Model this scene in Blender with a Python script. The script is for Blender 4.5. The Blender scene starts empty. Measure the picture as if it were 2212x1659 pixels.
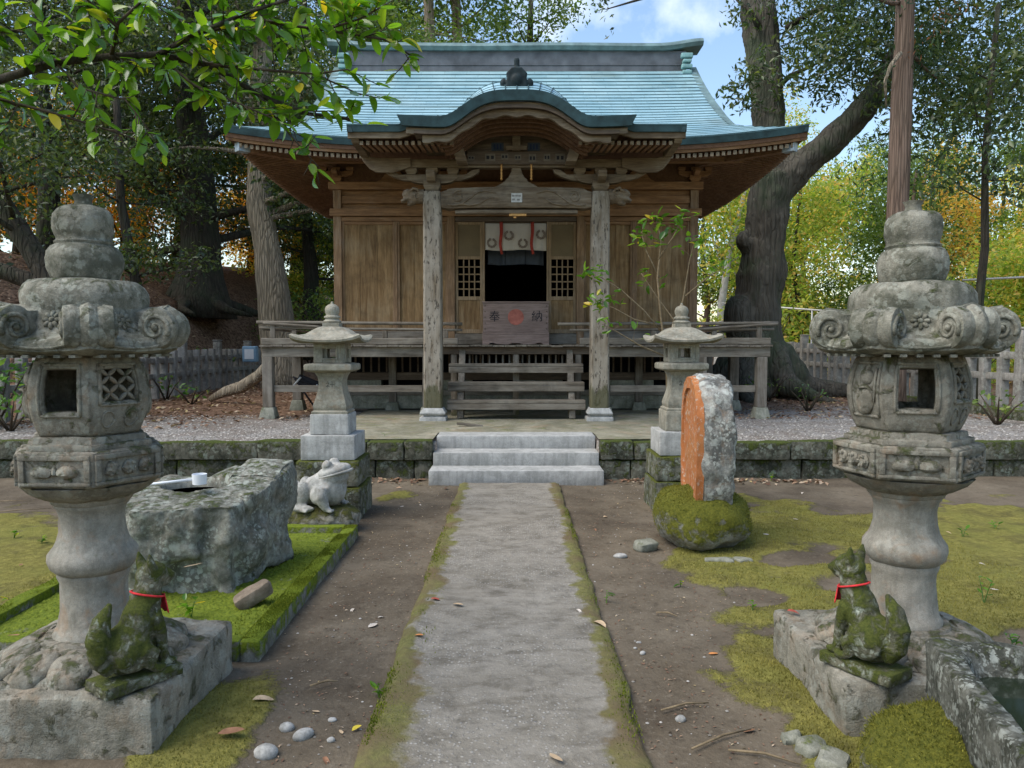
import bpy, bmesh, math, random
import numpy as np
from mathutils import Vector, Matrix, Euler, noise as mnoise
random.seed(11); rng = np.random.default_rng(11)
SC = bpy.context.scene
COL = SC.collection
R = math.radians

# ---------------------------------------------------------------- camera
cam_d = bpy.data.cameras.new("camera"); cam = bpy.data.objects.new("camera", cam_d); COL.objects.link(cam)
cam.location = (0, 0, 1.5); cam.rotation_euler = (R(90 - 3.035), 0, 0)
cam_d.sensor_width = 36.0; cam_d.lens = 36.0 * 1650 / 2212; cam_d.clip_end = 1000.0; cam_d.clip_start = 0.05
SC.camera = cam

# ---------------------------------------------------------------- sky, sun, exposure
SUN_EL, SUN_AZ = R(54), R(-112)        # azimuth measured from +Y towards +X
wd = bpy.data.worlds.new("World"); SC.world = wd; wd.use_nodes = True
wn = wd.node_tree; wn.nodes.clear()
sky = wn.nodes.new("ShaderNodeTexSky"); sky.sky_type = 'NISHITA'; sky.sun_disc = False
sky.sun_elevation = SUN_EL; sky.sun_rotation = SUN_AZ; sky.air_density = 1.3; sky.dust_density = 0.6; sky.ozone_density = 2.0
bg = wn.nodes.new("ShaderNodeBackground"); bg.inputs[1].default_value = 0.082
wo = wn.nodes.new("ShaderNodeOutputWorld")
# thin broken cloud over the whole dome
tc = wn.nodes.new("ShaderNodeTexCoord")
cn = wn.nodes.new("ShaderNodeTexNoise"); cn.inputs["Scale"].default_value = 5.0; cn.inputs["Detail"].default_value = 8.0; cn.inputs["Roughness"].default_value = 0.55
cr = wn.nodes.new("ShaderNodeValToRGB"); cr.color_ramp.elements[0].position = 0.56; cr.color_ramp.elements[1].position = 0.78
cr.color_ramp.elements[1].color = (0.75, 0.75, 0.75, 1)
mx = wn.nodes.new("ShaderNodeMix"); mx.data_type = 'RGBA'; mx.inputs[7].default_value = (7.5, 7.6, 7.9, 1)
wn.links.new(tc.outputs["Generated"], cn.inputs["Vector"]); wn.links.new(cn.outputs["Fac"], cr.inputs[0])
wn.links.new(cr.outputs[0], mx.inputs[0]); wn.links.new(sky.outputs[0], mx.inputs[6])
wn.links.new(mx.outputs[2], bg.inputs[0]); wn.links.new(bg.outputs[0], wo.inputs[0])
sun_d = bpy.data.lights.new("sun", 'SUN'); sun_d.energy = 1.5; sun_d.angle = R(55); sun_d.color = (1.0, 0.93, 0.81)
sun = bpy.data.objects.new("sun", sun_d); COL.objects.link(sun)
sd = Vector((math.sin(SUN_AZ) * math.cos(SUN_EL), math.cos(SUN_AZ) * math.cos(SUN_EL), math.sin(SUN_EL)))
sun.rotation_euler = sd.to_track_quat('Z', 'Y').to_euler(); sun.location = (0, 0, 30)
SC.view_settings.view_transform = 'Standard'; SC.view_settings.look = 'None'
SC.view_settings.exposure = 1.55; SC.view_settings.gamma = 1.0; SC.view_settings.use_curve_mapping = False
SC.render.engine = 'CYCLES'
SC.cycles.use_denoising = True; SC.cycles.max_bounces = 6; SC.cycles.diffuse_bounces = 4; SC.cycles.glossy_bounces = 2
SC.cycles.transmission_bounces = 3; SC.cycles.caustics_reflective = False; SC.cycles.caustics_refractive = False
SC.cycles.use_adaptive_sampling = True

# ================================================================ helpers
def lerp(a, b, t): return a + (b - a) * t
def sstep(a, b, x):
    t = min(1.0, max(0.0, (x - a) / (b - a))); return t * t * (3 - 2 * t)
def fbm(p, oct=4):
    return mnoise.fractal(Vector(p), 1.0, 2.0, oct)

def tag(o, label=None, cat=None, group=None, kind=None):
    if label: o['label'] = label
    if cat: o['category'] = cat
    if group: o['group'] = group
    if kind: o['kind'] = kind
    return o

def empty(name, loc, label=None, cat=None, group=None, rz=0.0):
    o = bpy.data.objects.new(name, None); COL.objects.link(o); o.location = loc; o.rotation_euler = (0, 0, rz)
    o.empty_display_size = 0.1
    return tag(o, label, cat, group)

def link(name, me, mat=None, parent=None, loc=None, world=False):
    """link a mesh as one object; world=True: its vertices are world coordinates although it has a parent"""
    o = bpy.data.objects.new(name, me); COL.objects.link(o)
    if mat is not None and not me.materials: me.materials.append(mat)
    if loc is not None: o.location = loc
    if parent is not None:
        o.parent = parent
        if world and parent.type == 'EMPTY': o.matrix_parent_inverse = Matrix.Translation(-Vector(parent.location))
    return o

def mesh_np(name, V, F, smooth=False, rnd=None):
    """fast mesh from numpy: V (n,3); F (m,k) all faces of k corners"""
    V = np.asarray(V, dtype=np.float32); F = np.asarray(F, dtype=np.int32)
    me = bpy.data.meshes.new(name); k = F.shape[1]
    me.vertices.add(len(V)); me.vertices.foreach_set("co", V.ravel())
    me.loops.add(F.size); me.loops.foreach_set("vertex_index", F.ravel())
    me.polygons.add(len(F)); me.polygons.foreach_set("loop_start", np.arange(0, F.size, k, dtype=np.int32))
    me.polygons.foreach_set("loop_total", np.full(len(F), k, dtype=np.int32))
    if smooth: me.polygons.foreach_set("use_smooth", np.ones(len(F), dtype=bool))
    if rnd is not None:
        a = me.attributes.new("rnd", 'FLOAT', 'POINT'); a.data.foreach_set("value", np.asarray(rnd, dtype=np.float32))
    me.update(calc_edges=True)
    return me

class MB:
    def __init__(s): s.v = []; s.f = []
    def add(s, v, f):
        n = len(s.v); s.v += [tuple(p) for p in v]; s.f += [tuple(i + n for i in q) for q in f]; return s
    def box(s, x0, x1, y0, y1, z0, z1, M=None):
        v = [(x0, y0, z0), (x1, y0, z0), (x1, y1, z0), (x0, y1, z0), (x0, y0, z1), (x1, y0, z1), (x1, y1, z1), (x0, y1, z1)]
        if M is not None: v = [M @ Vector(p) for p in v]
        return s.add(v, [(0, 3, 2, 1), (4, 5, 6, 7), (0, 1, 5, 4), (1, 2, 6, 5), (2, 3, 7, 6), (3, 0, 4, 7)])
    def cbox(s, c, d, M=None, rz=0.0, rx=0.0, ry=0.0):
        T = Matrix.Translation(c) @ Euler((rx, ry, rz)).to_matrix().to_4x4()
        if M is not None: T = M @ T
        return s.box(-d[0] / 2, d[0] / 2, -d[1] / 2, d[1] / 2, -d[2] / 2, d[2] / 2, T)
    def loops(s, rings, cap0=True, cap1=True, closed=True):
        """skin a list of equally long vertex rings"""
        n = len(rings[0]); v = [p for r in rings for p in r]; f = []
        for i in range(len(rings) - 1):
            for j in range(n if closed else n - 1):
                k = (j + 1) % n; f.append((i * n + j, i * n + k, (i + 1) * n + k, (i + 1) * n + j))
        if cap0: f.append(tuple(reversed(range(n))))
        if cap1: f.append(tuple((len(rings) - 1) * n + j for j in range(n)))
        return s.add(v, f)
    def lathe(s, prof, n=32, c=(0, 0, 0), wob=None):
        rings = []
        for (r, z) in prof:
            ring = []
            for j in range(n):
                a = 2 * math.pi * j / n; q = r if wob is None else r * wob(a, z)
                ring.append((c[0] + q * math.cos(a), c[1] + q * math.sin(a), c[2] + z))
            rings.append(ring)
        return s.loops(rings)
    def polyprism(s, prof, n, rot=0.0, c=(0, 0, 0), sub=1):
        """n-sided stack; prof = [(apothem-style radius to the corner, z)]; sub: segments along a side"""
        rings = []
        for (r, z) in prof:
            ring = []
            for k in range(n):
                a0 = rot + 2 * math.pi * k / n; a1 = rot + 2 * math.pi * (k + 1) / n
                for q in range(sub):
                    t = q / sub
                    ring.append((c[0] + r * lerp(math.cos(a0), math.cos(a1), t), c[1] + r * lerp(math.sin(a0), math.sin(a1), t), c[2] + z))
            rings.append(ring)
        return s.loops(rings)
    def tube(s, pts, rad, n=10, flat=1.0, cap=True, wob=0.0, seed=0.0):
        pts = [Vector(p) for p in pts]; m = len(pts)
        if not hasattr(rad, '__len__'): rad = [rad] * m
        up = Vector((0, 0, 1)); rings = []; X = None
        for i, p in enumerate(pts):
            d = (pts[min(i + 1, m - 1)] - pts[max(i - 1, 0)]).normalized()
            if X is None:
                X = d.cross(up) if abs(d.z) < 0.95 else d.cross(Vector((0, 1, 0)))
            X = (X - d * X.dot(d)).normalized(); Y = d.cross(X)
            ring = []
            for j in range(n):
                a = 2 * math.pi * j / n; w = 1.0
                if wob: w = 1 + wob * mnoise.noise((math.cos(a) * 1.3 + seed, math.sin(a) * 1.3, i * 0.45 + seed))
                ring.append(p + X * (math.cos(a) * rad[i] * w) + Y * (math.sin(a) * rad[i] * flat * w))
            rings.append(ring)
        return s.loops(rings, cap, cap)
    def sphere(s, c, r, n=16, m=10, M=None):
        r = r if hasattr(r, '__len__') else (r, r, r); rings = []
        T = M if M is not None else Matrix.Identity(3)
        for i in range(1, m):
            t = math.pi * i / m; rings.append([Vector(c) + T @ Vector((r[0] * math.sin(t) * math.cos(2 * math.pi * j / n), r[1] * math.sin(t) * math.sin(2 * math.pi * j / n), -r[2] * math.cos(t))) for j in range(n)])
        return s.loops(rings)
    def extrude(s, prof, axis, a0, a1):
        """closed 2D outline extruded along axis 'x' (prof=(y,z)), 'y' (prof=(x,z)) or 'z' (prof=(x,y))"""
        def p3(p, a):
            return (a, p[0], p[1]) if axis == 'x' else ((p[0], a, p[1]) if axis == 'y' else (p[0], p[1], a))
        A = sum(prof[i][0] * prof[(i + 1) % len(prof)][1] - prof[(i + 1) % len(prof)][0] * prof[i][1] for i in range(len(prof)))
        if (A < 0) != (axis == 'y'): prof = prof[::-1]
        return s.loops([[p3(p, a0) for p in prof], [p3(p, a1) for p in prof]])
    def mesh(s, name, smooth=False, autosmooth=None):
        me = bpy.data.meshes.new(name); me.from_pydata(s.v, [], s.f)
        if smooth or autosmooth is not None:
            me.polygons.foreach_set("use_smooth", np.ones(len(me.polygons), dtype=bool))
            if autosmooth is not None: me.set_sharp_from_angle(angle=R(autosmooth))
        return me
    def build(s, name, mat, parent=None, world=False, smooth=False, autosmooth=None, bevel=0.0, loc=None, segs=2):
        o = link(name, s.mesh(name, smooth, autosmooth), mat, parent, loc, world)
        if bevel:
            b = o.modifiers.new("bevel", 'BEVEL'); b.width = bevel; b.segments = segs; b.limit_method = 'ANGLE'; b.angle_limit = R(40)
        return o

def rough_mesh(name, mb, cut=0.04, amp=0.006, freq=9.0, bev=0.01, seed=0.0, smooth=True, sharp=38):
    """bevel, subdivide to edge length 'cut' and push the vertices about: worn, hand-cut stone"""
    bm = bmesh.new(); vs = [bm.verts.new(p) for p in mb.v]
    for q in mb.f:
        try: bm.faces.new([vs[i] for i in q])
        except ValueError: pass
    bmesh.ops.remove_doubles(bm, verts=bm.verts, dist=1e-5)
    if bev:
        es = [e for e in bm.edges if len(e.link_faces) == 2 and e.calc_face_angle(0) > R(30)]
        bmesh.ops.bevel(bm, geom=es, offset=bev, segments=2, affect='EDGES', profile=0.5, clamp_overlap=True)
    for _ in range(5):
        es = [e for e in bm.edges if e.calc_length() > cut * 1.6]
        if not es or len(bm.faces) > 14000: break
        bmesh.ops.subdivide_edges(bm, edges=es, cuts=1, use_grid_fill=True)
    bm.normal_update()
    for v in bm.verts:
        p = v.co * freq + Vector((seed, seed * 1.7, seed * 0.3))
        v.co += v.normal * (amp * (mnoise.fractal(p, 1.0, 2.0, 3)))
    me = bpy.data.meshes.new(name); bm.to_mesh(me); bm.free()
    if smooth:
        me.polygons.foreach_set("use_smooth", np.ones(len(me.polygons), dtype=bool)); me.set_sharp_from_angle(angle=R(sharp))
    return me

def rough(name, mb, mat, parent=None, world=False, loc=None, **k):
    return link(name, rough_mesh(name, mb, **k), mat, parent, loc, world)

def fuse_mesh(name, mb, voxel=0.01, smooth_it=4, amp=0.0, freq=10.0, seed=0.0, ridge=0.0):
    """fuse overlapping closed shapes into ONE continuous surface (voxel remesh), smooth it, roughen it"""
    me0 = mb.mesh(name + "_src"); o = bpy.data.objects.new("tmp", me0); COL.objects.link(o)
    r = o.modifiers.new("r", 'REMESH'); r.mode = 'VOXEL'; r.voxel_size = voxel
    if smooth_it:
        sm = o.modifiers.new("s", 'SMOOTH'); sm.factor = 0.5; sm.iterations = smooth_it
    bpy.context.view_layer.update(); dg = bpy.context.evaluated_depsgraph_get()
    me = bpy.data.meshes.new_from_object(o.evaluated_get(dg)); me.name = name
    bpy.data.objects.remove(o); bpy.data.meshes.remove(me0)
    if amp or ridge:
        n = len(me.vertices); co = np.empty(n * 3, np.float32); me.vertices.foreach_get("co", co); co = co.reshape(-1, 3)
        no = np.empty(n * 3, np.float32); me.vertices.foreach_get("normal", no); no = no.reshape(-1, 3)
        off = Vector((seed, seed * 0.7, seed * 1.3))
        for i in range(n):
            p = Vector(co[i]) * freq + off
            d = amp * mnoise.fractal(p, 0.9, 2.0, 5)
            if ridge: d += ridge * (1 - 2 * abs(mnoise.noise(p * 0.55)))
            co[i] += no[i] * d
        me.vertices.foreach_set("co", co.ravel())
    me.polygons.foreach_set("use_smooth", np.ones(len(me.polygons), dtype=bool)); me.update()
    return me

def fuse(name, mb, mat, parent=None, world=False, loc=None, **k):
    return link(name, fuse_mesh(name, mb, **k), mat, parent, loc, world)

def copy_tree(o, parent=None):
    c = o.copy(); COL.objects.link(c)
    if parent is not None: c.parent = parent
    for ch in list(o.children): copy_tree(ch, c)
    return c

# ================================================================ materials
class NT:
    def __init__(s, name, disp=False):
        s.m = bpy.data.materials.new(name); s.m.use_nodes = True; s.t = s.m.node_tree; s.t.nodes.clear()
        s.out = s.t.nodes.new("ShaderNodeOutputMaterial"); s._pos = None
    def n(s, typ, inp=None, **props):
        nd = s.t.nodes.new("ShaderNode" + typ)
        for k, v in props.items(): setattr(nd, k, v)
        for k, v in (inp or {}).items(): s.set(nd.inputs[k], v)
        return nd
    def set(s, sock, v):
        if isinstance(v, bpy.types.NodeSocket): s.t.links.new(v, sock)
        elif hasattr(v, '__len__') and len(v) == 3 and sock.type == 'RGBA': sock.default_value = (*v, 1)
        else: sock.default_value = v
    def pos(s, scale=(1, 1, 1), local=False, off=(0, 0, 0)):
        if local: src = s.n("TexCoord").outputs["Object"]
        else: src = s.n("NewGeometry").outputs["Position"]
        return s.n("Mapping", {"Vector": src, "Scale": scale, "Location": off}).outputs[0]
    def noise(s, vec, scale, detail=4, rough=0.55, dist=0.0):
        return s.n("TexNoise", {"Vector": vec, "Scale": scale, "Detail": detail, "Roughness": rough, "Distortion": dist}).outputs["Fac"]
    def ramp(s, fac, stops, interp='LINEAR'):
        nd = s.n("ValToRGB", {0: fac}); cr = nd.color_ramp; cr.interpolation = interp
        while len(cr.elements) < len(stops): cr.elements.new(0.5)
        for e, (p, c) in zip(cr.elements, stops):
            e.position = p; e.color = (*c, 1) if hasattr(c, '__len__') else (c, c, c, 1)
        return nd.outputs[0]
    def mix(s, fac, a, b, mode='MIX'):
        nd = s.n("Mix", data_type='RGBA', blend_type=mode); s.set(nd.inputs[0], fac); s.set(nd.inputs[6], a); s.set(nd.inputs[7], b); return nd.outputs[2]
    def math(s, op, a, b=0.0, c=None, clamp=False):
        nd = s.n("Math", operation=op, use_clamp=clamp); s.set(nd.inputs[0], a); s.set(nd.inputs[1], b)
        if c is not None: s.set(nd.inputs[2], c)
        return nd.outputs[0]
    def bump(s, h, strength=0.5, dist=0.01, normal=None):
        nd = s.n("Bump", {"Height": h, "Strength": strength, "Distance": dist})
        if normal is not None: s.set(nd.inputs["Normal"], normal)
        return nd.outputs[0]
    def princ(s, col, rough=0.8, normal=None, spec=0.3, **k):
        p = s.n("BsdfPrincipled", {"Base Color": col, "Roughness": rough, "Specular IOR Level": spec})
        if normal is not None: s.set(p.inputs["Normal"], normal)
        for q, v in k.items(): s.set(p.inputs[q], v)
        return p.outputs[0]
    def done(s, sh): s.t.links.new(sh, s.out.inputs[0]); return s.m

def stone(name, c1, c2, dark=(0.03, 0.03, 0.028), dark_amt=0.5, lichen=0.0, lichen_col=(0.42, 0.45, 0.40), moss=0.0, moss_col=(0.07, 0.10, 0.015), moss_col2=(0.16, 0.17, 0.03),
          up=0.8, rust=0.0, sc=1.0, bump=0.5, speck=0.25, moss_low=None):
    t = NT(name); P = t.pos()
    n1 = t.noise(P, 5 * sc, 7, 0.62); n2 = t.noise(P, 95 * sc, 4, 0.6); n3 = t.noise(P, 2.3 * sc, 5, 0.6, 0.6); n4 = t.noise(P, 17 * sc, 5, 0.65)
    col = t.mix(t.ramp(n1, [(0.32, 0), (0.68, 1)]), c1, c2)
    col = t.mix(t.math('MULTIPLY', t.ramp(n2, [(0.38, 1), (0.6, 0)]), speck), col, dark)
    col = t.mix(t.math('MULTIPLY', t.ramp(n2, [(0.6, 0), (0.75, 1)]), speck), col, tuple(min(1, x * 1.7) for x in c2))
    dk = t.math('MULTIPLY', t.ramp(t.math('ADD', t.math('MULTIPLY', n3, 0.65), t.math('MULTIPLY', n4, 0.35)), [(0.44, 0), (0.58, 1)]), dark_amt)
    col = t.mix(dk, col, dark)
    stv = t.noise(t.pos((13 * sc ** 0.5, 13 * sc ** 0.5, 1.6)), 1.0, 5, 0.62, 0.25)
    col = t.mix(t.math('MULTIPLY', t.ramp(stv, [(0.47, 0), (0.66, 1)]), 0.42), col, tuple(0.35 * a + 0.3 * b for a, b in zip(c1, dark)))
    if rust:
        col = t.mix(t.math('MULTIPLY', t.ramp(t.noise(P, 3.6 * sc, 6, 0.6, 0.9), [(0.52, 0), (0.72, 1)]), rust), col, (0.32, 0.19, 0.10))
    if lichen:
        nc = t.n("TexNoise", {"Vector": P, "Scale": 9 * sc, "Detail": 4}).outputs["Color"]
        Pd = t.n("VectorMath", {0: P, 1: t.n("VectorMath", {0: nc, "Scale": 0.10 / sc}, operation='SCALE').outputs[0]}, operation='ADD').outputs[0]
        lf = None
        for vs in (7.5 * sc, 19.0 * sc):
            vo = t.n("TexVoronoi", {"Vector": Pd, "Scale": vs}, feature='F1'); rr_ = t.n("SeparateColor", {0: vo.outputs["Color"]}).outputs[0]
            d = t.math('SUBTRACT', t.math('ADD', vo.outputs["Distance"], t.math('MULTIPLY', t.math('SUBTRACT', n4, 0.5), 0.9)), t.math('MULTIPLY', rr_, 0.46))
            q = t.ramp(d, [(0.02, 1), (0.13, 0)]); lf = q if lf is None else t.math('MAXIMUM', lf, t.math('MULTIPLY', q, 0.8))
        lm = t.ramp(t.noise(P, 3.1 * sc, 4, 0.6), [(0.40, 0), (0.60, 1)])
        col = t.mix(t.math('MULTIPLY', t.math('MULTIPLY', lf, lm), lichen), col, lichen_col)
    h = t.math('ADD', t.math('MULTIPLY', n2, 0.35), t.math('ADD', t.math('MULTIPLY', n4, 0.7), n1))
    rough_ = 0.9
    if moss:
        g = t.n("NewGeometry"); nz = t.n("SeparateXYZ", {0: g.outputs["Normal"]}).outputs[2]
        n5 = t.noise(P, 6.5 * sc, 7, 0.68, 0.4)
        mf = t.math('ADD', t.math('MULTIPLY', nz, up * 0.30), t.math('ADD', n5, moss))
        if moss_low is not None:
            z = t.n("SeparateXYZ", {0: g.outputs["Position"]}).outputs[2]
            mf = t.math('ADD', mf, t.math('MULTIPLY', t.math('SUBTRACT', moss_low, z), 0.9))
        mf = t.ramp(mf, [(0.63, 0), (0.76, 1)])
        mc = t.mix(t.ramp(t.noise(P, 38 * sc, 5, 0.7), [(0.3, 0), (0.7, 1)]), moss_col, moss_col2)
        col = t.mix(mf, col, mc)
        h = t.math('ADD', h, t.math('MULTIPLY', mf, t.math('ADD', 0.6, t.math('MULTIPLY', t.noise(P, 150 * sc, 3, 0.7), 1.1))))
    return t.done(t.princ(col, rough_, t.bump(h, min(1.0, bump * 1.5), 0.022 / sc), 0.2))

def wood(name, c1, c2, axis='x', grey=0.3, grey_col=(0.30, 0.28, 0.25), stain=0.3, rough_=0.75, moss_z=None, sc=1.0, peel=0.0, streak=1.0):
    t = NT(name)
    k = {'x': (0.9, 9, 9), 'y': (9, 0.9, 9), 'z': (9, 9, 0.9)}[axis]
    oi = t.n("ObjectInfo").outputs["Random"]
    Pw = t.pos(tuple(q * sc for q in k)); P = t.pos()
    off = t.n("VectorMath", {0: Pw, 1: t.n("CombineXYZ", {0: t.math('MULTIPLY', oi, 17.0), 1: t.math('MULTIPLY', oi, 9.0), 2: t.math('MULTIPLY', oi, 5.0)}).outputs[0]}, operation='ADD').outputs[0]
    g1 = t.noise(off, 2.2, 6, 0.6, 0.35); g2 = t.noise(off, 9.0, 4, 0.6)
    col = t.mix(t.ramp(g1, [(0.33, 0), (0.67, 1)]), c1, c2)
    col = t.mix(t.math('MULTIPLY', t.ramp(g2, [(0.35, 1), (0.55, 0)]), 0.45 * streak), col, tuple(x * 0.45 for x in c1))
    gm = t.ramp(t.math('ADD', t.math('MULTIPLY', t.noise(P, 1.7, 5, 0.6), 0.6), t.math('MULTIPLY', g1, 0.4)), [(0.62 - grey * 0.4, 0), (0.80 - grey * 0.4, 1)])
    col = t.mix(t.math('MULTIPLY', gm, min(1.0, grey * 1.8)), col, grey_col)
    if stain: col = t.mix(t.math('MULTIPLY', t.ramp(t.noise(P, 2.6, 6, 0.65, 0.5), [(0.5, 0), (0.72, 1)]), stain), col, tuple(x * 0.25 for x in c1))
    h = t.math('ADD', g1, t.math('MULTIPLY', g2, 0.6))
    if peel:
        sp = t.noise(t.pos((30, 30, 9)), 1.0, 4, 0.65, 0.3); pf = t.ramp(sp, [(0.37, 1), (0.45, 0)])
        col = t.mix(t.math('MULTIPLY', pf, peel), col, (0.045, 0.035, 0.025)); h = t.math('SUBTRACT', h, t.math('MULTIPLY', pf, 1.2))
    col = t.mix(0.35, col, t.mix(1.0, col, t.ramp(oi, [(0, 0.72), (1, 1.18)]), 'MULTIPLY'))
    if moss_z is not None:
        z = t.n("SeparateXYZ", {0: t.n("NewGeometry").outputs["Position"]}).outputs[2]
        mf = t.ramp(t.math('ADD', t.math('SUBTRACT', moss_z, z), t.math('MULTIPLY', t.math('SUBTRACT', t.noise(t.pos((14, 14, 3)), 1.0, 4, 0.6), 0.5), 0.5)), [(0.47, 0), (0.53, 1)])
        col = t.mix(t.math('MULTIPLY', mf, 0.75), col, t.mix(t.noise(P, 22, 4, 0.6), (0.035, 0.04, 0.012), (0.09, 0.085, 0.035)))
    return t.done(t.princ(col, rough_, t.bump(h, 0.35, 0.006), 0.25))

def plain(name, col, rough_=0.6, spec=0.3, var=0.25, sc=8.0, metallic=0.0, bump=0.1):
    t = NT(name); P = t.pos(); n = t.noise(P, sc, 5, 0.6)
    c = t.mix(t.ramp(n, [(0.3, 0), (0.7, 1)]), tuple(x * (1 - var) for x in col), tuple(min(1, x * (1 + var)) for x in col))
    return t.done(t.princ(c, rough_, t.bump(n, bump, 0.004), spec, Metallic=metallic))

def leafmat(name, stops, rough_=0.42, trans=0.35, spec=0.45, tcol=1.25):
    """colour comes from a random number stored per leaf; light also passes through the blade"""
    t = NT(name); a = t.n("Attribute", attribute_name="rnd").outputs["Fac"]
    oi = t.n("ObjectInfo").outputs["Random"]
    fr = t.math('FRACT', t.math('ADD', a, t.math('MULTIPLY', oi, 7.31)))
    col = t.ramp(fr, stops)
    p = t.princ(col, rough_, None, spec)
    tr = t.n("BsdfTranslucent", {"Color": t.mix(1.0, col, (tcol, tcol * 1.05, tcol * 0.55), 'MULTIPLY')}).outputs[0]
    ms = t.n("MixShader", {0: trans, 1: p, 2: tr})
    return t.done(ms.outputs[0])

def bark(name, c1, c2, axis_scale=(7, 7, 1.2), sc=1.0, moss=0.0, bump=0.8, plates=0.5):
    t = NT(name); P = t.pos(tuple(x * sc for x in axis_scale)); Pw = t.pos()
    n1 = t.noise(P, 1.6, 7, 0.65, 0.8); n2 = t.noise(Pw, 1.3, 4, 0.6)
    vo = t.n("TexVoronoi", {"Vector": P, "Scale": 1.7}, feature='DISTANCE_TO_EDGE').outputs["Distance"]
    cr = t.ramp(vo, [(0.0, 0), (0.16, 1)])
    col = t.mix(t.ramp(n1, [(0.3, 0), (0.7, 1)]), c1, c2)
    col = t.mix(t.math('MULTIPLY', t.math('SUBTRACT', 1.0, cr), plates), col, tuple(x * 0.25 for x in c1))
    if moss:
        col = t.mix(t.math('MULTIPLY', t.ramp(t.math('ADD', t.math('MULTIPLY', n2, 0.7), t.math('MULTIPLY', t.noise(Pw, 9, 5, 0.7), 0.3)), [(0.46, 0), (0.62, 1)]), moss), col, (0.045, 0.07, 0.035))
    h = t.math('ADD', n1, t.math('MULTIPLY', cr, 0.7))
    return t.done(t.princ(col, 0.92, t.bump(h, bump, 0.04 / sc), 0.15))

M = {}
M['lantern'] = stone('lantern_granite', (0.205, 0.185, 0.148), (0.315, 0.288, 0.232), (0.055, 0.055, 0.04), 0.42, lichen=0.28, lichen_col=(0.40, 0.43, 0.37), moss=0.06, moss_col=(0.06, 0.075, 0.028), moss_col2=(0.12, 0.125, 0.05), up=0.25, rust=0.35, sc=2.4, bump=0.6)
M['lantern_top'] = stone('lantern_top_granite', (0.20, 0.19, 0.152), (0.315, 0.295, 0.24), (0.045, 0.05, 0.032), 0.72, lichen=0.36, lichen_col=(0.44, 0.46, 0.39), moss=0.03, moss_col=(0.05, 0.07, 0.02), moss_col2=(0.11, 0.12, 0.045), up=0.3, sc=2.2, bump=0.6)
M['lantern_col'] = stone('lantern_column_granite', (0.27, 0.245, 0.20), (0.38, 0.35, 0.295), (0.08, 0.08, 0.06), 0.36, lichen=0.12, moss=-0.04, moss_col=(0.06, 0.075, 0.03), moss_col2=(0.12, 0.125, 0.05), up=0.3, rust=0.5, sc=2.6, bump=0.35)
M['slab'] = stone('lantern_slab_stone', (0.225, 0.205, 0.165), (0.35, 0.32, 0.26), (0.06, 0.062, 0.042), 0.5, lichen=0.25, moss=0.05, moss_col=(0.06, 0.075, 0.028), moss_col2=(0.13, 0.13, 0.05), up=0.1, rust=0.3, sc=1.6, bump=0.7)
M['small_lantern'] = stone('small_lantern_stone', (0.255, 0.235, 0.185), (0.38, 0.35, 0.28), (0.07, 0.07, 0.05), 0.42, lichen=0.2, moss=0.0, moss_col=(0.08, 0.09, 0.035), moss_col2=(0.16, 0.16, 0.07), up=0.5, rust=0.25, sc=2.6, bump=0.35)
M['plinth'] = stone('pale_granite', (0.38, 0.375, 0.355), (0.50, 0.495, 0.475), (0.10, 0.10, 0.09), 0.35, lichen=0.1, sc=3.0, bump=0.25)
M['pedestal'] = stone('mossy_pedestal_stone', (0.14, 0.135, 0.10), (0.24, 0.23, 0.18), (0.025, 0.03, 0.02), 0.8, lichen=0.55, lichen_col=(0.32, 0.36, 0.30), moss=0.13, moss_col=(0.045, 0.06, 0.010), moss_col2=(0.13, 0.135, 0.025), up=0.9, sc=2.2, bump=0.6)
M['step'] = stone('granite_step', (0.37, 0.365, 0.35), (0.48, 0.475, 0.455), (0.16, 0.165, 0.15), 0.42, lichen=0.05, moss=-0.12, up=0.0, sc=2.4, bump=0.2, speck=0.35)
M['wall'] = stone('retaining_wall_stone', (0.10, 0.095, 0.07), (0.19, 0.18, 0.14), (0.02, 0.024, 0.015), 0.8, lichen=0.5, lichen_col=(0.27, 0.31, 0.25), moss=0.10, moss_col=(0.035, 0.055, 0.012), moss_col2=(0.11, 0.13, 0.025), up=0.9, sc=1.7, bump=0.7)
M['basin'] = stone('basin_rock', (0.19, 0.185, 0.155), (0.32, 0.315, 0.27), (0.04, 0.046, 0.034), 0.65, lichen=0.7, lichen_col=(0.37, 0.40, 0.345), moss=-0.02, moss_col=(0.045, 0.07, 0.02), moss_col2=(0.12, 0.14, 0.035), up=0.5, rust=0.15, sc=2.3, bump=0.9)
M['mossrock'] = stone('mossy_boulder', (0.22, 0.21, 0.17), (0.36, 0.34, 0.29), (0.06, 0.06, 0.04), 0.5, lichen=0.3, moss=0.26, moss_col=(0.07, 0.085, 0.012), moss_col2=(0.24, 0.23, 0.035), up=0.9, sc=1.6, bump=0.8)
M['frogrock'] = stone('frog_rock', (0.24, 0.225, 0.18), (0.38, 0.35, 0.29), (0.06, 0.06, 0.04), 0.5, lichen=0.3, moss=0.12, moss_col=(0.06, 0.07, 0.02), moss_col2=(0.15, 0.14, 0.04), up=0.6, sc=2.0, bump=0.7)
M['frog'] = stone('frog_granite', (0.34, 0.335, 0.31), (0.50, 0.49, 0.46), (0.10, 0.10, 0.085), 0.5, lichen=0.15, sc=3.5, bump=0.35, rust=0.2)
M['fox'] = stone('mossy_fox_stone', (0.15, 0.145, 0.10), (0.25, 0.235, 0.17), (0.03, 0.035, 0.02), 0.7, lichen=0.7, lichen_col=(0.42, 0.46, 0.38), moss=0.20, moss_col=(0.042, 0.060, 0.012), moss_col2=(0.125, 0.135, 0.030), up=0.25, sc=2.6, bump=0.6)
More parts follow.
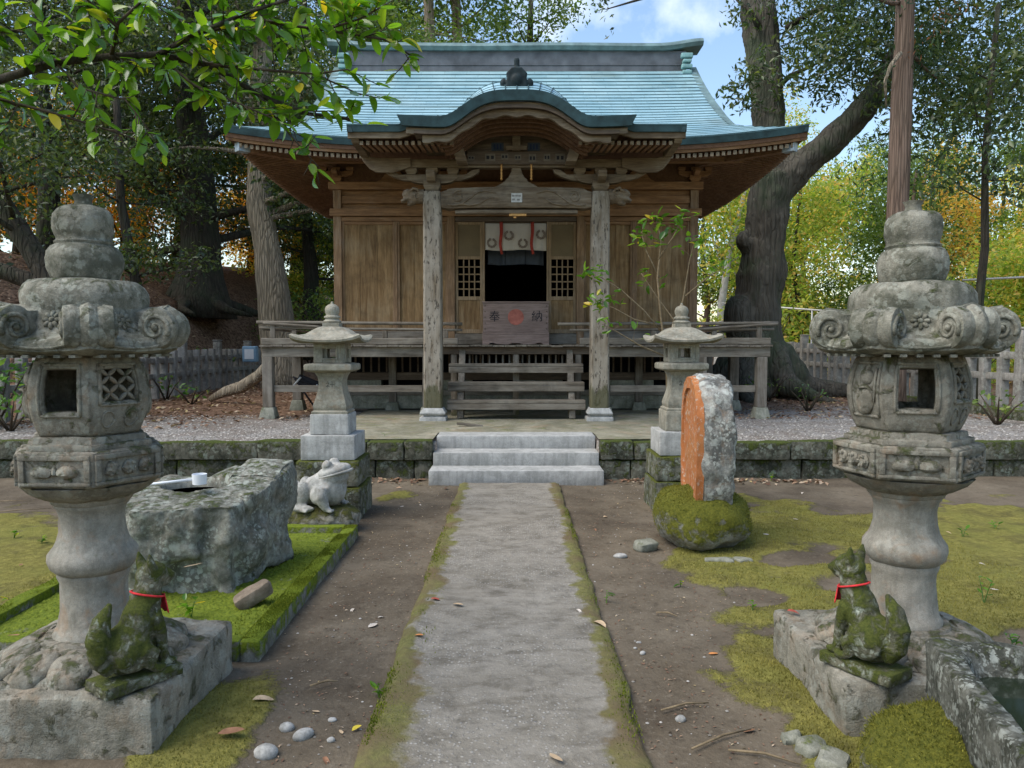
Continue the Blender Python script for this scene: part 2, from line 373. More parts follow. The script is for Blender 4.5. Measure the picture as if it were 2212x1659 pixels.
M['trough'] = stone('trough_stone', (0.09, 0.09, 0.074), (0.16, 0.158, 0.132), (0.022, 0.024, 0.017), 0.8, lichen=0.6, lichen_col=(0.40, 0.42, 0.37), moss=0.03, moss_col=(0.04, 0.055, 0.018), moss_col2=(0.10, 0.11, 0.035), up=0.3, sc=3.8, bump=0.7)
M['stele'] = stone('stele_stone', (0.24, 0.235, 0.21), (0.42, 0.41, 0.37), (0.045, 0.045, 0.04), 0.75, lichen=0.7, lichen_col=(0.48, 0.50, 0.45), sc=2.4, bump=1.0, rust=0.45)
M['fence'] = stone('fence_stone', (0.25, 0.235, 0.215), (0.37, 0.35, 0.32), (0.09, 0.085, 0.07), 0.5, lichen=0.3, moss=-0.04, up=0.5, sc=1.2, bump=0.4)
M['curb'] = stone('curb_concrete', (0.22, 0.215, 0.19), (0.34, 0.33, 0.29), (0.05, 0.055, 0.035), 0.6, moss=0.16, moss_col=(0.07, 0.11, 0.008), moss_col2=(0.22, 0.27, 0.02), up=1.1, sc=1.8, bump=0.5)
M['footing'] = stone('footing_stone', (0.24, 0.235, 0.19), (0.36, 0.35, 0.29), (0.06, 0.07, 0.04), 0.5, moss=0.02, up=0.2, sc=2.0, bump=0.4)
M['pebble'] = stone('pebble_stone', (0.30, 0.29, 0.27), (0.55, 0.53, 0.49), (0.08, 0.08, 0.07), 0.4, sc=6.0, bump=0.3)
M['brickrock'] = stone('pinkish_stone', (0.20, 0.155, 0.115), (0.31, 0.245, 0.185), (0.10, 0.08, 0.06), 0.5, sc=4.0, bump=0.6)

M['wood_x'] = wood('warm_wood_along_x', (0.19, 0.10, 0.048), (0.33, 0.19, 0.095), 'x', 0.2)
M['wood_z'] = wood('warm_wood_along_z', (0.18, 0.108, 0.058), (0.31, 0.195, 0.108), 'z', 0.25)
M['wood_y'] = wood('warm_wood_along_y', (0.19, 0.105, 0.06), (0.31, 0.185, 0.11), 'y', 0.12)
M['panel'] = wood('door_panel_wood', (0.165, 0.095, 0.040), (0.31, 0.195, 0.090), 'z', 0.30, (0.32, 0.25, 0.155), 0.5, sc=0.8)
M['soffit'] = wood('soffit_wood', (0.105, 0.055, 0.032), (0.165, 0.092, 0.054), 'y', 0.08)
M['grey_x'] = wood('grey_wood_along_x', (0.115, 0.095, 0.072), (0.205, 0.175, 0.138), 'x', 0.45, (0.25, 0.225, 0.185), 0.5)
M['grey_z'] = wood('grey_wood_along_z', (0.115, 0.095, 0.072), (0.205, 0.172, 0.135), 'z', 0.45, (0.25, 0.225, 0.19), 0.5, moss_z=1.0)
M['grey_y'] = wood('grey_wood_along_y', (0.115, 0.095, 0.072), (0.20, 0.17, 0.135), 'y', 0.45, (0.25, 0.225, 0.185), 0.45)
M['pillar'] = wood('peeling_pillar_wood', (0.165, 0.128, 0.086), (0.27, 0.225, 0.168), 'z', 0.55, (0.30, 0.265, 0.215), 0.3, moss_z=1.38, peel=0.85)
M['carved'] = wood('carved_beam_wood', (0.125, 0.088, 0.056), (0.22, 0.17, 0.115), 'x', 0.35, (0.28, 0.24, 0.185), 0.55)
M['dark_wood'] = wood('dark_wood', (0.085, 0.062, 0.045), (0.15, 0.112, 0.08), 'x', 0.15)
M['lattice'] = wood('lattice_wood', (0.23, 0.155, 0.085), (0.34, 0.245, 0.15), 'z', 0.2)
M['box_wood'] = wood('offertory_wood', (0.22, 0.155, 0.13), (0.31, 0.225, 0.19), 'x', 0.2, (0.32, 0.26, 0.23), 0.1)
M['endgrain'] = plain('white_rafter_tip', (0.19, 0.15, 0.10), 0.8, var=0.5, sc=30)
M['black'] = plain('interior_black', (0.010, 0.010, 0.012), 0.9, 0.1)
M['ink'] = plain('ink', (0.02, 0.02, 0.025), 0.7, 0.2)
M['red_disc'] = plain('faded_red_paint', (0.34, 0.115, 0.085), 0.8, 0.2, var=0.3, sc=14)
M['red_cloth'] = plain('red_cloth', (0.55, 0.035, 0.04), 0.8, 0.2, var=0.3, sc=40)
M['red_ribbon'] = plain('dull_red_ribbon', (0.34, 0.05, 0.035), 0.8, 0.2, var=0.3, sc=20)
M['paper'] = plain('old_paper', (0.50, 0.49, 0.46), 0.9, 0.1, var=0.2, sc=25)
M['white_plastic'] = plain('white_plastic', (0.72, 0.74, 0.78), 0.35, 0.5, var=0.05)
M['blue_plastic'] = plain('blue_plastic', (0.20, 0.33, 0.46), 0.5, 0.4, var=0.15, sc=15)
M['metal'] = plain('pale_metal', (0.55, 0.54, 0.52), 0.4, 0.5, var=0.15, sc=20)
M['dark_copper'] = plain('dark_copper_ornament', (0.014, 0.024, 0.027), 0.65, 0.2, var=0.5, sc=12, bump=0.4)
M['brass'] = plain('old_brass', (0.42, 0.22, 0.07), 0.45, 0.5, var=0.35, sc=30, metallic=0.7)
def cloth_mat(name, col, pale=1.0):
    t = NT(name); P = t.pos(); n = t.noise(P, 9, 4, 0.5); w = t.noise(P, 400, 2, 0.5)
    c = t.mix(n, tuple(x * 0.8 for x in col), col)
    return t.done(t.princ(c, 0.9, t.bump(w, 0.2, 0.002), 0.1))
M['curtain'] = cloth_mat('curtain_cloth', (0.58, 0.54, 0.49))
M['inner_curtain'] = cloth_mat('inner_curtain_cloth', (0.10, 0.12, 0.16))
M['crest'] = plain('crest_print', (0.20, 0.165, 0.14), 0.9, 0.1, var=0.4, sc=40)

def copper_mat():
    t = NT('verdigris_copper'); P = t.pos(); n1 = t.noise(P, 1.1, 6, 0.6, 0.5); n2 = t.noise(P, 9, 5, 0.65)
    col = t.mix(t.ramp(n1, [(0.35, 0), (0.65, 1)]), (0.29, 0.49, 0.56), (0.44, 0.65, 0.71))
    sp = t.noise(t.pos((0.5, 3, 3)), 1.6, 5, 0.6)
    col = t.mix(t.math('MULTIPLY', t.ramp(sp, [(0.55, 0), (0.72, 1)]), 0.55), col, (0.23, 0.30, 0.25))
    col = t.mix(t.math('MULTIPLY', t.ramp(t.noise(P, 0.8, 5, 0.6, 0.6), [(0.57, 0), (0.70, 1)]), 0.45), col, (0.15, 0.18, 0.14))
    br = t.n("TexBrick", {"Vector": t.n("Mapping", {"Vector": t.n("CombineXYZ", {0: t.n("SeparateXYZ", {0: P}).outputs[0], 1: t.n("SeparateXYZ", {0: P}).outputs[1]}).outputs[0], "Scale": (1, 1, 1), "Location": (0, -11.08, 0)}).outputs[0],
                          "Color1": (1, 1, 1), "Color2": (0.80, 0.84, 0.86), "Mortar": (0.45, 0.5, 0.5), "Scale": 1.0, "Mortar Size": 0.004, "Brick Width": 0.42, "Row Height": 0.1357})
    col = t.mix(0.8, col, br.outputs[0], 'MULTIPLY')
    return t.done(t.princ(col, t.math('ADD', 0.26, t.math('MULTIPLY', n2, 0.2)), t.bump(n2, 0.12, 0.01), 0.8, Metallic=0.2))
M['copper'] = copper_mat()
M['copper_edge'] = plain('copper_edge_band', (0.026, 0.058, 0.066), 0.6, 0.3, var=0.5, sc=6)
M['copper_cap'] = plain('copper_ridge_cap', (0.13, 0.20, 0.20), 0.5, 0.4, var=0.4, sc=5, metallic=0.1)
M['ridge_side'] = plain('ridge_side_copper', (0.115, 0.122, 0.135), 0.6, 0.3, var=0.35, sc=4)

M['bark_big'] = bark('old_camphor_bark', (0.058, 0.052, 0.041), (0.135, 0.120, 0.098), (6, 6, 0.7), 1.0, 0.6, 0.7, 0.12)
M['bark_dark'] = bark('dark_bark', (0.035, 0.030, 0.024), (0.085, 0.072, 0.055), (7, 7, 0.9), 1.0, 0.4, 0.8, 0.25)
M['bark_pale'] = bark('pale_furrowed_bark', (0.25, 0.205, 0.145), (0.43, 0.36, 0.27), (11, 11, 0.8), 1.0, 0.12, 0.9, 0.5)
M['bark_cedar'] = bark('cedar_bark', (0.14, 0.094, 0.07), (0.245, 0.175, 0.135), (14, 14, 0.7), 1.0, 0.1, 0.6, 0.5)
M['bark_white'] = bark('whitish_bark', (0.42, 0.40, 0.37), (0.62, 0.60, 0.57), (6, 6, 2), 1.0, 0.1, 0.3, 0.2)
M['twig'] = plain('twig_bark', (0.06, 0.045, 0.03), 0.85, 0.2, var=0.4, sc=20)
M['twig_pale'] = plain('pale_twig_bark', (0.20, 0.15, 0.09), 0.85, 0.2, var=0.4, sc=20)
g = lambda *a: list(a)
M['leaf_near'] = leafmat('camellia_leaf', g((0, (0.05, 0.12, 0.010)), (0.35, (0.085, 0.19, 0.012)), (0.75, (0.13, 0.26, 0.016)), (0.93, (0.22, 0.30, 0.02)), (0.97, (0.50, 0.42, 0.03)), (1, (0.55, 0.38, 0.02))), 0.2, 0.45, 0.6, 1.7)
M['leaf_dark'] = leafmat('evergreen_leaf', g((0, (0.024, 0.042, 0.015)), (0.5, (0.048, 0.078, 0.024)), (0.85, (0.085, 0.12, 0.032)), (1, (0.15, 0.165, 0.045))), 0.34, 0.36, 0.55, 1.9)
M['leaf_mid'] = leafmat('mid_green_leaf', g((0, (0.05, 0.095, 0.022)), (0.5, (0.10, 0.165, 0.034)), (1, (0.20, 0.25, 0.05))), 0.45, 0.4, 0.4, 1.7)
M['leaf_sunny'] = leafmat('sunlit_yellow_green_leaf', g((0, (0.13, 0.21, 0.03)), (0.35, (0.24, 0.33, 0.05)), (0.65, (0.40, 0.43, 0.08)), (0.85, (0.58, 0.46, 0.11)), (1, (0.62, 0.36, 0.09))), 0.5, 0.5, 0.3, 1.7)  # sunlight on the woodland is put into this yellow-green leaf colour
M['leaf_orange'] = leafmat('backlit_orange_leaf', g((0, (0.58, 0.20, 0.03)), (0.4, (0.70, 0.36, 0.05)), (0.8, (0.70, 0.48, 0.09)), (1, (0.32, 0.32, 0.05))), 0.5, 0.6, 0.3, 1.9)  # orange glow of low sun behind the trees, painted as leaf colour
M['leaf_cedar'] = leafmat('cedar_needle', g((0, (0.020, 0.045, 0.018)), (0.6, (0.04, 0.08, 0.03)), (1, (0.07, 0.11, 0.035))), 0.55, 0.2, 0.3)
M['leaf_brown'] = leafmat('withered_brown_leaf', g((0, (0.16, 0.06, 0.03)), (1, (0.30, 0.13, 0.06))), 0.6, 0.3, 0.2)
M['leaf_fresh'] = leafmat('fresh_green_leaf', g((0, (0.05, 0.14, 0.03)), (0.6, (0.10, 0.22, 0.04)), (0.9, (0.17, 0.28, 0.05)), (1, (0.4, 0.30, 0.03))), 0.35, 0.4, 0.5, 1.4)
M['moss_tuft'] = leafmat('moss_tuft', g((0, (0.12, 0.115, 0.03)), (0.5, (0.21, 0.19, 0.05)), (1, (0.33, 0.285, 0.08))), 0.8, 0.25, 0.1)
M['moss_bright'] = leafmat('bright_moss_tuft', g((0, (0.08, 0.105, 0.012)), (0.5, (0.155, 0.185, 0.02)), (1, (0.26, 0.275, 0.035))), 0.8, 0.25, 0.1)
M['litter'] = leafmat('leaf_litter', g((0, (0.10, 0.055, 0.035)), (0.4, (0.20, 0.11, 0.07)), (0.7, (0.30, 0.20, 0.13)), (0.9, (0.42, 0.33, 0.24)), (1, (0.48, 0.36, 0.16))), 0.7, 0.1, 0.2)
M['leaf_gold'] = leafmat('sunlit_golden_leaf', g((0, (0.55, 0.26, 0.05)), (0.5, (0.66, 0.42, 0.09)), (1, (0.62, 0.52, 0.14))), 0.5, 0.5, 0.3, 1.5)  # gold of sunlit foliage put into the leaf colour
M['moss_boulder'] = leafmat('boulder_moss_tuft', g((0, (0.07, 0.080, 0.014)), (0.5, (0.15, 0.15, 0.026)), (1, (0.26, 0.24, 0.045))), 0.8, 0.25, 0.1)
M['riser'] = plain('course_shade_copper', (0.07, 0.135, 0.155), 0.6, 0.3, var=0.4, sc=6)  # shade of the gaps between roof courses, put into the edge colour

# ================================================================ ground, path, terrace
CX = 0.06                      # the shrine's axis
TZ = 0.38                      # height of the gravel terrace
def nz(x, y, s, o=0.0, oct=3): return mnoise.fractal(Vector((x * s + o, y * s - o, o * 0.37)), 1.0, 2.0, oct)
def hill(x, y):
    h = 0.0
    a = max(0.0, -7.75 - x + 0.25 * nz(x, y, 0.3, 4.0)); h += 3.4 * (1 - math.exp(-a * 0.75)) * sstep(10.5, 16.0, y)
    b = max(0.0, y - 23.5); h += 1.6 * (1 - math.exp(-b * 0.14)) * (1 - sstep(-4.5, 1.0, x))
    c = max(0.0, y - 32.0); h += 4.0 * (1 - math.exp(-c * 0.04)) * sstep(-2, 6, x)
    return h
def gz(x, y):
    if y < 8.6 or (y < 9.17 and -0.87 < x < 0.96):
        z = 0.012 * nz(x, y, 0.9, 1.0) + 0.008 * nz(x, y, 4.0, 2.0, 5)
        z += 0.02 * sstep(1.0, 2.0, x) * (0.5 + nz(x, y, 0.7, 9.0))
        return z - 0.012
    return TZ + hill(x, y) + 0.012 * nz(x, y, 0.8, 3.0) * (1.0 if y < 13 else 3.0)
def moss_at(x, y):
    if y > 8.5 or y < 1.5: return 0.0
    n = nz(x, y, 1.1, 5.0, 4) * 0.9 + nz(x, y, 4.5, 6.0, 3) * 0.4
    f = -1.0
    xb = 1.02 + 0.10 * math.sin(y * 3.1) + 0.45 * sstep(5.0, 5.8, y) - 0.05 * sstep(3.3, 2.9, y)
    f = max(f, min((x - xb) * 4.0, (7.2 - y) * 1.2, (y - 2.45 - 0.5 * sstep(1.15, 1.9, x) * 0) * 3.0))
    d = math.hypot((x + 1.2) / 0.26, (y - 2.85) / 0.62); f = max(f, (1 - d) * 1.6)
    f = max(f, min((-2.3 - x) * 3, (6.9 - y) * 1.2))
    d = math.hypot((x + 1.05) / 0.35, (y - 7.6) / 0.5); f = max(f, (0.8 - d) * 1.2)
    v = min(f, 1.05) + n * 1.12
    if x > 1.3:                                   # bare hollows in the moss carpet
        for (hx, hy, hr) in ((1.42, 4.45, 0.20), (2.15, 4.62, 0.28), (2.62, 3.75, 0.22), (2.75, 5.2, 0.3), (1.22, 3.45, 0.13), (1.9, 5.2, 0.22)):
            v -= 2.0 * max(0.0, 1 - math.hypot((x - hx) / (hr * 1.6), (y - hy) / hr))
    return sstep(-0.1, 0.9, v)

def axis_lines(lo, hi, step, far_lo, far_hi):
    a = [lo + step * i for i in range(int(round((hi - lo) / step)) + 1)]
    s = step; p = a[-1]
    while p < far_hi: s *= 1.22; p += s; a.append(p)
    s = step; p = a[0]; b = []
    while p > far_lo: s *= 1.22; p -= s; b.append(p)
    return b[::-1] + a
def build_ground():
    xs = axis_lines(-4.2, 4.2, 0.032, -160, 160); ys = axis_lines(2.0, 8.44, 0.032, -40, 190)
    ys = [y for y in ys if y < 8.47 or y > 8.9] + [8.50, 8.585, 8.62, 8.75, 9.165, 9.18]; ys.sort()
    nx, ny = len(xs), len(ys); V = np.empty((nx * ny, 3), np.float32)
    ms = np.zeros(nx * ny, np.float32); gr = np.zeros(nx * ny, np.float32); li = np.zeros(nx * ny, np.float32)
    i = 0
    for y in ys:
        for x in xs:
            m = moss_at(x, y) if (-4.6 < x < 4.6 and 1.8 < y < 8.5) else (0.75 * sstep(-0.35, 0.25, nz(x, y, 0.7, 21.0)) if (abs(x) > 4.6 and y < 7.5) else 0.0)
            V[i] = (x, y, gz(x, y) + m * (0.018 + 0.016 * max(0, nz(x, y, 2.5, 7.0) + 0.3))); ms[i] = m
            if y > 8.6 and V[i][2] > 0.2:
                n = nz(x, y, 0.6, 8.0)
                l = sstep(-6.6, -7.4, x) + sstep(10.2, 12.2, y + n) * sstep(-2.9, -3.4, x) + sstep(12.5, 14.5, y + n) * sstep(3.3, 3.9, x)
                li[i] = min(1.0, l); gr[i] = 1 - li[i]
            i += 1
    idx = np.arange(nx * ny).reshape(ny, nx)
    F = np.stack([idx[:-1, :-1], idx[:-1, 1:], idx[1:, 1:], idx[1:, :-1]], -1).reshape(-1, 4)
    me = mesh_np("ground", V, F, smooth=True)
    for nm, arr in (("moss", ms), ("gravel", gr), ("litter", li)):
        a = me.attributes.new(nm, 'FLOAT', 'POINT'); a.data.foreach_set("value", arr)
    t = NT('ground_soil'); P = t.pos()
    at = lambda q: t.n("Attribute", attribute_name=q).outputs["Fac"]
    n1 = t.noise(P, 2.2, 6, 0.6); n2 = t.noise(P, 40, 5, 0.65); n3 = t.noise(P, 0.9, 5, 0.6, 0.6); n4 = t.noise(P, 12, 6, 0.7)
    soil = t.mix(t.ramp(n1, [(0.3, 0), (0.7, 1)]), (0.098, 0.077, 0.053), (0.168, 0.138, 0.100))
    soil = t.mix(t.math('MULTIPLY', t.ramp(n3, [(0.46, 0), (0.66, 1)]), 0.65), soil, (0.050, 0.038, 0.027))
    soil = t.mix(t.math('MULTIPLY', t.ramp(n2, [(0.55, 0), (0.72, 1)]), 0.45), soil, (0.25, 0.215, 0.165))
    soil = t.mix(t.math('MULTIPLY', t.ramp(n4, [(0.32, 1), (0.46, 0)]), 0.5), soil, (0.045, 0.035, 0.025))
    gv = t.n("TexVoronoi", {"Vector": P, "Scale": 55.0}); gcol = t.mix(t.n("SeparateColor", {0: gv.outputs["Color"]}).outputs[0], (0.15, 0.14, 0.13), (0.38, 0.36, 0.335))
    gcol = t.mix(t.math('MULTIPLY', t.ramp(n1, [(0.42, 0), (0.62, 1)]), 0.55), gcol, (0.17, 0.125, 0.095))
    lv = t.n("TexVoronoi", {"Vector": t.pos((1, 1, 1)), "Scale": 17.0}); lcol = t.mix(t.n("SeparateColor", {0: lv.outputs["Color"]}).outputs[0], (0.075, 0.042, 0.027), (0.25, 0.155, 0.10))
    mcol = t.mix(t.ramp(t.noise(P, 26, 6, 0.7), [(0.32, 0), (0.68, 1)]), (0.125, 0.115, 0.028), (0.31, 0.275, 0.075))
    mcol = t.mix(t.math('MULTIPLY', t.ramp(t.noise(P, 1.6, 5, 0.6), [(0.42, 0), (0.62, 1)]), 0.6), mcol, (0.20, 0.20, 0.048))
    mcol = t.mix(t.math('MULTIPLY', t.ramp(t.noise(P, 3.4, 6, 0.65, 0.5), [(0.50, 0), (0.66, 1)]), 0.6), mcol, (0.085, 0.072, 0.032))
    col = t.mix(at("gravel"), soil, gcol); col = t.mix(at("litter"), col, lcol)
    mf = t.ramp(t.math('ADD', at("moss"), t.math('MULTIPLY', t.math('SUBTRACT', t.math('ADD', t.math('MULTIPLY', n4, 0.5), t.math('MULTIPLY', n2, 0.5)), 0.5), 1.6)), [(0.30, 0), (0.62, 1)])
    col = t.mix(mf, col, mcol)
    h = t.math('ADD', t.math('MULTIPLY', n4, 0.8), t.math('MULTIPLY', n2, 0.4))
    h = t.math('ADD', h, t.math('MULTIPLY', at("gravel"), t.math('MULTIPLY', gv.outputs["Distance"], -0.9)))
    h = t.math('ADD', h, t.math('MULTIPLY', at("litter"), t.math('MULTIPLY', lv.outputs["Distance"], -1.5)))
    h = t.math('ADD', h, t.math('MULTIPLY', mf, t.math('MULTIPLY', t.noise(P, 90, 3, 0.7), 1.6)))
    me.materials.append(t.done(t.princ(col, 0.95, t.bump(h, 0.8, 0.02), 0.12)))
    o = link("ground", me); tag(o, kind='structure')
build_ground()

PX0, PX1 = -0.555, 0.495
def path_moss(x, y):
    e0 = x - PX0; e1 = PX1 - x
    w0 = 0.13 + 0.10 * sstep(4.2, 2.6, y) + 0.05 * nz(1, y, 1.5, 3.3); w1 = 0.12 + 0.06 * sstep(3.8, 2.6, y) + 0.05 * nz(2, y, 1.7, 4.3)
    n = 0.05 * nz(x, y, 6.0, 1.0, 5) + 0.03 * nz(x, y, 19.0, 3.0, 4)
    return max(1 - sstep(0.1 * w0, w0 * 1.35, e0 + n), 1 - sstep(0.1 * w1, w1 * 1.35, e1 + n))
def build_path():
    xs = [PX0 + (PX1 - PX0) * i / 70 for i in range(71)]; ys = [-2 + 0.0 * 0, *[1.9 + 6.14 * i / 300 for i in range(301)]]
    V = []; ms = []; F = []
    nx = len(xs) + 2
    for y in ys:
        e0 = 0.022 * nz(0, y, 2.2, 2.0) ; e1 = 0.022 * nz(0, y, 2.4, 12.0)
        row = []
        for k in range(nx):
            i = min(max(k - 1, 0), len(xs) - 1); x = xs[i]
            f = i / (len(xs) - 1); x += lerp(e0, e1, f)
            m = path_moss(xs[i], y); z = 0.022 + 0.005 * nz(x, y, 1.3, 4.0) + 0.0025 * nz(x, y, 14.0, 5.0) + 0.008 * m
            z -= 0.016 * (1 - sstep(0, 0.05, min(xs[i] - PX0, PX1 - xs[i])))
            if k == 0 or k == nx - 1: z = -0.06
            V.append((x, y, z)); ms.append(m)
    n = len(ys)
    for j in range(n - 1):
        for k in range(nx - 1): F.append((j * nx + k, j * nx + k + 1, (j + 1) * nx + k + 1, (j + 1) * nx + k))
    me = mesh_np("path", V, F, smooth=True); a = me.attributes.new("moss", 'FLOAT', 'POINT'); a.data.foreach_set("value", np.array(ms, np.float32))
    t = NT('path_concrete'); P = t.pos(); n1 = t.noise(P, 1.8, 6, 0.62); n2 = t.noise(P, 34, 6, 0.7); n3 = t.noise(P, 7, 6, 0.7, 0.5)
    col = t.mix(t.ramp(n1, [(0.3, 0), (0.7, 1)]), (0.170, 0.150, 0.118), (0.250, 0.226, 0.186))
    col = t.mix(t.math('MULTIPLY', t.ramp(n3, [(0.44, 0), (0.62, 1)]), 0.75), col, (0.105, 0.092, 0.072))
    col = t.mix(t.math('MULTIPLY', t.ramp(t.noise(t.pos((2.0, 5.0, 1)), 2.2, 7, 0.72, 0.6), [(0.42, 0), (0.60, 1)]), 0.5), col, (0.295, 0.270, 0.228))
    vo = t.n("TexVoronoi", {"Vector": P, "Scale": 62.0}); r = t.n("SeparateColor", {0: vo.outputs["Color"]}).outputs[0]
    peb = t.math('MULTIPLY', t.ramp(vo.outputs["Distance"], [(0.25, 1), (0.42, 0)]), t.ramp(r, [(0.45, 0), (0.55, 1)]))
    ex = t.ramp(t.noise(P, 1.3, 4, 0.6), [(0.42, 0), (0.62, 1)])
    pebm = t.math('MULTIPLY', peb, t.math('ADD', 0.08, t.math('MULTIPLY', ex, 0.5)))
    col = t.mix(t.math('MULTIPLY', t.math('MULTIPLY', t.ramp(n2, [(0.30, 1), (0.46, 0)]), ex), 0.8), col, (0.07, 0.065, 0.055))
    col = t.mix(pebm, col, t.ramp(r, [(0.5, (0.22, 0.22, 0.23)), (0.7, (0.42, 0.40, 0.37)), (1.0, (0.55, 0.53, 0.49))]))
    am = t.n("Attribute", attribute_name="moss").outputs["Fac"]
    mf = t.ramp(t.math('ADD', am, t.math('MULTIPLY', t.math('SUBTRACT', t.noise(P, 11, 6, 0.7), 0.5), 1.1)), [(0.30, 0), (0.62, 1)])
    mc = t.mix(t.ramp(t.noise(P, 30, 5, 0.7), [(0.3, 0), (0.7, 1)]), (0.085, 0.082, 0.022), (0.175, 0.165, 0.045))
    mc = t.mix(t.ramp(t.noise(P, 2.0, 4, 0.6), [(0.45, 0), (0.6, 1)]), mc, (0.12, 0.085, 0.04))
    col = t.mix(t.math('MULTIPLY', mf, 0.9), col, mc)
    h = t.math('ADD', t.math('ADD', t.math('MULTIPLY', n2, 0.9), t.math('MULTIPLY', pebm, 0.6)), t.math('MULTIPLY', n3, 0.8))
    me.materials.append(t.done(t.princ(col, 0.9, t.bump(h, 0.8, 0.012), 0.2)))
    tag(link("path", me), kind='structure')
build_path()

# concrete apron in front of and below the shrine
def build_apron():
    xs = [-2.36 + 4.75 * i / 60 for i in range(61)]; ys = [8.60 + 8.6 * (i / 60) ** 1.4 for i in range(61)]
    xs[19] = -0.893; xs[42] = 0.983; xs.sort(); ys[9] = 9.205; ys.sort()
    V = []; F = []; nx = 61
    for y in ys:
        for x in xs: V.append((x, y, 0.421 + 0.004 * nz(x, y, 1.0, 6.0)))
    for j in range(60):
        for k in range(60):
            if ys[j] < 9.2 and -0.9 < (xs[k] + xs[k + 1]) / 2 < 0.99 and xs[k] > -0.895 and xs[k + 1] < 0.985: continue
            F.append((j * nx + k, j * nx + k + 1, (j + 1) * nx + k + 1, (j + 1) * nx + k))
    b = len(V)
    rim = [j * nx for j in range(60, -1, -1)] + list(range(1, 61)) + [j * nx + 60 for j in range(1, 61)]
    for q in rim: x, y, z = V[q]; V.append((x, y, 0.30))
    for q in range(len(rim) - 1):
        if V[rim[q]][1] < 8.61 and -0.895 < V[rim[q]][0] < 0.98 and -0.895 < V[rim[q + 1]][0] < 0.985 : continue
        F.append((rim[q], rim[q + 1], b + q + 1, b + q))
    me = mesh_np("apron", V, [f[::1] for f in F], smooth=False)
    me.materials.append(stone('apron_concrete', (0.24, 0.225, 0.165), (0.35, 0.325, 0.25), (0.10, 0.10, 0.06), 0.55, moss=0.02, moss_col=(0.13, 0.145, 0.06), moss_col2=(0.23, 0.235, 0.11), up=0.2, rust=0.35, sc=0.8, bump=0.3))
    tag(link("apron", me), kind='structure')
build_apron()

# retaining walls of squared blocks left and right of the steps
def retaining(x0, x1, label, seed):
    e = empty("retaining_wall", ((x0 + x1) / 2, 8.53, 0), label, "wall"); rd = random.Random(seed)
    for row, (z0, z1, yf) in enumerate(((-0.05, 0.195, 8.49), (0.203, 0.412, 8.445))):
        x = x0 + (0.0 if row else -0.02)
        while x < x1 - 0.02:
            near = -2.2 < x < 1.9
            w = (rd.uniform(0.32, 0.5) if near else rd.uniform(0.75, 1.25)); xe = min(x + w, x1)
            if x1 - xe < 0.15: xe = x1
            f = yf + rd.uniform(-0.018, 0.018) + (0.03 if (row == 0 and not near) else 0)
            zt = z1 + (rd.uniform(-0.012, 0.010) if row else 0)
            rough("block", MB().box(x + 0.005, xe - 0.005, f, 8.62, z0, zt), M['wall'], e, world=True, cut=0.07, amp=0.012, freq=7, bev=0.018, seed=x * 3.1 + row)
            x = xe
    return e
retaining(-9.5, -0.885, "long mossy block retaining wall left of the granite steps", 3)
retaining(0.985, 9.5, "long mossy block retaining wall right of the granite steps", 4)

# three granite steps
st = empty("stone_steps", (0.05, 8.6, 0), "three pale granite steps leading up from the concrete path", "steps")
for i, (yf, z0, z1, dx) in enumerate(((8.10, -0.04, 0.142, 0.012), (8.45, 0.0, 0.285, 0.0), (8.80, 0.1, 0.431, -0.006))):
    m = MB(); m.box(0.045 - 0.925 - dx, 0.045 + 0.925 + dx, yf, yf + (0.40 if i < 2 else 0.42), z0 if i == 0 else z1 - 0.15, z1)
    rough("step", m, M['step'], st, world=True, cut=0.07, amp=0.003, freq=6, bev=0.008, seed=i * 4.0)

# ================================================================ the shrine
FZ = 1.48                                                     # veranda floor
sh = empty("shrine", (CX, 14.0, 0.42), "weathered wooden shrine with blue-green copper roof and arched porch gable", "shrine")
def S(mb, name, mat, bevel=0.0, parent=None, **k): return mb.build(name, mat, parent or sh, world=True, bevel=bevel, **k)
def sbox(name, mat, x0, x1, y0, y1, z0, z1, bevel=0.006, parent=None): return S(MB().box(x0, x1, y0, y1, z0, z1), name, mat, bevel, parent)

WL, WR, WF, WB = CX - 2.93, CX + 2.93, 12.40, 17.0            # body walls
# --- body posts, tie beams, panels
posts = [(-2.86, 0.13), (-1.04, 0.12), (1.04, 0.12), (2.86, 0.13)]
for (px, w) in posts:
    sbox("post", M['wood_z'], CX + px - w / 2, CX + px + w / 2, WF - 0.045, WF + 0.10, 1.45, 3.95, 0.008)
for (px) in (-2.86, 2.86):
    for py in (14.6, WB):
        sbox("post", M['wood_z'], CX + px - 0.065, CX + px + 0.065, py - 0.07, py + 0.07, 1.45, 3.95, 0.008)
sbox("head_beam", M['wood_x'], WL - 0.06, WR + 0.06, WF - 0.085, WF + 0.08, 3.955, 4.075)
sbox("tie_beam", M['wood_x'], WL - 0.045, WR + 0.045, WF - 0.075, WF - 0.048, 3.535, 3.655)
sbox("upper_rail", M['wood_x'], WL + 0.14, CX - 1.10, WF - 0.025, WF + 0.03, 3.74, 3.86)
sbox("upper_rail", M['wood_x'], CX + 1.10, WR - 0.14, WF - 0.025, WF + 0.03, 3.74, 3.86)
sbox("upper_board", M['wood_x'], WL + 0.05, WR - 0.05, WF + 0.032, WF + 0.05, 3.50, 3.955)
sbox("lintel", M['wood_x'], WL + 0.13, CX - 1.10, WF - 0.03, WF + 0.05, 3.462, 3.53)
sbox("lintel", M['wood_x'], CX + 1.10, WR - 0.13, WF - 0.03, WF + 0.05, 3.462, 3.53)
sbox("lintel", M['dark_wood'], CX - 0.98, CX + 0.98, WF - 0.03, WF + 0.05, 3.455, 3.53)
sbox("sill", M['grey_x'], WL - 0.02, CX - 1.10, WF - 0.06, WF + 0.06, 1.49, 1.70)
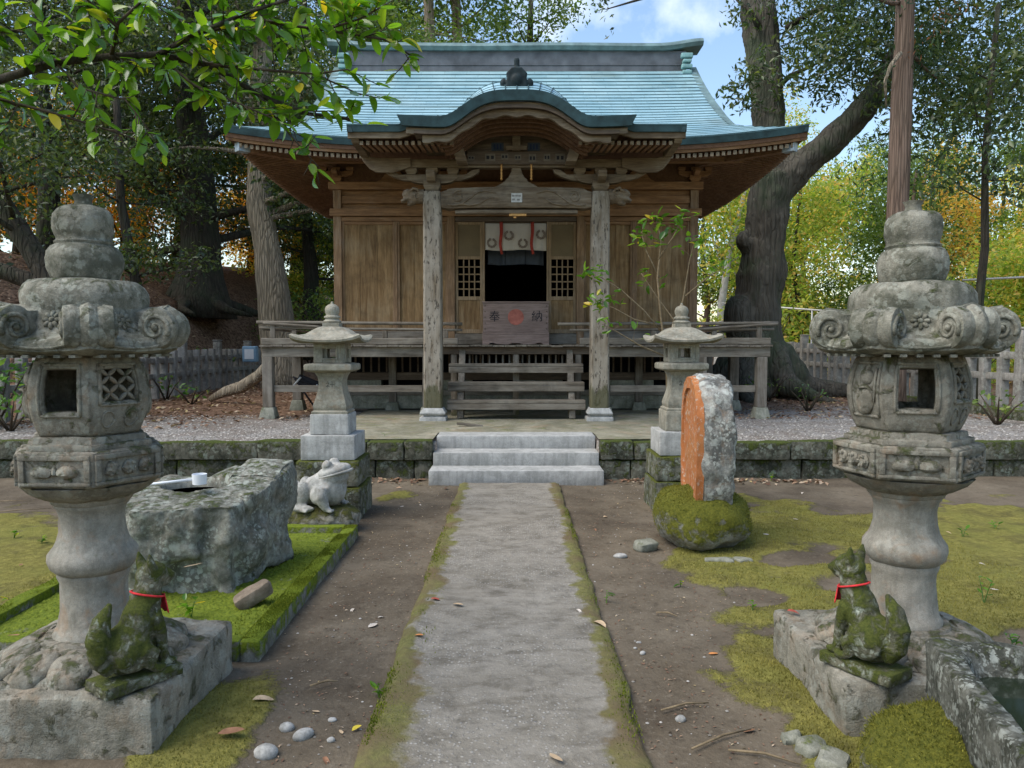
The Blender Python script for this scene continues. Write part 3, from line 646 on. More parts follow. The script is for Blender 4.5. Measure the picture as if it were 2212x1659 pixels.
sbox("sill", M['grey_x'], CX + 1.10, WR + 0.02, WF - 0.06, WF + 0.06, 1.49, 1.70)
sbox("sill", M['grey_x'], CX - 0.98, CX + 0.98, WF - 0.05, WF + 0.06, 1.49, 1.66)
def plank_panel(x0, x1, z0, z1, y, n, mat, seed=1):
    rd = random.Random(seed); e = [x0 + (x1 - x0) * i / n for i in range(n + 1)]
    for i in range(n):
        d = rd.uniform(-0.002, 0.002); sbox("panel_board", mat, e[i] + 0.001, e[i + 1] - 0.001, y + d, y + 0.018 + d, z0, z1, 0.002)
for (a, b, sd_) in ((-2.795, -1.945, 1), (-1.905, -1.10, 2), (1.10, 1.88, 3), (1.92, 2.795, 4)):
    plank_panel(CX + a, CX + b, 1.70, 3.462, WF + 0.012 + (0.02 if sd_ in (2, 3) else 0), 3, M['panel'], sd_)
    for sx in (a + 0.017, b - 0.017): sbox("stile", M['wood_z'], CX + sx - 0.017, CX + sx + 0.017, WF - 0.008, WF + 0.008, 1.702, 3.460, 0.003)
    for zz in (1.73, 3.435): sbox("door_rail", M['wood_x'], CX + a + 0.036, CX + b - 0.036, WF - 0.006, WF + 0.009, zz - 0.026, zz + 0.024, 0.003)
sbox("batten", M['wood_z'], CX - 1.944, CX - 1.906, WF - 0.022, WF + 0.01, 1.702, 3.460, 0.004)
sbox("batten", M['wood_z'], CX + 1.881, CX + 1.919, WF - 0.022, WF + 0.01, 1.702, 3.460, 0.004)
# --- lattice doors either side of the doorway
DX0, DX1 = CX - 0.50, CX + 0.50
for s, (a, b) in ((-1, (CX - 0.975, DX0 - 0.03)), (1, (DX1 + 0.03, CX + 0.975))):
    d = S(MB().box(a, a + 0.045, WF + 0.0, WF + 0.045, 1.665, 3.452).box(b - 0.045, b, WF + 0.0, WF + 0.045, 1.665, 3.452)
          .box(a + 0.045, b - 0.045, WF + 0.002, WF + 0.043, 1.665, 1.73).box(a + 0.045, b - 0.045, WF + 0.002, WF + 0.043, 2.20, 2.26)
          .box(a + 0.045, b - 0.045, WF + 0.002, WF + 0.043, 2.855, 2.905).box(a + 0.045, b - 0.045, WF + 0.002, WF + 0.043, 3.41, 3.452), "lattice_door", M['lattice'], 0.004)
    S(MB().box(a + 0.046, b - 0.046, WF + 0.014, WF + 0.026, 1.731, 2.199), "lower_panel", M['panel'], 0, d)
    S(MB().box(a + 0.046, b - 0.046, WF + 0.014, WF + 0.026, 2.906, 3.409), "upper_panel", plain('plain_ply_panel', (0.155, 0.115, 0.062), 0.7, 0.3, 0.2, 2.0) if s < 0 else bpy.data.materials['plain_ply_panel'], 0, d)
    w = b - a - 0.092
    for i in range(1, 4):
        x = a + 0.046 + w * i / 4; S(MB().box(x - 0.010, x + 0.010, WF + 0.008, WF + 0.024, 2.261, 2.854), "lattice_bar", M['lattice'], 0, d)
    for i in range(1, 5):
        z = 2.261 + 0.594 * i / 5; S(MB().box(a + 0.046, b - 0.046, WF + 0.0245, WF + 0.038, z - 0.010, z + 0.010), "lattice_bar", M['lattice'], 0, d)
for x in (DX0 - 0.014, DX1 + 0.014): sbox("door_jamb", M['lattice'], x - 0.014, x + 0.014, WF - 0.012, WF + 0.06, 1.66, 3.455, 0.004)
# --- side and back walls, dark inside
sbox("side_wall", M['panel'], WL + 0.05, WL + 0.08, WF + 0.1, WB, 1.45, 4.0, 0)
sbox("side_wall", M['panel'], WR - 0.08, WR - 0.05, WF + 0.1, WB, 1.45, 4.0, 0)
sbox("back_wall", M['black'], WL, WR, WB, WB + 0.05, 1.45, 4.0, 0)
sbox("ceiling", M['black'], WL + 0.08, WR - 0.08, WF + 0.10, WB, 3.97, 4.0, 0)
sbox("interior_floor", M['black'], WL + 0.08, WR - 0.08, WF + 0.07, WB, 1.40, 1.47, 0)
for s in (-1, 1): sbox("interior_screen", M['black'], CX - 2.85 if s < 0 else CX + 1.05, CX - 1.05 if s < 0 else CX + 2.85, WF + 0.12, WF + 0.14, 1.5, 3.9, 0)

# --- veranda
VL, VR, VF = CX - 3.80, CX + 3.80, 11.30
def vplanks():
    n = 44
    for i in range(n):                                            # front boards run front to back
        a = VL + (VR - VL) * i / n; b = VL + (VR - VL) * (i + 1) / n
        z = FZ + random.uniform(-0.006, 0.004)
        sbox("floor_board", M['grey_y'], a + 0.003, b - 0.003, VF + random.uniform(-0.02, 0.012), WF - 0.06, z - 0.028, z, 0.003)
    for s in (-1, 1):
        for i in range(24):
            a = WF + 4.9 * i / 24; b = WF + 4.9 * (i + 1) / 24
            x0, x1 = (VL, WL + 0.04) if s < 0 else (WR - 0.04, VR)
            sbox("floor_board", M['grey_x'], x0, x1, a - 0.05, b - 0.056, FZ - 0.03, FZ - 0.002, 0.003)
vplanks()
sbox("veranda_beam", M['grey_x'], VL + 0.02, CX - 1.26, VF + 0.06, VF + 0.17, 1.30, 1.449)
sbox("veranda_beam", M['grey_x'], CX + 1.26, VR - 0.02, VF + 0.06, VF + 0.17, 1.30, 1.449)
sbox("veranda_beam", M['dark_wood'], CX - 1.255, CX + 1.255, VF + 0.10, VF + 0.20, 1.34, 1.449)
for x in (VL + 0.06, VR - 0.17): sbox("veranda_beam", M['grey_y'], x, x + 0.11, VF + 0.175, 17.2, 1.30, 1.447)
vp = [(-3.70, VF + 0.115), (3.66, VF + 0.115), (-2.86, VF + 0.115), (2.78, VF + 0.115), (-1.33, VF + 0.115), (1.33, VF + 0.115)]
vp += [(s * 3.68, y) for s in (-1, 1) for y in (12.9, 14.6, 16.3)] + [(s * 2.86, y) for s in (-1, 1) for y in (12.42, 14.6)] + [(-2.0, 12.42), (2.0, 12.42)]
for (px, py) in vp:
    w = 0.075 if abs(px) > 3 else 0.06
    gzv = 0.40
    sbox("veranda_post", M['grey_z'], CX + px - w, CX + px + w, py - w, py + w, gzv + 0.15, 1.30, 0.008)
    f = MB(); f.loops([[(CX + px + q * sx, py + q * sy, z) for sx, sy in ((-1, -1), (1, -1), (1, 1), (-1, 1))] for q, z in ((0.125, gzv - 0.06), (0.115, gzv + 0.02), (0.085, gzv + 0.15))])
    rough("footing", f, M['footing'], sh, world=True, cut=0.08, amp=0.005, freq=9, bev=0.008, seed=px)
sbox("brace_beam", M['grey_x'], CX - 3.62, CX - 1.4, VF + 0.09, VF + 0.14, 0.775, 0.875)
sbox("brace_beam", M['grey_x'], CX + 1.4, CX + 3.58, VF + 0.09, VF + 0.14, 0.775, 0.875)
# base of the building: pale foundation blocks with air vents, a dark slatted skirt above
for z0, z1, pat in ((0.44, 0.655, None), (0.745, 0.905, 'vent')):
    x = WL
    i = 0
    while x < WR - 0.01:
        w = min(0.74 if pat else 0.98, WR - x)
        if not (pat and i % 2 == 1): sbox("foundation_block", M['footing'], x + 0.003, x + w - 0.003, WF + 0.02, WF + 0.22, z0, z1, 0.006)
        x += w; i += 1
sbox("ground_sill", M['grey_x'], WL, WR, WF + 0.0, WF + 0.2, 0.658, 0.742)
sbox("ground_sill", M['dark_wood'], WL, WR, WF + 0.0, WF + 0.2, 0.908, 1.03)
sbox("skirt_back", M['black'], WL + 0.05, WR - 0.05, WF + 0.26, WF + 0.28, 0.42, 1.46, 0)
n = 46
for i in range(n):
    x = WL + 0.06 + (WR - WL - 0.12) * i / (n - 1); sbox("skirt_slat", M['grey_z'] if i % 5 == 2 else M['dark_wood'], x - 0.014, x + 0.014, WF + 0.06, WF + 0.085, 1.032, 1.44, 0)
# wooden stair up to the veranda
for zt, yf in ((1.205, 11.18), (0.945, 10.98), (0.695, 10.80)):
    sbox("stair_tread", M['grey_x'], CX - 0.985, CX + 0.985, yf, yf + 0.26, zt - 0.045, zt, 0.008)
    sbox("stair_riser", M['grey_x'], CX - 0.985, CX + 0.985, yf + 0.004, yf + 0.05, zt - 0.135, zt - 0.046, 0.006)
for px in (-0.80, 0.80):
    m = MB(); p = [(10.86, 0.43), (10.86, 0.55), (11.42, 1.44), (11.55, 1.44), (11.10, 0.43)]
    m.extrude(p, 'x', CX + px - 0.045, CX + px + 0.045); S(m, "stringer", M['grey_y'], 0.006)
for px in (-0.93, 0.93, 0.0): sbox("stair_post", M['grey_z'], CX + px - 0.045, CX + px + 0.045, 11.42, 11.50, 0.425, 1.34, 0.006)
sbox("stair_slat_rail", M['grey_x'], CX - 0.88, CX + 0.88, 11.53, 11.56, 1.10, 1.14, 0.004)
for i in range(17):
    x = CX - 0.80 + 1.6 * i / 16; sbox("stair_slat", M['grey_z'], x - 0.012, x + 0.012, 11.53, 11.552, 1.145, 1.33, 0)
# railing: old rails, one end loose and sagging
def rail(name, x0, y0, z0, x1, y1, z1, r=0.026, mat='grey_x'):
    m = MB(); m.tube([(lerp(x0, x1, i / 12), lerp(y0, y1, i / 12), lerp(z0, z1, i / 12) + 0.006 * nz(i * 0.3, x0, 1.0, 3)) for i in range(13)], r, 8, 0.9, wob=0.12, seed=x0); return S(m, name, M[mat], smooth=True)
ry = VF + 0.10
rail("handrail", VL - 0.06, ry, 1.815, CX - 0.80, ry, 1.790, 0.028); rail("middle_rail", VL - 0.02, ry, 1.735, CX - 0.80, ry, 1.700, 0.022)
rail("handrail", VL + 0.05, ry - 0.04, 1.800, CX - 2.9, ry - 0.05, 1.745, 0.022)
rail("handrail", CX + 0.62, ry, 1.790, VR + 0.10, ry, 1.805, 0.026); rail("middle_rail", CX + 0.80, ry, 1.700, VR + 0.04, ry, 1.712, 0.020)
rail("handrail", CX + 2.5, ry - 0.05, 1.70, VR + 0.08, ry - 0.05, 1.790, 0.020)
for (s, x) in ((-1, VL + 0.03), (1, VR - 0.03)):
    rail("handrail", x, ry, 1.81, x, 17.0, 1.81, 0.026, 'grey_y'); rail("middle_rail", x, ry, 1.71, x, 17.0, 1.71, 0.02, 'grey_y')
    sbox("floor_rail", M['grey_y'], x - 0.05, x + 0.05, ry + 0.05, 17.0, FZ + 0.005, FZ + 0.105, 0.008)
sbox("floor_rail", M['grey_x'], VL + 0.02, CX - 0.86, ry - 0.05, ry + 0.045, FZ + 0.005, FZ + 0.100, 0.01)
sbox("floor_rail", M['grey_x'], CX + 0.95, VR - 0.02, ry - 0.05, ry + 0.045, FZ + 0.005, FZ + 0.105, 0.01)
for px in (-3.62, -3.3, -2.55, -1.95, -1.05, 1.15, 2.05, 2.95, 3.62):
    sbox("rail_post", M['grey_z'], CX + px - 0.035, CX + px + 0.035, ry - 0.03, ry + 0.03, FZ + 0.101, 1.69 if abs(px) < 3.5 else 1.79, 0.006)

# --- porch pillars on carved stone bases
PY = 10.75
for s in (-1, 1):
    px = CX + s * 1.165
    m = MB(); w = 0.128; c = 0.022; pr = [(-w + c, -w), (w - c, -w), (w, -w + c), (w, w - c), (w - c, w), (-w + c, w), (-w, w - c), (-w, -w + c)]
    m.loops([[(px + x * q, PY + y * q, z) for x, y in pr] for z, q in ((0.60, 1.0), (1.2, 0.995), (2.4, 0.985), (3.50, 0.965), (3.60, 0.88))])
    S(m, "pillar", M['pillar'], 0.004)
    b = MB(); b.loops([[(px + q * sx, PY + q * sy, z) for sx, sy in ((-1, -1), (1, -1), (1, 1), (-1, 1))] for q, z in ((0.185, 0.40), (0.182, 0.475), (0.13, 0.478), (0.13, 0.492), (0.172, 0.512), (0.178, 0.532), (0.145, 0.585), (0.135, 0.60))])
    rough("pillar_base", b, M['plinth'], sh, world=True, cut=0.08, amp=0.003, freq=8, bev=0.004, seed=s)

# --- carved rainbow beam between the pillars
def rainbow(y0, y1, n=40):
    rings = []
    for i in range(n + 1):
        f = i / n; x = CX - 1.04 + 2.08 * f; q = abs(2 * f - 1)
        top = 3.635 + 0.02 * (1 - q * q) - 0.05 * sstep(0.86, 1.0, q); bot = 3.345 + 0.028 * (1 - q ** 6) + 0.03 * sstep(0.9, 1.0, q)
        rings.append([(x, y0, bot), (x, y0 - 0.018, (top + bot) / 2), (x, y0, top), (x, y1, top), (x, y1 + 0.018, (top + bot) / 2), (x, y1, bot)])
    return MB().loops(rings)
beam = rough("rainbow_beam", rainbow(PY - 0.10, PY + 0.10), M['carved'], sh, world=True, cut=0.06, amp=0.006, freq=12, bev=0.008, seed=2)
def swirl(cx, cz, r, turns, s, y, a0=0.0):
    p = []
    for i in range(34):
        t = i / 33; a = a0 + s * t * turns * 2 * math.pi; q = r * (1 - 0.82 * t); p.append((cx + q * math.cos(a), y, cz + q * math.sin(a)))
    return p
for s in (-1, 1):
    m = MB(); cxs = CX + s * 0.80
    m.tube(swirl(cxs, 3.52, 0.085, 1.6, -s, PY - 0.118, math.pi / 2 + s * 0.5), 0.011, 6)
    m.tube([(cxs - s * x, PY - 0.119, z) for x, z in ((-0.15, 3.41), (-0.06, 3.40), (0.05, 3.42), (0.16, 3.50), (0.27, 3.58), (0.38, 3.60), (0.52, 3.565))], [0.012, 0.014, 0.014, 0.013, 0.012, 0.010, 0.005], 6)
    m.tube([(cxs - s * x, PY - 0.119, z) for x, z in ((0.05, 3.42), (0.15, 3.40), (0.3, 3.425), (0.42, 3.50), (0.5, 3.50))], [0.012, 0.012, 0.010, 0.008, 0.004], 6)
    S(m, "scroll_carving", M['carved'], 0, beam, smooth=True)
S(MB().box(CX - 0.85, CX + 0.85, PY - 0.06, PY + 0.06, 3.300, 3.352), "beam_under_strip", M['carved'], 0.006)
S(MB().box(CX - 0.07, CX + 0.08, PY - 0.1235, PY - 0.121, 3.44, 3.565), "paper_slip", M['paper'], 0, beam)
for q, (dx, dz) in enumerate(((-0.045, 0.028), (0.0, 0.030), (0.042, 0.028), (-0.04, -0.022), (0.025, -0.025))):
    S(MB().box(CX + dx - 0.017, CX + dx + 0.022, PY - 0.125, PY - 0.124, 3.50 + dz - 0.012, 3.50 + dz + 0.013), "faded_print", plain('faded_print', (0.22, 0.21, 0.20), 0.9, 0.1) if q == 0 else bpy.data.materials['faded_print'], 0, beam)
S(MB().box(CX - 0.10, CX + 0.14, PY - 0.06, PY - 0.03, 3.262, 3.299).box(CX - 0.04, CX + 0.0, PY - 0.05, PY - 0.02, 3.235, 3.261), "hook_plate", M['brass'], 0.005)

# --- beast-head nosings on the outside of the pillars
def nosing(s):
    px = CX + s * 1.29; m = MB()
    m.sphere((px + s * 0.10, PY, 3.535), (0.15, 0.085, 0.095)); m.sphere((px + s * 0.20, PY, 3.575), (0.10, 0.075, 0.07)); m.sphere((px + s * 0.235, PY, 3.505), (0.085, 0.065, 0.04), M=Euler((0, s * 0.5, 0)).to_matrix())
    m.sphere((px + s * 0.15, PY, 3.455), (0.09, 0.06, 0.035), M=Euler((0, s * 0.35, 0)).to_matrix())
    for yy in (-1, 1):
        m.tube([(px + s * 0.17, PY + yy * 0.075, 3.60), (px + s * 0.13, PY + yy * 0.10, 3.64), (px + s * 0.07, PY + yy * 0.095, 3.62), (px + s * 0.05, PY + yy * 0.08, 3.56)], [0.02, 0.022, 0.02, 0.008], 8)
        m.sphere((px + s * 0.20, PY + yy * 0.068, 3.60), 0.020)
        m.tube([(px + s * 0.24, PY + yy * 0.055, 3.49), (px + s * 0.30, PY + yy * 0.06, 3.47), (px + s * 0.325, PY + yy * 0.05, 3.51)], [0.016, 0.013, 0.004], 8)
    m.tube([(px - 0.02 * s, PY, 3.54), (px + s * 0.06, PY, 3.54)], 0.105, 12)
    o = fuse("beast_nosing", m, M['carved'], sh, world=True, voxel=0.011, smooth_it=2, amp=0.006, freq=22, seed=s)
    for yy in (-1, 1): S(MB().tube(swirl(px + s * 0.08, 3.53, 0.045, 1.3, 1, PY + yy * 0.088, 0.4), 0.008, 5), "curl", M['carved'], 0, o, smooth=True)
nosing(-1); nosing(1)

# --- bracket sets
def bracket(cx, cy, z, sc=1.0, mat='carved', wide=True):
    g_ = S(MB().box(cx - 0.10 * sc, cx + 0.10 * sc, cy - 0.10 * sc, cy + 0.10 * sc, z + 0.05 * sc, z + 0.12 * sc)
           .loops([[(cx + q * a, cy + q * b, zz) for a, b in ((-1, -1), (1, -1), (1, 1), (-1, 1))] for q, zz in ((0.072 * sc, z), (0.10 * sc, z + 0.05 * sc))]), "bearing_block", M[mat], 0.004)
    w = 0.31 * sc
    prof = [(-w, z + 0.20 * sc), (w, z + 0.20 * sc), (w, z + 0.165 * sc), (w * 0.92, z + 0.135 * sc), (w * 0.72, z + 0.105 * sc), (w * 0.45, z + 0.092 * sc), (-w * 0.45, z + 0.092 * sc), (-w * 0.72, z + 0.105 * sc), (-w * 0.92, z + 0.135 * sc), (-w, z + 0.165 * sc)]
    S(MB().extrude([(cx + a, b) for a, b in prof], 'y', cy - 0.055 * sc, cy + 0.055 * sc), "bracket_arm", M[mat], 0.005)
    S(MB().extrude([(cy + a * 0.9, b + 0.001) for a, b in prof], 'x', cx - 0.05 * sc, cx + 0.05 * sc), "bracket_arm", M[mat], 0.005)
    for dx in (-0.25, 0, 0.25):
        x = cx + dx * sc
        S(MB().loops([[(x + q * a, cy + q * b, zz) for a, b in ((-1, -1), (1, -1), (1, 1), (-1, 1))] for q, zz in ((0.048 * sc, z + 0.203 * sc), (0.068 * sc, z + 0.235 * sc), (0.068 * sc, z + 0.275 * sc))]), "bearing_block", M[mat], 0.003)
for s in (-1, 1): bracket(CX + s * 1.165, PY, 3.605, 1.15)
for px in (-2.86, 2.86, -1.04, 1.04): bracket(CX + px, WF - 0.02, 4.076, 0.85, 'wood_x')
for s in (-1, 1):
    for sx in (1, -1):        # curled tails under the porch brackets
        m = MB(); c0 = CX + s * 1.165
        m.extrude([(c0 + sx * a, b) for a, b in ((0.30, 3.835), (0.46, 3.835), (0.56, 3.90), (0.66, 3.915), (0.64, 3.86), (0.54, 3.80), (0.40, 3.755), (0.26, 3.745))], 'y', PY - 0.045, PY + 0.045)
        S(m, "bracket_tail", M['carved'], 0.006)
sbox("porch_purlin", M['carved'], CX - 2.05, CX + 2.05, PY - 0.07, PY + 0.07, 3.925, 4.04)
sbox("porch_fascia", M['dark_wood'], CX - 0.68, CX + 0.72, PY - 0.115, PY - 0.072, 3.955, 4.135)
for s in (-1, 1):             # long carved arms that carry the porch eave at its ends
    m = MB(); m.extrude([(CX + s * a, b) for a, b in ((1.45, 3.925), (1.70, 3.845), (1.93, 3.85), (2.02, 3.90), (2.10, 3.99), (2.15, 4.10), (2.15, 4.165), (2.04, 4.165), (2.0, 4.045), (1.45, 4.045))], 'y', PY - 0.12, PY - 0.073); S(m, "eave_arm", M['carved'], 0.006)
    m = MB(); m.extrude([(y, z) for y, z in ((10.75, 4.045), (10.0, 4.085), (9.93, 4.15), (9.93, 4.19), (10.75, 4.26))], 'x', CX + s * 2.08 - 0.05, CX + s * 2.08 + 0.05); S(m, "bargeboard", M['carved'], 0.006)
    m = MB(); m.extrude([(CX + s * a, b) for a, b in ((0.66, 3.93), (0.80, 3.93), (0.90, 4.18), (0.73, 4.18))], 'y', PY - 0.42, PY - 0.12); S(m, "hanging_strut", M['carved'], 0.006)

# frog-leg strut on the rainbow beam and the dark gable board with stickers
m = MB(); fl = [(a * 0.64, b) for a, b in [(-0.55, 3.64), (-0.46, 3.665), (-0.36, 3.70), (-0.26, 3.74), (-0.17, 3.80), (-0.12, 3.87), (-0.10, 3.93), (0.10, 3.93), (0.12, 3.87), (0.17, 3.80), (0.26, 3.74), (0.36, 3.70), (0.46, 3.665), (0.55, 3.64)]]
m.extrude([(CX + a, b) for a, b in fl], 'y', PY - 0.05, PY + 0.05)
rough("frog_leg_strut", m, M['carved'], sh, world=True, cut=0.05, amp=0.012, freq=22, bev=0.006, seed=5)
stk = [(-0.62, 4.045, 0.045, 0.028), (-0.36, 4.05, 0.07, 0.05), (-0.16, 4.06, 0.05, 0.04), (0.02, 4.05, 0.045, 0.035), (0.22, 4.04, 0.05, 0.055), (0.42, 4.05, 0.045, 0.05), (0.60, 4.045, 0.065, 0.055)]
for i, (dx, z, w, h) in enumerate(stk):
    p = S(MB().box(CX + dx - w, CX + dx + w, PY - 0.1185, PY - 0.1165, z - h, z + h), "paper_slip", plain('darkened_paper', (0.155, 0.135, 0.11), 0.9, 0.1) if i == 0 else bpy.data.materials['darkened_paper'], 0)
    for k in range(2):
        x = CX + dx - w * 0.45 + k * w * 0.9; S(MB().box(x - w * 0.28, x + w * 0.28, PY - 0.1198, PY - 0.1192, z - h * 0.45, z + h * 0.45), "faded_print", M['ink'], 0, p)
for s in (-1, 1):
    m = MB(); m.tube([(CX + s * 0.205, PY - 0.14, 3.955 - 0.02 * i) for i in range(12)], [0.012 if i % 2 else 0.02 for i in range(12)], 8); S(m, "hanging_chain", M['brass'], smooth=True)

# ================================================================ roof
EY, XE, XV, RY = 11.08, 4.18, 3.38, 14.62
def zm(y): t = y - EY; return 4.42 + 0.39 * t + 0.0636 * t * t
def lift(x, t): return 0.20 * max(0.0, (abs(x) - 1.7) / 2.48) ** 2.0 * math.exp(-max(0.0, t) / 1.7)
def zmain(x, y):                       # x measured from the axis
    z = zm(y) + lift(x, y - EY)
    if abs(x) > XV:
        e = XE - abs(x); z = min(z, 4.42 + 0.40 * e + 0.09 * e * e + lift(XE, y - EY) * (abs(x) / XE) ** 2)
    return z
def bump_k(d): d = abs(d); return 0.325 * (0.5 + 0.5 * math.cos(math.pi * (d / 0.95) ** 1.7)) if d < 0.95 else 0.02 * ((d - 0.95) / 0.54) ** 2
def zkara(d, y=9.66):
    dy = max(0.0, y - 9.66); return 4.305 + bump_k(d) + (0.64 * min(dy, 0.42) + 0.10 * max(0.0, dy - 0.42)) * math.sqrt(max(0.0, bump_k(d) if abs(d) < 0.95 else 0.0) / 0.325)
def zporch(x, y):
    z = zmain(x, y) if y >= EY else 4.42 - 0.118 * (EY - y)
    if abs(x) < 1.49: z = max(z, zkara(x, y) + 0.004)
    return z
def courses(name, y0, y1, n, xs, zf, mat):
    m = MB(); nx = len(xs); v = []; f = []
    for i in range(n):
        a = lerp(y0, y1, i / n); b = lerp(y0, y1, (i + 1) / n); base = len(v); lip = 0.004 + 0.008 * sstep(EY, RY, a)
        for x in xs: v.append((CX + x, a - 0.010, zf(x, a) - 0.004))
        for x in xs: v.append((CX + x, a - 0.010 - lip * 0.3, zf(x, a) + lip))
        for x in xs: v.append((CX + x, b, zf(x, b) + 0.001))
        for r in range(2):
            for k in range(nx - 1): f.append((base + r * nx + k, base + r * nx + k + 1, base + (r + 1) * nx + k + 1, base + (r + 1) * nx + k))
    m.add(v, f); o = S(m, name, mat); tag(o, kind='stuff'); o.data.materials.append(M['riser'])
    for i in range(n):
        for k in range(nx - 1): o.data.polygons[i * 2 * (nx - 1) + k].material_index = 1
    return o
xs_main = [-XE + 2 * XE * i / 96 for i in range(97)]
xs_main += [-XV, XV, XV + 0.004, -XV - 0.004]; xs_main.sort()
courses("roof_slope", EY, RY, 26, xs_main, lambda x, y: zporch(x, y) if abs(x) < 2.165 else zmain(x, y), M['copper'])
xs_p = [-2.165 + 4.33 * i / 72 for i in range(73)]
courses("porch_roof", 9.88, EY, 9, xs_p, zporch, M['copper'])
xs_k = [-1.49 + 2.98 * i / 60 for i in range(61)]
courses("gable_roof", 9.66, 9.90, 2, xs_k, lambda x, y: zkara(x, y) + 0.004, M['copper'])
for i in range(15):               # lapped joints of the copper along the curved gable
    x = -0.98 + 1.96 * i / 14
    S(MB().tube([(CX + x * (1 + 0.04 * q), 9.66 + 0.46 * q / 4, max(zkara(x * (1 + 0.04 * q), 9.66 + 0.46 * q / 4), 4.42 - 0.118 * (EY - 9.66 - 0.46 * q / 4) if q else 0) + 0.024) for q in range(5)], 0.0065, 6), 'copper_joint', M['copper_edge'])
# back half and gable ends
m = MB(); v = []; f = []; xs_b = [-XE + 2 * XE * i / 40 for i in range(41)]
for j in range(9):
    y = lerp(2 * 14.85 - EY, 15.08, j / 8)
    for x in xs_b: v.append((CX + x, y, zmain(x, 2 * 14.85 - y)))
for j in range(8):
    for k in range(40): f.append((j * 41 + k, (j + 1) * 41 + k, (j + 1) * 41 + k + 1, j * 41 + k + 1))
m.add(v, f); S(m, "back_slope", M['copper'])
for s in (-1, 1):
    pts = [(y, zm(y) - 0.02) for y in [12.25 + 2.37 * i / 8 for i in range(9)]]; pts += [(29.7 - y, z) for y, z in pts[::-1]]
    m = MB(); m.extrude(pts, 'x', CX + s * (XV - 0.25), CX + s * (XV - 0.22)); S(m, "gable_wall", M['dark_wood'])
    m = MB(); rings = []
    for i in range(15):
        y = 11.95 + (RY + 0.1 - 11.95) * i / 14; z = zm(y) + lift(XV, y - EY); q = min(1.0, i / 5.0); rings.append([(CX + s * (XV - 0.10), y, z + 0.012), (CX + s * (XV + 0.035 * q), y, z + 0.004 + 0.018 * q), (CX + s * (XV + 0.035 * q), y, z - 0.02 - 0.08 * q), (CX + s * (XV - 0.03), y, z - 0.02 - 0.08 * q)])
    m.loops(rings if s > 0 else [r[::-1] for r in rings]); S(m, "verge", M['copper_cap'])
# side eave skirt (copper) so that the eave edge has body
def band(name, pts, mat, h0, h1, inset, thick=0.05, inward=(0, 1)):
    """pts: (x, y, ztop) along the eave; band from ztop-h0 to ztop-h1; the lower edge set back by inset"""
    rings = []
    for (x, y, z) in pts:
        ix, iy = inward; rings.append([(x, y, z - h0), (x + ix * inset, y + iy * inset, z - h1), (x + ix * (inset + thick), y + iy * (inset + thick), z - h1), (x + ix * thick, y + iy * thick, z - h0)])
    return S(MB().loops(rings), name, mat)
for s in (-1, 1):
    ex = [2.10 + (XE - 2.10) * i / 20 for i in range(21)]
    P0 = [(CX + s * x, EY - 0.012, zmain(x, EY) + 0.012) for x in ex]
    band("eave_band", P0, M['copper_edge'], 0.0, 0.105, 0.03)
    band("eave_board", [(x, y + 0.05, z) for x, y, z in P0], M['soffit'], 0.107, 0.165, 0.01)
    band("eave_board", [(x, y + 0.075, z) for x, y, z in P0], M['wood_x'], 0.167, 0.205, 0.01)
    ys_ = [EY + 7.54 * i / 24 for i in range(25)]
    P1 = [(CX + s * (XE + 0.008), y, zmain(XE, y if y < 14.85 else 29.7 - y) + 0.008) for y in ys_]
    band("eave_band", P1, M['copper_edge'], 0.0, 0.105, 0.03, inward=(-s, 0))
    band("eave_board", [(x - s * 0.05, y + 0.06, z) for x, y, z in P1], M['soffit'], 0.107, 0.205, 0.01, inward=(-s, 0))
for s in (-1, 1):
    P2 = [(CX + s * x, 9.872, zporch(x, 9.88) + 0.014) for x in (1.36, 1.50, 1.65, 1.8, 2.0, 2.165)]
    band("eave_band", P2, M['copper_edge'], 0.0, 0.095, 0.02)
    band("eave_board", [(x, y + 0.05, z) for x, y, z in P2], M['carved'], 0.097, 0.165, 0.01)
for s in (-1, 1):
    P3 = [(CX + s * 2.170, y, 4.42 - 0.118 * (EY - y) + 0.012) for y in (9.88, 10.3, 10.7, 11.07)]
    band("eave_band", P3, M['copper_edge'], 0.0, 0.10, 0.03, inward=(-s, 0)); 
# --- curved gable: copper band, carved bargeboard, nested ribs, inner wall
K = [(x, zkara(x) + 0.018) for x in xs_k]
def arch(name, y0, y1, h0, h1, mat, w=1.49, inset=0.0, sc_=0.0, bev=0.0):
    rings = []
    for (x, z) in K:
        if abs(x) > w: continue
        d = h1 + sc_ * (math.cos(x * 11.0) ** 2)
        rings.append([(CX + x, y0, z - h0), (CX + x * (1 - inset / 1.49), y0 + inset * 0.5, z - d), (CX + x * (1 - inset / 1.49), y1, z - d), (CX + x, y1, z - h0)])
    return S(MB().loops(rings), name, mat, autosmooth=40)
arch("gable_band", 9.645, 9.72, 0.0, 0.125, M['copper_edge'], 1.49, 0.055)
arch("gable_board", 9.74, 9.80, 0.127, 0.20, M['carved'], 1.40)
arch("gable_board", 9.80, 9.86, 0.20, 0.265, M['carved'], 1.20, 0, 0.03)
for i in range(5): arch("gable_rib", 9.90 + 0.13 * i, 9.95 + 0.13 * i, 0.21, 0.27 + 0.02 * i, M['soffit'], 1.05 - 0.03 * i)
arch("gable_soffit", 9.72, 10.72, 0.16, 0.20, M['dark_wood'], 1.3)
m = MB(); tp = [(x, zkara(x) - 0.16) for x in xs_k if abs(x) < 1.25]; m.extrude([(CX + x, z) for x, z in tp] + [(CX + 1.24, 4.10), (CX - 1.24, 4.10)], 'y', 10.70, 10.74); S(m, "gable_wall", M['dark_wood'])
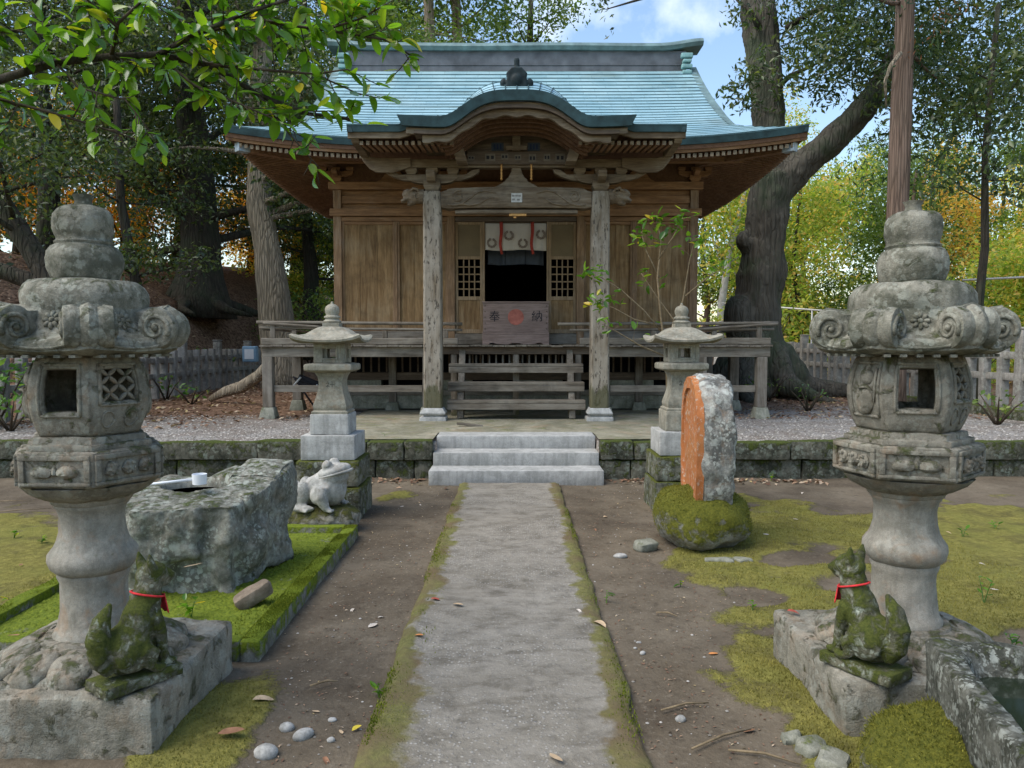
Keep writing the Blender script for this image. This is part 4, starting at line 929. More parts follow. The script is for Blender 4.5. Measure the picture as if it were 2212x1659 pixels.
S(MB().box(CX - 0.055, CX + 0.055, 10.58, 10.695, 4.14, 4.36).box(CX - 0.14, CX + 0.14, 10.55, 10.579, 4.135, 4.19), "king_strut", M['carved'], 0.006)
for dx in (-0.26, 0.24):
    p = S(MB().box(CX + dx - 0.085, CX + dx + 0.085, 10.694, 10.6985, 4.155, 4.265), "paper_slip", plain('bluish_slip', (0.06, 0.075, 0.10), 0.9, 0.1) if dx < 0 else bpy.data.materials['bluish_slip'])
    for k in range(3): S(MB().box(CX + dx - 0.055 + k * 0.042, CX + dx - 0.028 + k * 0.042, 10.692, 10.6935, 4.175, 4.245), "faded_print", plain('blue_print', (0.03, 0.045, 0.10), 0.9, 0.1) if (dx < 0 and k == 0) else bpy.data.materials['blue_print'], 0, p)
# --- soffits and rafters
def rafter_mesh(L, w, h, slope):
    me = MB().add([(-w, 0, -h), (w, 0, -h), (w, 0, 0), (-w, 0, 0), (-w, L, -h + L * slope), (w, L, -h + L * slope), (w, L, L * slope), (-w, L, L * slope)],
                  [(0, 1, 2, 3), (0, 4, 5, 1), (3, 2, 6, 7), (1, 5, 6, 2), (0, 3, 7, 4), (4, 7, 6, 5)]).mesh("rafter")
    me.materials.append(M['wood_y']); me.materials.append(M['endgrain']); me.polygons[0].material_index = 1; return me
RM = rafter_mesh(1.35, 0.024, 0.058, 0.17); RMs = rafter_mesh(1.12, 0.024, 0.058, 0.17); RMp = rafter_mesh(0.72, 0.022, 0.05, 0.10)
nr = 0
x = -3.98
while x < 4.0:
    if abs(x) > 2.05:
        z = zmain(x, EY) - 0.205
        o = link("rafter", RM, None, sh, (CX + x, EY + 0.10, z), True); o.scale = (1, min(1.0, max(0.12, (XE - abs(x)) / 1.30)), 1); nr += 1
    x += 0.083
x = -2.0
while x < 2.02:
    if abs(x) > 0.80: link("rafter", RMp, None, sh, (CX + x, 9.985, 4.105), True); nr += 1
    x += 0.083
for s in (-1, 1):
    y = EY + 0.22
    while y < 17.0:
        o = link("rafter", RMs, None, sh, (CX + s * (XE - 0.09), y, zmain(XE, min(y, 29.7 - y)) - 0.20), True); o.rotation_euler = (0, 0, s * R(90)); o.scale = (1, min(1.0, max(0.1, (y - EY - 0.06) / 1.12)), 1); nr += 1
        y += 0.096 if y < 15 else 0.12
# soffit boards above the rafters
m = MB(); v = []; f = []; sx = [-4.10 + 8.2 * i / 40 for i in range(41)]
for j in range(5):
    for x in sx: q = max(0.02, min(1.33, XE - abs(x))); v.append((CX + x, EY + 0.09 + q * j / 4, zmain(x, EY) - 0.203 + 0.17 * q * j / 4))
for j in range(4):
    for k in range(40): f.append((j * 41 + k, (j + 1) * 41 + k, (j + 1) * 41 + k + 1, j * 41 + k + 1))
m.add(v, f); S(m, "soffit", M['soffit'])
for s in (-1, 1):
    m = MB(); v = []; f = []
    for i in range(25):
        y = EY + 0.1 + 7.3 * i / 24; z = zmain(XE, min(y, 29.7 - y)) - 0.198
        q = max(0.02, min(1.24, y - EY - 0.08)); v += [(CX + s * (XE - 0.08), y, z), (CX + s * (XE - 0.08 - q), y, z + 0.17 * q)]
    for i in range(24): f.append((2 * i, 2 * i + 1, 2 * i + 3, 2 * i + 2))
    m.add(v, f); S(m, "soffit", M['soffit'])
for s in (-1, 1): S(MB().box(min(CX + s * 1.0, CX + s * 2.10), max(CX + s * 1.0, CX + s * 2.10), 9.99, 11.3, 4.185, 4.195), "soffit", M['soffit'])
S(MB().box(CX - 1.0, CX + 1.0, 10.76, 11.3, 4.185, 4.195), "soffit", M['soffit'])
sbox("eave_purlin", M['wood_x'], WL - 0.6, WR + 0.6, WF - 0.42, WF - 0.32, 4.30, 4.39)
sbox("frieze_board", M['soffit'], WL, WR, WF + 0.0, WF + 0.04, 4.0755, 4.62)
for s in (-1, 1): sbox("frieze_board", M['soffit'], CX + s * 2.90 - 0.02, CX + s * 2.90 + 0.02, WF + 0.04, WB, 4.0, 4.62, 0)
for s in (-1, 1):             # hip rafters with metal-clad ends
    a = Vector((CX + s * 2.9, WF, 4.42)); b = Vector((CX + s * 4.03, EY + 0.15, 4.385)); d = (b - a)
    T = Matrix.Translation(a) @ d.to_track_quat('Y', 'Z').to_matrix().to_4x4()
    S(MB().box(-0.055, 0.055, 0, d.length - 0.16, -0.10, 0.06, T), "hip_rafter", M['wood_y'], 0.006)
    S(MB().box(-0.062, 0.062, d.length - 0.16, d.length + 0.02, -0.106, 0.066, T), "hip_rafter_cap", plain('blue_grey_cladding', (0.30, 0.36, 0.40), 0.5, 0.4) if s < 0 else bpy.data.materials['blue_grey_cladding'], 0.004)
for px in (-1.95, 1.95):      # small strut humps between the wall brackets
    m = MB(); m.extrude([(CX + px + a, b) for a, b in ((-0.28, 4.078), (-0.2, 4.12), (-0.10, 4.24), (-0.06, 4.30), (0.06, 4.30), (0.10, 4.24), (0.2, 4.12), (0.28, 4.078))], 'y', WF - 0.06, WF - 0.002); S(m, "frog_leg_strut", M['wood_x'], 0.005)

# --- ridge
rid = sbox("ridge_box", M['ridge_side'], CX - 3.22, CX + 3.22, 14.66, 15.04, 6.50, 6.99, 0.01)
S(MB().box(CX - 3.24, CX + 3.24, 14.60, 15.10, 6.545, 6.60), "ridge_moulding", M['copper_cap'], 0.01, rid)
S(MB().box(CX - 3.23, CX + 3.23, 14.645, 15.055, 6.72, 6.738), "ridge_moulding", M['ridge_side'], 0.004, rid)
rings = []
for i in range(49):
    x = -3.52 + 7.04 * i / 48; u = 0.085 * sstep(2.6, 3.52, abs(x)) ** 1.5; wv = 0.006 * math.sin(x * 1.9)
    rings.append([(CX + x, 14.60, 6.985 + u + wv), (CX + x, 14.56, 7.05 + u + wv), (CX + x, 14.60, 7.11 + u + wv), (CX + x, 14.72, 7.165 + u + wv), (CX + x, 14.98, 7.165 + u + wv), (CX + x, 15.10, 7.11 + u + wv), (CX + x, 15.14, 7.05 + u + wv), (CX + x, 15.10, 6.985 + u + wv)])
S(MB().loops(rings), "ridge_cap", M['copper_cap'], 0, rid, autosmooth=35)
for s in (-1, 1):
    m = MB(); x0 = CX + s * 3.20
    for q, (z0, z1, w) in enumerate(((6.40, 6.50, 0.13), (6.51, 6.58, 0.09), (6.62, 6.70, 0.10), (6.72, 6.78, 0.08), (6.81, 6.90, 0.11))): m.box(x0 - w, x0 + w, 14.49 - 0.02 * (q % 2), 14.60, z0, z1)
    S(m, "ridge_end_scroll", plain('pale_verdigris', (0.20, 0.36, 0.36), 0.5, 0.4, 0.3, 9) if s < 0 else bpy.data.materials['pale_verdigris'], 0.02, segs=3)
# --- dark ornament on top of the curved gable
m = MB(); oy = 9.86
m.box(CX - 0.17, CX + 0.17, oy - 0.05, oy + 0.07, 4.62, 4.74); m.loops([[(CX + a * q, oy + b, z) for a, b in ((-1, -0.06), (1, -0.06), (1, 0.08), (-1, 0.08))] for q, z in ((0.13, 4.73), (0.12, 4.87), (0.135, 4.90), (0.06, 4.975))])
m.box(CX - 0.035, CX + 0.035, oy - 0.03, oy + 0.05, 4.95, 5.10)
for s in (-1, 1): m.sphere((CX + s * 0.165, oy, 4.79), (0.05, 0.05, 0.06)); m.sphere((CX + s * 0.175, oy, 4.70), (0.045, 0.05, 0.045))
m.sphere((CX, oy - 0.06, 4.82), (0.07, 0.03, 0.07))
fuse("gable_ornament", m, M['dark_copper'], sh, world=True, voxel=0.012, smooth_it=2)

# ================================================================ things in the doorway
def text_mesh(body, size, name, extrude=0.0):
    cu = bpy.data.curves.new(name, 'FONT'); cu.body = body; cu.size = size; cu.align_x = 'CENTER'; cu.align_y = 'CENTER'; cu.extrude = extrude; cu.resolution_u = 3
    o = bpy.data.objects.new("tmp", cu); COL.objects.link(o); bpy.context.view_layer.update()
    me = bpy.data.meshes.new_from_object(o.evaluated_get(bpy.context.evaluated_depsgraph_get())); bpy.data.objects.remove(o); me.name = name; return me
ob = empty("offering_box", (CX, 12.25, FZ), "brown offertory box with black characters and faded red disc in the doorway", "offering box")
def O(mb, n, mat, bev=0.0, par=None): return mb.build(n, mat, par or ob, world=True, bevel=bev)
bx0, bx1, by0, by1 = CX - 0.515, CX + 0.515, 12.05, 12.36
fr = O(MB().box(bx0, bx1, by0, by0 + 0.03, 1.68, 2.135), "front_board", M['box_wood'], 0.004)
O(MB().box(bx0 - 0.01, bx1 + 0.01, by0 - 0.012, by0 + 0.03, 1.645, 1.677), "moulding", M['box_wood'], 0.004)
sk = MB(); pr = [(bx0 - 0.01, 1.643), (bx1 + 0.01, 1.643), (bx1 + 0.01, 1.483), (bx1 - 0.08, 1.483), (bx1 - 0.11, 1.505), (bx1 - 0.16, 1.51), (bx1 - 0.22, 1.49), (CX + 0.12, 1.483), (CX + 0.06, 1.505), (CX - 0.06, 1.505), (CX - 0.12, 1.483), (bx0 + 0.22, 1.49), (bx0 + 0.16, 1.51), (bx0 + 0.11, 1.505), (bx0 + 0.08, 1.483), (bx0 - 0.01, 1.483)]
sk.extrude(pr, 'y', by0 - 0.008, by0 + 0.022); O(sk, "skirt_board", M['box_wood'], 0.003)
O(MB().box(bx0 + 0.002, bx0 + 0.03, by0 + 0.031, by1, 1.49, 2.13).box(bx1 - 0.03, bx1 - 0.002, by0 + 0.031, by1, 1.49, 2.13), "side_board", M['box_wood'])
O(MB().box(bx0 + 0.002, bx1 - 0.002, by1 - 0.02, by1, 1.49, 2.13), "back_board", M['box_wood'])
O(MB().box(bx0 - 0.015, bx1 + 0.015, by0 - 0.015, by0 + 0.05, 2.137, 2.16), "rim", M['box_wood'], 0.004)
for i in range(9):
    y = by0 + 0.06 + 0.032 * i; O(MB().box(bx0 + 0.03, bx1 - 0.03, y, y + 0.018, 2.10, 2.135), "grille_bar", M['box_wood'])
for s in (-1, 1):
    for k in range(5): O(MB().sphere((CX + s * 0.485, by0 - 0.004, 1.73 + 0.09 * k), (0.010, 0.008, 0.010), 8, 6), "stud", M['dark_wood'], 0, fr)
for ch, dx in (("奉", -0.335), ("納", 0.335)):
    me = text_mesh(ch, 0.155, "character"); me.materials.append(M['ink']); o = link("character", me, None, fr, (CX + dx, by0 - 0.003, 1.915)); o.rotation_euler = (R(90), 0, 0)
    s_ = 1.18; o.scale = (s_, s_, 1)
dm = MB(); dm.lathe([(0.0, -0.001), (0.125, -0.001), (0.125, 0.001), (0.0, 0.001)], 36); o = dm.build("red_disc", M['red_disc'], fr, loc=(CX, by0 - 0.0025, 1.915)); o.rotation_euler = (R(90), 0, 0)

def curtain(name, x0, x1, zt, zb, y, mat, label, crests, ribbons, cat="curtain", slits=()):
    e = empty(name, ((x0 + x1) / 2, y, zb), label, cat)
    edges = [x0] + [x for x in slits] + [x1]
    for a, b in zip(edges[:-1], edges[1:]):
        nx, nzz = 26, 12; v = []; f = []
        for j in range(nzz + 1):
            for i in range(nx + 1):
                x = lerp(a + 0.003, b - 0.003, i / nx); z = lerp(zt, zb, j / nzz); k = j / nzz
                v.append((x, y + 0.016 * k * math.sin(x * 24 + 1.5 * k) + 0.008 * k * math.sin(x * 53), z + 0.008 * k * math.sin(x * 9)))
        for j in range(nzz):
            for i in range(nx): q = j * (nx + 1) + i; f.append((q, q + nx + 1, q + nx + 2, q + 1))
        p = MB().add(v, f).build("panel", mat, e, world=True, smooth=True)
        so = p.modifiers.new("solid", 'SOLIDIFY'); so.thickness = 0.002
    for (cx, cz, r) in crests:
        n = 30; v = []; f = []
        for i in range(n):
            an = math.pi / 2 + 0.25 + (2 * math.pi - 0.5) * i / (n - 1); w_ = 0.30 + 0.06 * math.sin(i * 1.9)
            for q in (1 - w_, 1 + w_): x = cx + r * q * math.cos(an); v.append((x, y - 0.004 + 0.016 * ((zt - cz) / (zt - zb)) * math.sin(x * 24 + 1.5 * ((zt - cz) / (zt - zb))) - 0.010, cz + r * q * math.sin(an)))
        f = [(2 * i, 2 * i + 1, 2 * i + 3, 2 * i + 2) for i in range(n - 1)]
        MB().add(v, f).build("crest", M['crest'], e, world=True)
    for rx in ribbons:
        pts = [(rx + 0.02 * math.sin(i * 0.8) * i / 9, y - 0.028 - 0.004 * i / 9, zt + 0.01 - (zt - zb + 0.075) * i / 9) for i in range(10)]
        MB().tube(pts, [0.028 - 0.007 * i / 9 for i in range(10)], 6, 0.25).build("ribbon", M['red_ribbon'], e, world=True, smooth=True)
    MB().tube([(x0 - 0.02, y, zt), (x1 + 0.02, y, zt)], 0.010, 8).build("rod", M['dark_wood'], e, world=True)
    return e
curtain("shrine_curtain", DX0 + 0.002, DX1 - 0.002, 3.44, 3.0, WF + 0.008, M['curtain'], "short white crested curtain with two red ribbons over the doorway",
        [(CX - 0.385, 3.115, 0.062), (CX - 0.11, 3.235, 0.062), (CX + 0.115, 3.11, 0.062), (CX + 0.405, 3.25, 0.062)], [CX - 0.235, CX + 0.265], slits=(CX - 0.235, CX + 0.265))
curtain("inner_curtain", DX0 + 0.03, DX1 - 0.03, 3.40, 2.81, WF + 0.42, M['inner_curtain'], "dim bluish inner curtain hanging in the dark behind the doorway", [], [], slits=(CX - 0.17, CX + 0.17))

# ================================================================ large hexagonal stone lanterns in the foreground
H6 = [R(-120 + 60 * k) for k in range(6)]          # corner angles of a hexagon with one face towards -Y
def hexring(r, z, sub=8, rnd=0.0, sag=0.0):
    """hexagon ring; rnd 0..1 rounds it to a circle; sag lifts the corners"""
    out = []
    for k in range(6):
        a0, a1 = H6[k], H6[(k + 1) % 6]
        for q in range(sub):
            t = q / sub; x = r * lerp(math.cos(a0), math.cos(a1), t); y = r * lerp(math.sin(a0), math.sin(a1), t)
            d = math.hypot(x, y); f = lerp(1.0, r * 0.955 / d, rnd); e = (abs(t - 0.5) * 2)
            out.append((x * f, y * f, z + sag * e * e))
    return out
def face_frame(k, dist, z=0.0):
    """matrix whose X runs along face k, Y points outwards, Z up; origin on the face's middle"""
    a = H6[k] + R(30); nrm = Vector((math.cos(a), math.sin(a), 0)); tx = Vector((math.sin(a), -math.cos(a), 0)) * -1
    m_ = Matrix(((tx.x, nrm.x, 0, nrm.x * dist), (tx.y, nrm.y, 0, nrm.y * dist), (0, 0, 1, z), (0, 0, 0, 1))); return m_
C30 = math.cos(R(30))
def barrel(z): return 0.205 + 0.047 * math.sin(math.pi * min(1, max(0, (z - 1.14) / 0.317))) ** 0.8
def make_big_lantern(loc, rz, label, seed, kinds):
    e = empty("stone_lantern", (loc[0], loc[1], 0), label, "stone lantern", "tall hexagonal stone lanterns flanking the path", rz)
    def B(mb, name, mat, par=None, **k): return rough(name, mb, M[mat], par or e, **k)
    # slab keeps square to the path: undo the rotation of the lantern
    Ri = Matrix.Rotation(-rz, 4, 'Z'); sl = MB(); sl.box(-0.44, 0.44, -0.43, 0.43, -0.06, 0.22, Ri)
    B(sl, "slab", 'slab', cut=0.035, amp=0.016, freq=5.0, bev=0.03, seed=seed)
    lb = MB(); lb.lathe([(0.0, 0.205), (0.34, 0.205), (0.355, 0.225), (0.34, 0.245), (0.27, 0.285), (0.225, 0.292), (0.22, 0.305), (0.195, 0.312), (0.19, 0.322), (0.0, 0.322)], 48)
    base = B(lb, "lotus_base", 'lantern', cut=0.03, amp=0.004, freq=14, bev=0, seed=seed + 2)
    pm = MB()
    rings = []
    for i in range(13):
        t = i / 12; r = 0.215 + 0.155 * t; wv = 0.088 * math.sin(math.pi * min(1, 0.18 + 0.82 * t * 0.90)) ** 0.6; zc = 0.300 - 0.060 * t ** 1.8
        rings.append([(r, wv * math.cos(a), zc - 0.018 + 0.036 * math.sin(a)) for a in [2 * math.pi * j / 12 for j in range(12)]])
    pm.loops(rings); pme = rough_mesh("petal", pm, cut=0.03, amp=0.0015, freq=20, bev=0, seed=seed + 3, sharp=70)
    for k in range(12):
        o = link("petal", pme, M['lantern'], base); o.rotation_euler = (0, 0, R(30 * k + 11))
    # turned column
    prof = [(0.0, 0.30), (0.168, 0.30), (0.172, 0.33), (0.158, 0.348), (0.150, 0.37), (0.141, 0.42), (0.136, 0.48), (0.138, 0.535), (0.150, 0.562), (0.146, 0.574), (0.158, 0.582), (0.176, 0.600), (0.185, 0.628), (0.181, 0.652), (0.165, 0.672), (0.158, 0.680), (0.148, 0.70), (0.136, 0.74), (0.133, 0.80), (0.142, 0.838), (0.152, 0.846), (0.153, 0.856), (0.164, 0.862), (0.172, 0.885), (0.0, 0.885)]
    prof = [(r * 0.95, z) for r, z in prof]; e.scale = (0.955, 0.955, 1.0)
    col = MB().lathe(prof, 48); B(col, "column", 'lantern_col', cut=0.028, amp=0.004, freq=11, bev=0, seed=seed + 4, sharp=50)
    lt = MB().lathe([(0.0, 0.878), (0.175, 0.882), (0.20, 0.895), (0.235, 0.915), (0.262, 0.946), (0.0, 0.948)], 72, wob=lambda a, z: 1 + 0.055 * (abs(math.sin(6 * a)) - 0.6))
    B(lt, "upper_lotus", 'lantern', cut=0.05, amp=0.004, freq=14, bev=0, seed=seed + 5)
    pl = MB(); pl.loops([hexring(r, z, 4) for r, z in ((0.272, 0.946), (0.296, 0.956), (0.300, 1.07), (0.300, 1.085), (0.285, 1.090))])
    plat = B(pl, "platform", 'lantern', cut=0.03, amp=0.004, freq=12, bev=0.004, seed=seed + 6, sharp=28)
    stp = MB(); stp.loops([hexring(r, z, 4) for r, z in ((0.262, 1.088), (0.262, 1.112), (0.238, 1.113), (0.236, 1.138), (0.225, 1.140))])
    B(stp, "platform_step", 'lantern', cut=0.03, amp=0.004, freq=12, bev=0.004, seed=seed + 7, sharp=28)
    fr_ = MB()
    for (a, b, c, d) in ((-0.142, 0.142, 1.060, 1.078), (-0.142, 0.142, 0.962, 0.976), (-0.142, -0.118, 0.9765, 1.0595), (0.118, 0.142, 0.9765, 1.0595)): fr_.box(a, b, -0.006, 0.011, c, d)
    fme = rough_mesh("panel_frame", fr_, cut=0.03, amp=0.002, freq=20, bev=0.003, seed=1)
    c1_ = MB(); 
    for dx in (-0.072, 0.0, 0.072):
        c1_.sphere((dx, 0.004, 1.018), (0.027, 0.020, 0.030), 12, 8)
        for q in range(6): c1_.sphere((dx + 0.017 * math.cos(q * R(60)), 0.018, 1.018 + 0.019 * math.sin(q * R(60))), 0.009, 6, 5)
    c2_ = MB(); 
    for dx in (-0.05, 0.05): c2_.sphere((dx, 0.004, 1.016), (0.046, 0.019, 0.026), 12, 8)
    c2_.sphere((0.0, 0.006, 1.018), (0.012, 0.012, 0.02), 8, 6)
    cme = [rough_mesh("carving", c, cut=0.03, amp=0.006, freq=50, bev=0, seed=4) for c in (c1_, c2_)]
    for k in range(6):
        for nm, me, mt in (("panel_frame", fme, 'lantern'), ("carving", cme[(k + 1) % 2], 'lantern')):
            o = link(nm, me, M[mt], plat); o.matrix_local = face_frame(k, 0.300 * C30 - 0.001)
    # fire box: six curved panels; openings, lattices and gourds in turn
    fb = MB(); fb.loops([hexring(r, z, 2) for r, z in ((0.175, 1.135), (0.175, 1.195))]); 
    box = B(fb, "fire_box", 'lantern', cut=0.05, amp=0.002, freq=12, bev=0.003, seed=seed + 8)
    for k in range(6):
        kd = kinds[k]; nu, nv = 16, 22; v = []; f = []
        T = face_frame(k, 0.0)
        win = {'open': (0.56, 1.235, 1.405), 'lattice': (0.60, 1.275, 1.405), 'gourd': (9, 9, 9)}[kd]
        def P_(s, z, dd=0.0): r = barrel(z); return T @ Vector((s * r * 0.5, r * C30 + dd, z))
        us = sorted(set([-1 + 2 * i / nu for i in range(nu + 1)] + ([-win[0], win[0]] if win[0] < 1 else [])))
        vs_ = sorted(set([1.138 + 0.319 * i / nv for i in range(nv + 1)] + ([win[1], win[2]] if win[0] < 1 else [])))
        for z in vs_:
            for s in us: v.append(P_(s, z))
        nn = len(us)
        for j in range(len(vs_) - 1):
            for i in range(nn - 1):
                ms, mz = (us[i] + us[i + 1]) / 2, (vs_[j] + vs_[j + 1]) / 2
                if abs(ms) < win[0] and win[1] < mz < win[2] and win[0] < 1: continue
                f.append((j * nn + i, j * nn + i + 1, (j + 1) * nn + i + 1, (j + 1) * nn + i))
        me = MB().add(v, f).mesh("wall_panel", autosmooth=30)
        for vv in me.vertices: vv.co += Vector(vv.co).normalized() * 0.003 * mnoise.noise(vv.co * 25)
        o = link("wall_panel", me, M['lantern'], e); so = o.modifiers.new("s", 'SOLIDIFY'); so.thickness = 0.034; so.offset = -1 if k >= 0 else 1
        fm = MB()          # raised frame round the opening and edge beads
        if kd == 'gourd': w_, z0, z1 = 0.72, 1.20, 1.42
        else: w_, z0, z1 = win[0] + 0.10, win[1] - 0.012, win[2] + 0.014
        def bead(p0, p1, r=0.007):
            fm.tube([P_(lerp(p0[0], p1[0], i / 8), lerp(p0[1], p1[1], i / 8), 0.002) for i in range(9)], r, 6)
        for p0, p1 in (((-w_, z0), (w_, z0)), ((w_, z0), (w_, z1)), ((w_, z1), (-w_, z1)), ((-w_, z1), (-w_, z0))): bead(p0, p1)
        fm.build("window_frame" if kd != 'gourd' else "panel_bead", M['lantern'], o, smooth=True)
        if kd == 'lattice':
            lm = MB(); cs = 0.0585
            zc = (win[1] + win[2]) / 2; hw = win[0] * barrel(zc) * 0.5
            nx_, nz_ = 2, 2; cw = 2 * hw / nx_ * 0.99; ch = (win[2] - win[1]) / nz_
            for ix in range(nx_):
                for iz in range(nz_):
                    x0 = -hw + cw * (ix + 0.5); z0_ = win[1] + ch * (iz + 0.5)
                    for sx in (-1, 1):
                        for sz in (-1, 1):
                            xc = x0 + sx * cw * 0.25; z_ = z0_ + sz * ch * 0.25; L = math.hypot(cw, ch) * 0.25
                            an = math.atan2(sz * ch, sx * cw)
                            mm = T.to_3x3() @ Euler((0, -an, 0)).to_matrix()
                            lm.sphere(T @ Vector((xc, barrel(z_) * C30 - 0.012, z_)), (L * 1.04, 0.011, L * 0.36), 10, 6, M=mm)
            lm.build("lattice", M['lantern'], o, smooth=True)
            pm2 = MB()
            for sx in (-0.42, 0.42): pm2.tube([P_(sx + 0.26 * math.cos(t) * (0.75 if math.cos(t) < 0 else 1), 1.205 + 0.032 * math.sin(t), 0.001) for t in [2 * math.pi * i / 20 for i in range(21)]], 0.0045, 6)
            pm2.build("cloud_carving", M['lantern'], o, smooth=True)
        if kd == 'gourd':
            gm = MB(); c = T @ Vector((0.0, barrel(1.27) * C30, 1.268)); gm.sphere(c, (0.060, 0.026, 0.066), 16, 10, M=T.to_3x3()); gm.sphere(T @ Vector((0.008, barrel(1.36) * C30, 1.362)), (0.042, 0.022, 0.036), 14, 8, M=T.to_3x3())
            gm.tube([T @ Vector((0.01, barrel(1.39) * C30 + 0.004, 1.39)), T @ Vector((0.015, barrel(1.41) * C30 + 0.006, 1.412))], [0.014, 0.009], 8)
            rough("gourd_carving", gm, M['lantern'], o, cut=0.03, amp=0.003, freq=30, bev=0, seed=k)
            cm2 = MB(); cm2.tube([T @ Vector((x, barrel(z) * C30 + 0.006 + dy, z)) for x, z, dy in ((-0.035, 1.325, 0.010), (0.0, 1.318, 0.022), (0.04, 1.322, 0.012), (0.062, 1.30, 0.0), (0.066, 1.26, 0.0), (0.07, 1.36, 0.0), (0.066, 1.40, 0.0))], 0.006, 6); cm2.build("cord_carving", M['lantern'], o, smooth=True)
    # roof: sagging eave, flower panels, heavy rounded cap, curled corners
    rf = MB(); rf.loops([hexring(0.20, 1.452, 8), hexring(0.345, 1.456, 8, 0, 0.004), hexring(0.385, 1.470, 8, 0, 0.012), hexring(0.388, 1.500, 8, 0, 0.028), hexring(0.372, 1.515, 8, 0, 0.03), hexring(0.340, 1.520, 8, 0.05, 0.03),
        hexring(0.300, 1.545, 8, 0.1, 0.012), hexring(0.272, 1.59, 8, 0.2), hexring(0.262, 1.635, 8, 0.3), hexring(0.250, 1.66, 8, 0.4)])
    roof = B(rf, "roof", 'lantern_top', cut=0.03, amp=0.005, freq=10, bev=0, seed=seed + 9, sharp=50)
    bd = MB()
    for k in range(6):
        T = face_frame(k, 0.388 * C30)
        bd.tube([T @ Vector((0.15 * (i / 10 * 2 - 1), 0.002, 1.482 + 0.026 * (i / 10 * 2 - 1) ** 2)) for i in range(11)], 0.006, 6)
        for i in range(5): bd.box(-0.14 + 0.06 * i, -0.115 + 0.06 * i, -0.07, -0.022, 1.447, 1.458, T)
    bd.build("eave_moulding", M['lantern_top'], roof, smooth=False)
    cp = MB(); cp.loops([hexring(0.250, 1.600, 8, 0.3), hexring(0.253, 1.606, 8, 0.30, -0.030), hexring(0.261, 1.640, 8, 0.40, -0.016), hexring(0.265, 1.672, 8, 0.55), hexring(0.261, 1.702, 8, 0.7), hexring(0.242, 1.730, 8, 0.85), hexring(0.215, 1.748, 8, 1.0), hexring(0.13, 1.755, 8, 1.0)])
    B(cp, "cap", 'lantern_top', roof, cut=0.03, amp=0.006, freq=9, bev=0, seed=seed + 10, sharp=60)
    fl_ = MB(); fl_.sphere((0, 0, 0), (0.013, 0.014, 0.013), 8, 6)
    for q in range(8): fl_.sphere((0.024 * math.cos(q * R(45)), 0.002, 0.024 * math.sin(q * R(45))), (0.0155, 0.011, 0.0095), 8, 6, M=Euler((0, -q * R(45), 0)).to_matrix())
    flm = fl_.mesh("flower_carving", smooth=True)
    sc_ = MB(); rings = []
    for x, r in ((-0.088, 0.062), (-0.084, 0.074), (-0.055, 0.079), (-0.036, 0.075), (-0.030, 0.073), (-0.024, 0.080), (0.0, 0.088), (0.024, 0.080), (0.030, 0.073), (0.036, 0.075), (0.055, 0.079), (0.084, 0.074), (0.088, 0.062)):
        rings.append([(x, r * math.cos(2 * math.pi * j / 28), r * 1.06 * math.sin(2 * math.pi * j / 28)) for j in range(28)])
    sc_.loops(rings); scm = rough_mesh("corner_scroll", sc_, cut=0.03, amp=0.003, freq=20, bev=0, seed=seed)
    spm = []
    for sx in (-1, 1):
        sp = MB(); pts = []
        for i in range(30):
            t = i / 29; a = -0.5 + t * 1.55 * 2 * math.pi; q = 0.058 * (1 - 0.85 * t); pts.append((sx * 0.089, q * math.cos(a), q * math.sin(a)))
        sp.tube(pts, [0.0105 - 0.004 * i / 29 for i in range(30)], 6); sp.sphere((sx * 0.089, 0, 0), (0.016, 0.014, 0.014), 8, 6); spm.append(sp.mesh("spiral", smooth=True))
    rg = MB(); rings = []
    for i in range(9):
        t = i / 8; y = -0.145 + 0.165 * t; z = 0.085 - 0.05 * t + 0.045 * t * t; w_ = 0.052 + 0.03 * t
        rings.append([(-w_, y, z - 0.06), (-w_, y, z - 0.01), (-w_ * 0.45, y, z + 0.004), (0, y, z + 0.016), (w_ * 0.45, y, z + 0.004), (w_, y, z - 0.01), (w_, y, z - 0.06)])
    rg.loops(rings); rgm = rough_mesh("corner_ridge", rg, cut=0.04, amp=0.003, freq=18, bev=0, seed=3, sharp=60)
    for k in range(6):
        o = link("flower_carving", flm, M['lantern_top'], roof); T = face_frame(k, 0.268 * C30 + 0.012, 1.588); T2 = T @ Matrix.Rotation(R(22), 4, 'X'); o.matrix_local = T2
        a = H6[k]; T = Matrix.Translation((0.328 * math.cos(a), 0.328 * math.sin(a), 1.560)) @ Matrix.Rotation(a - R(90), 4, 'Z')
        o = link("corner_scroll", scm, M['lantern_top'], e); o.matrix_local = T
        for q in spm: link("spiral", q, M['lantern_top'], o)
        o2 = link("corner_ridge", rgm, M['lantern_top'], roof); o2.matrix_local = T
    jw = MB().lathe([(0.0, 1.745), (0.118, 1.747), (0.130, 1.765), (0.141, 1.80), (0.144, 1.835), (0.138, 1.865), (0.124, 1.885), (0.108, 1.895), (0.113, 1.905), (0.104, 1.912), (0.103, 1.92), (0.108, 1.932), (0.114, 1.955), (0.116, 1.985), (0.113, 2.012), (0.100, 2.033), (0.080, 2.045), (0.042, 2.049), (0.033, 2.056), (0.031, 2.072), (0.038, 2.086), (0.042, 2.092), (0.0, 2.094)], 40,
                    wob=lambda a, z: 1 + 0.05 * mnoise.noise((math.cos(a) * 1.5, math.sin(a) * 1.5, z * 6 + seed)))
    B(jw, "jewel_finial", 'lantern_top', cut=0.03, amp=0.006, freq=13, bev=0, seed=seed + 11, sharp=60)
    return e
big_l = make_big_lantern((-1.72, 3.10), 0.0, "tall hexagonal stone lantern left of the path, nearest the mossy rock basin", 1.0, ['open', 'lattice', 'gourd', 'gourd', 'gourd', 'gourd'])
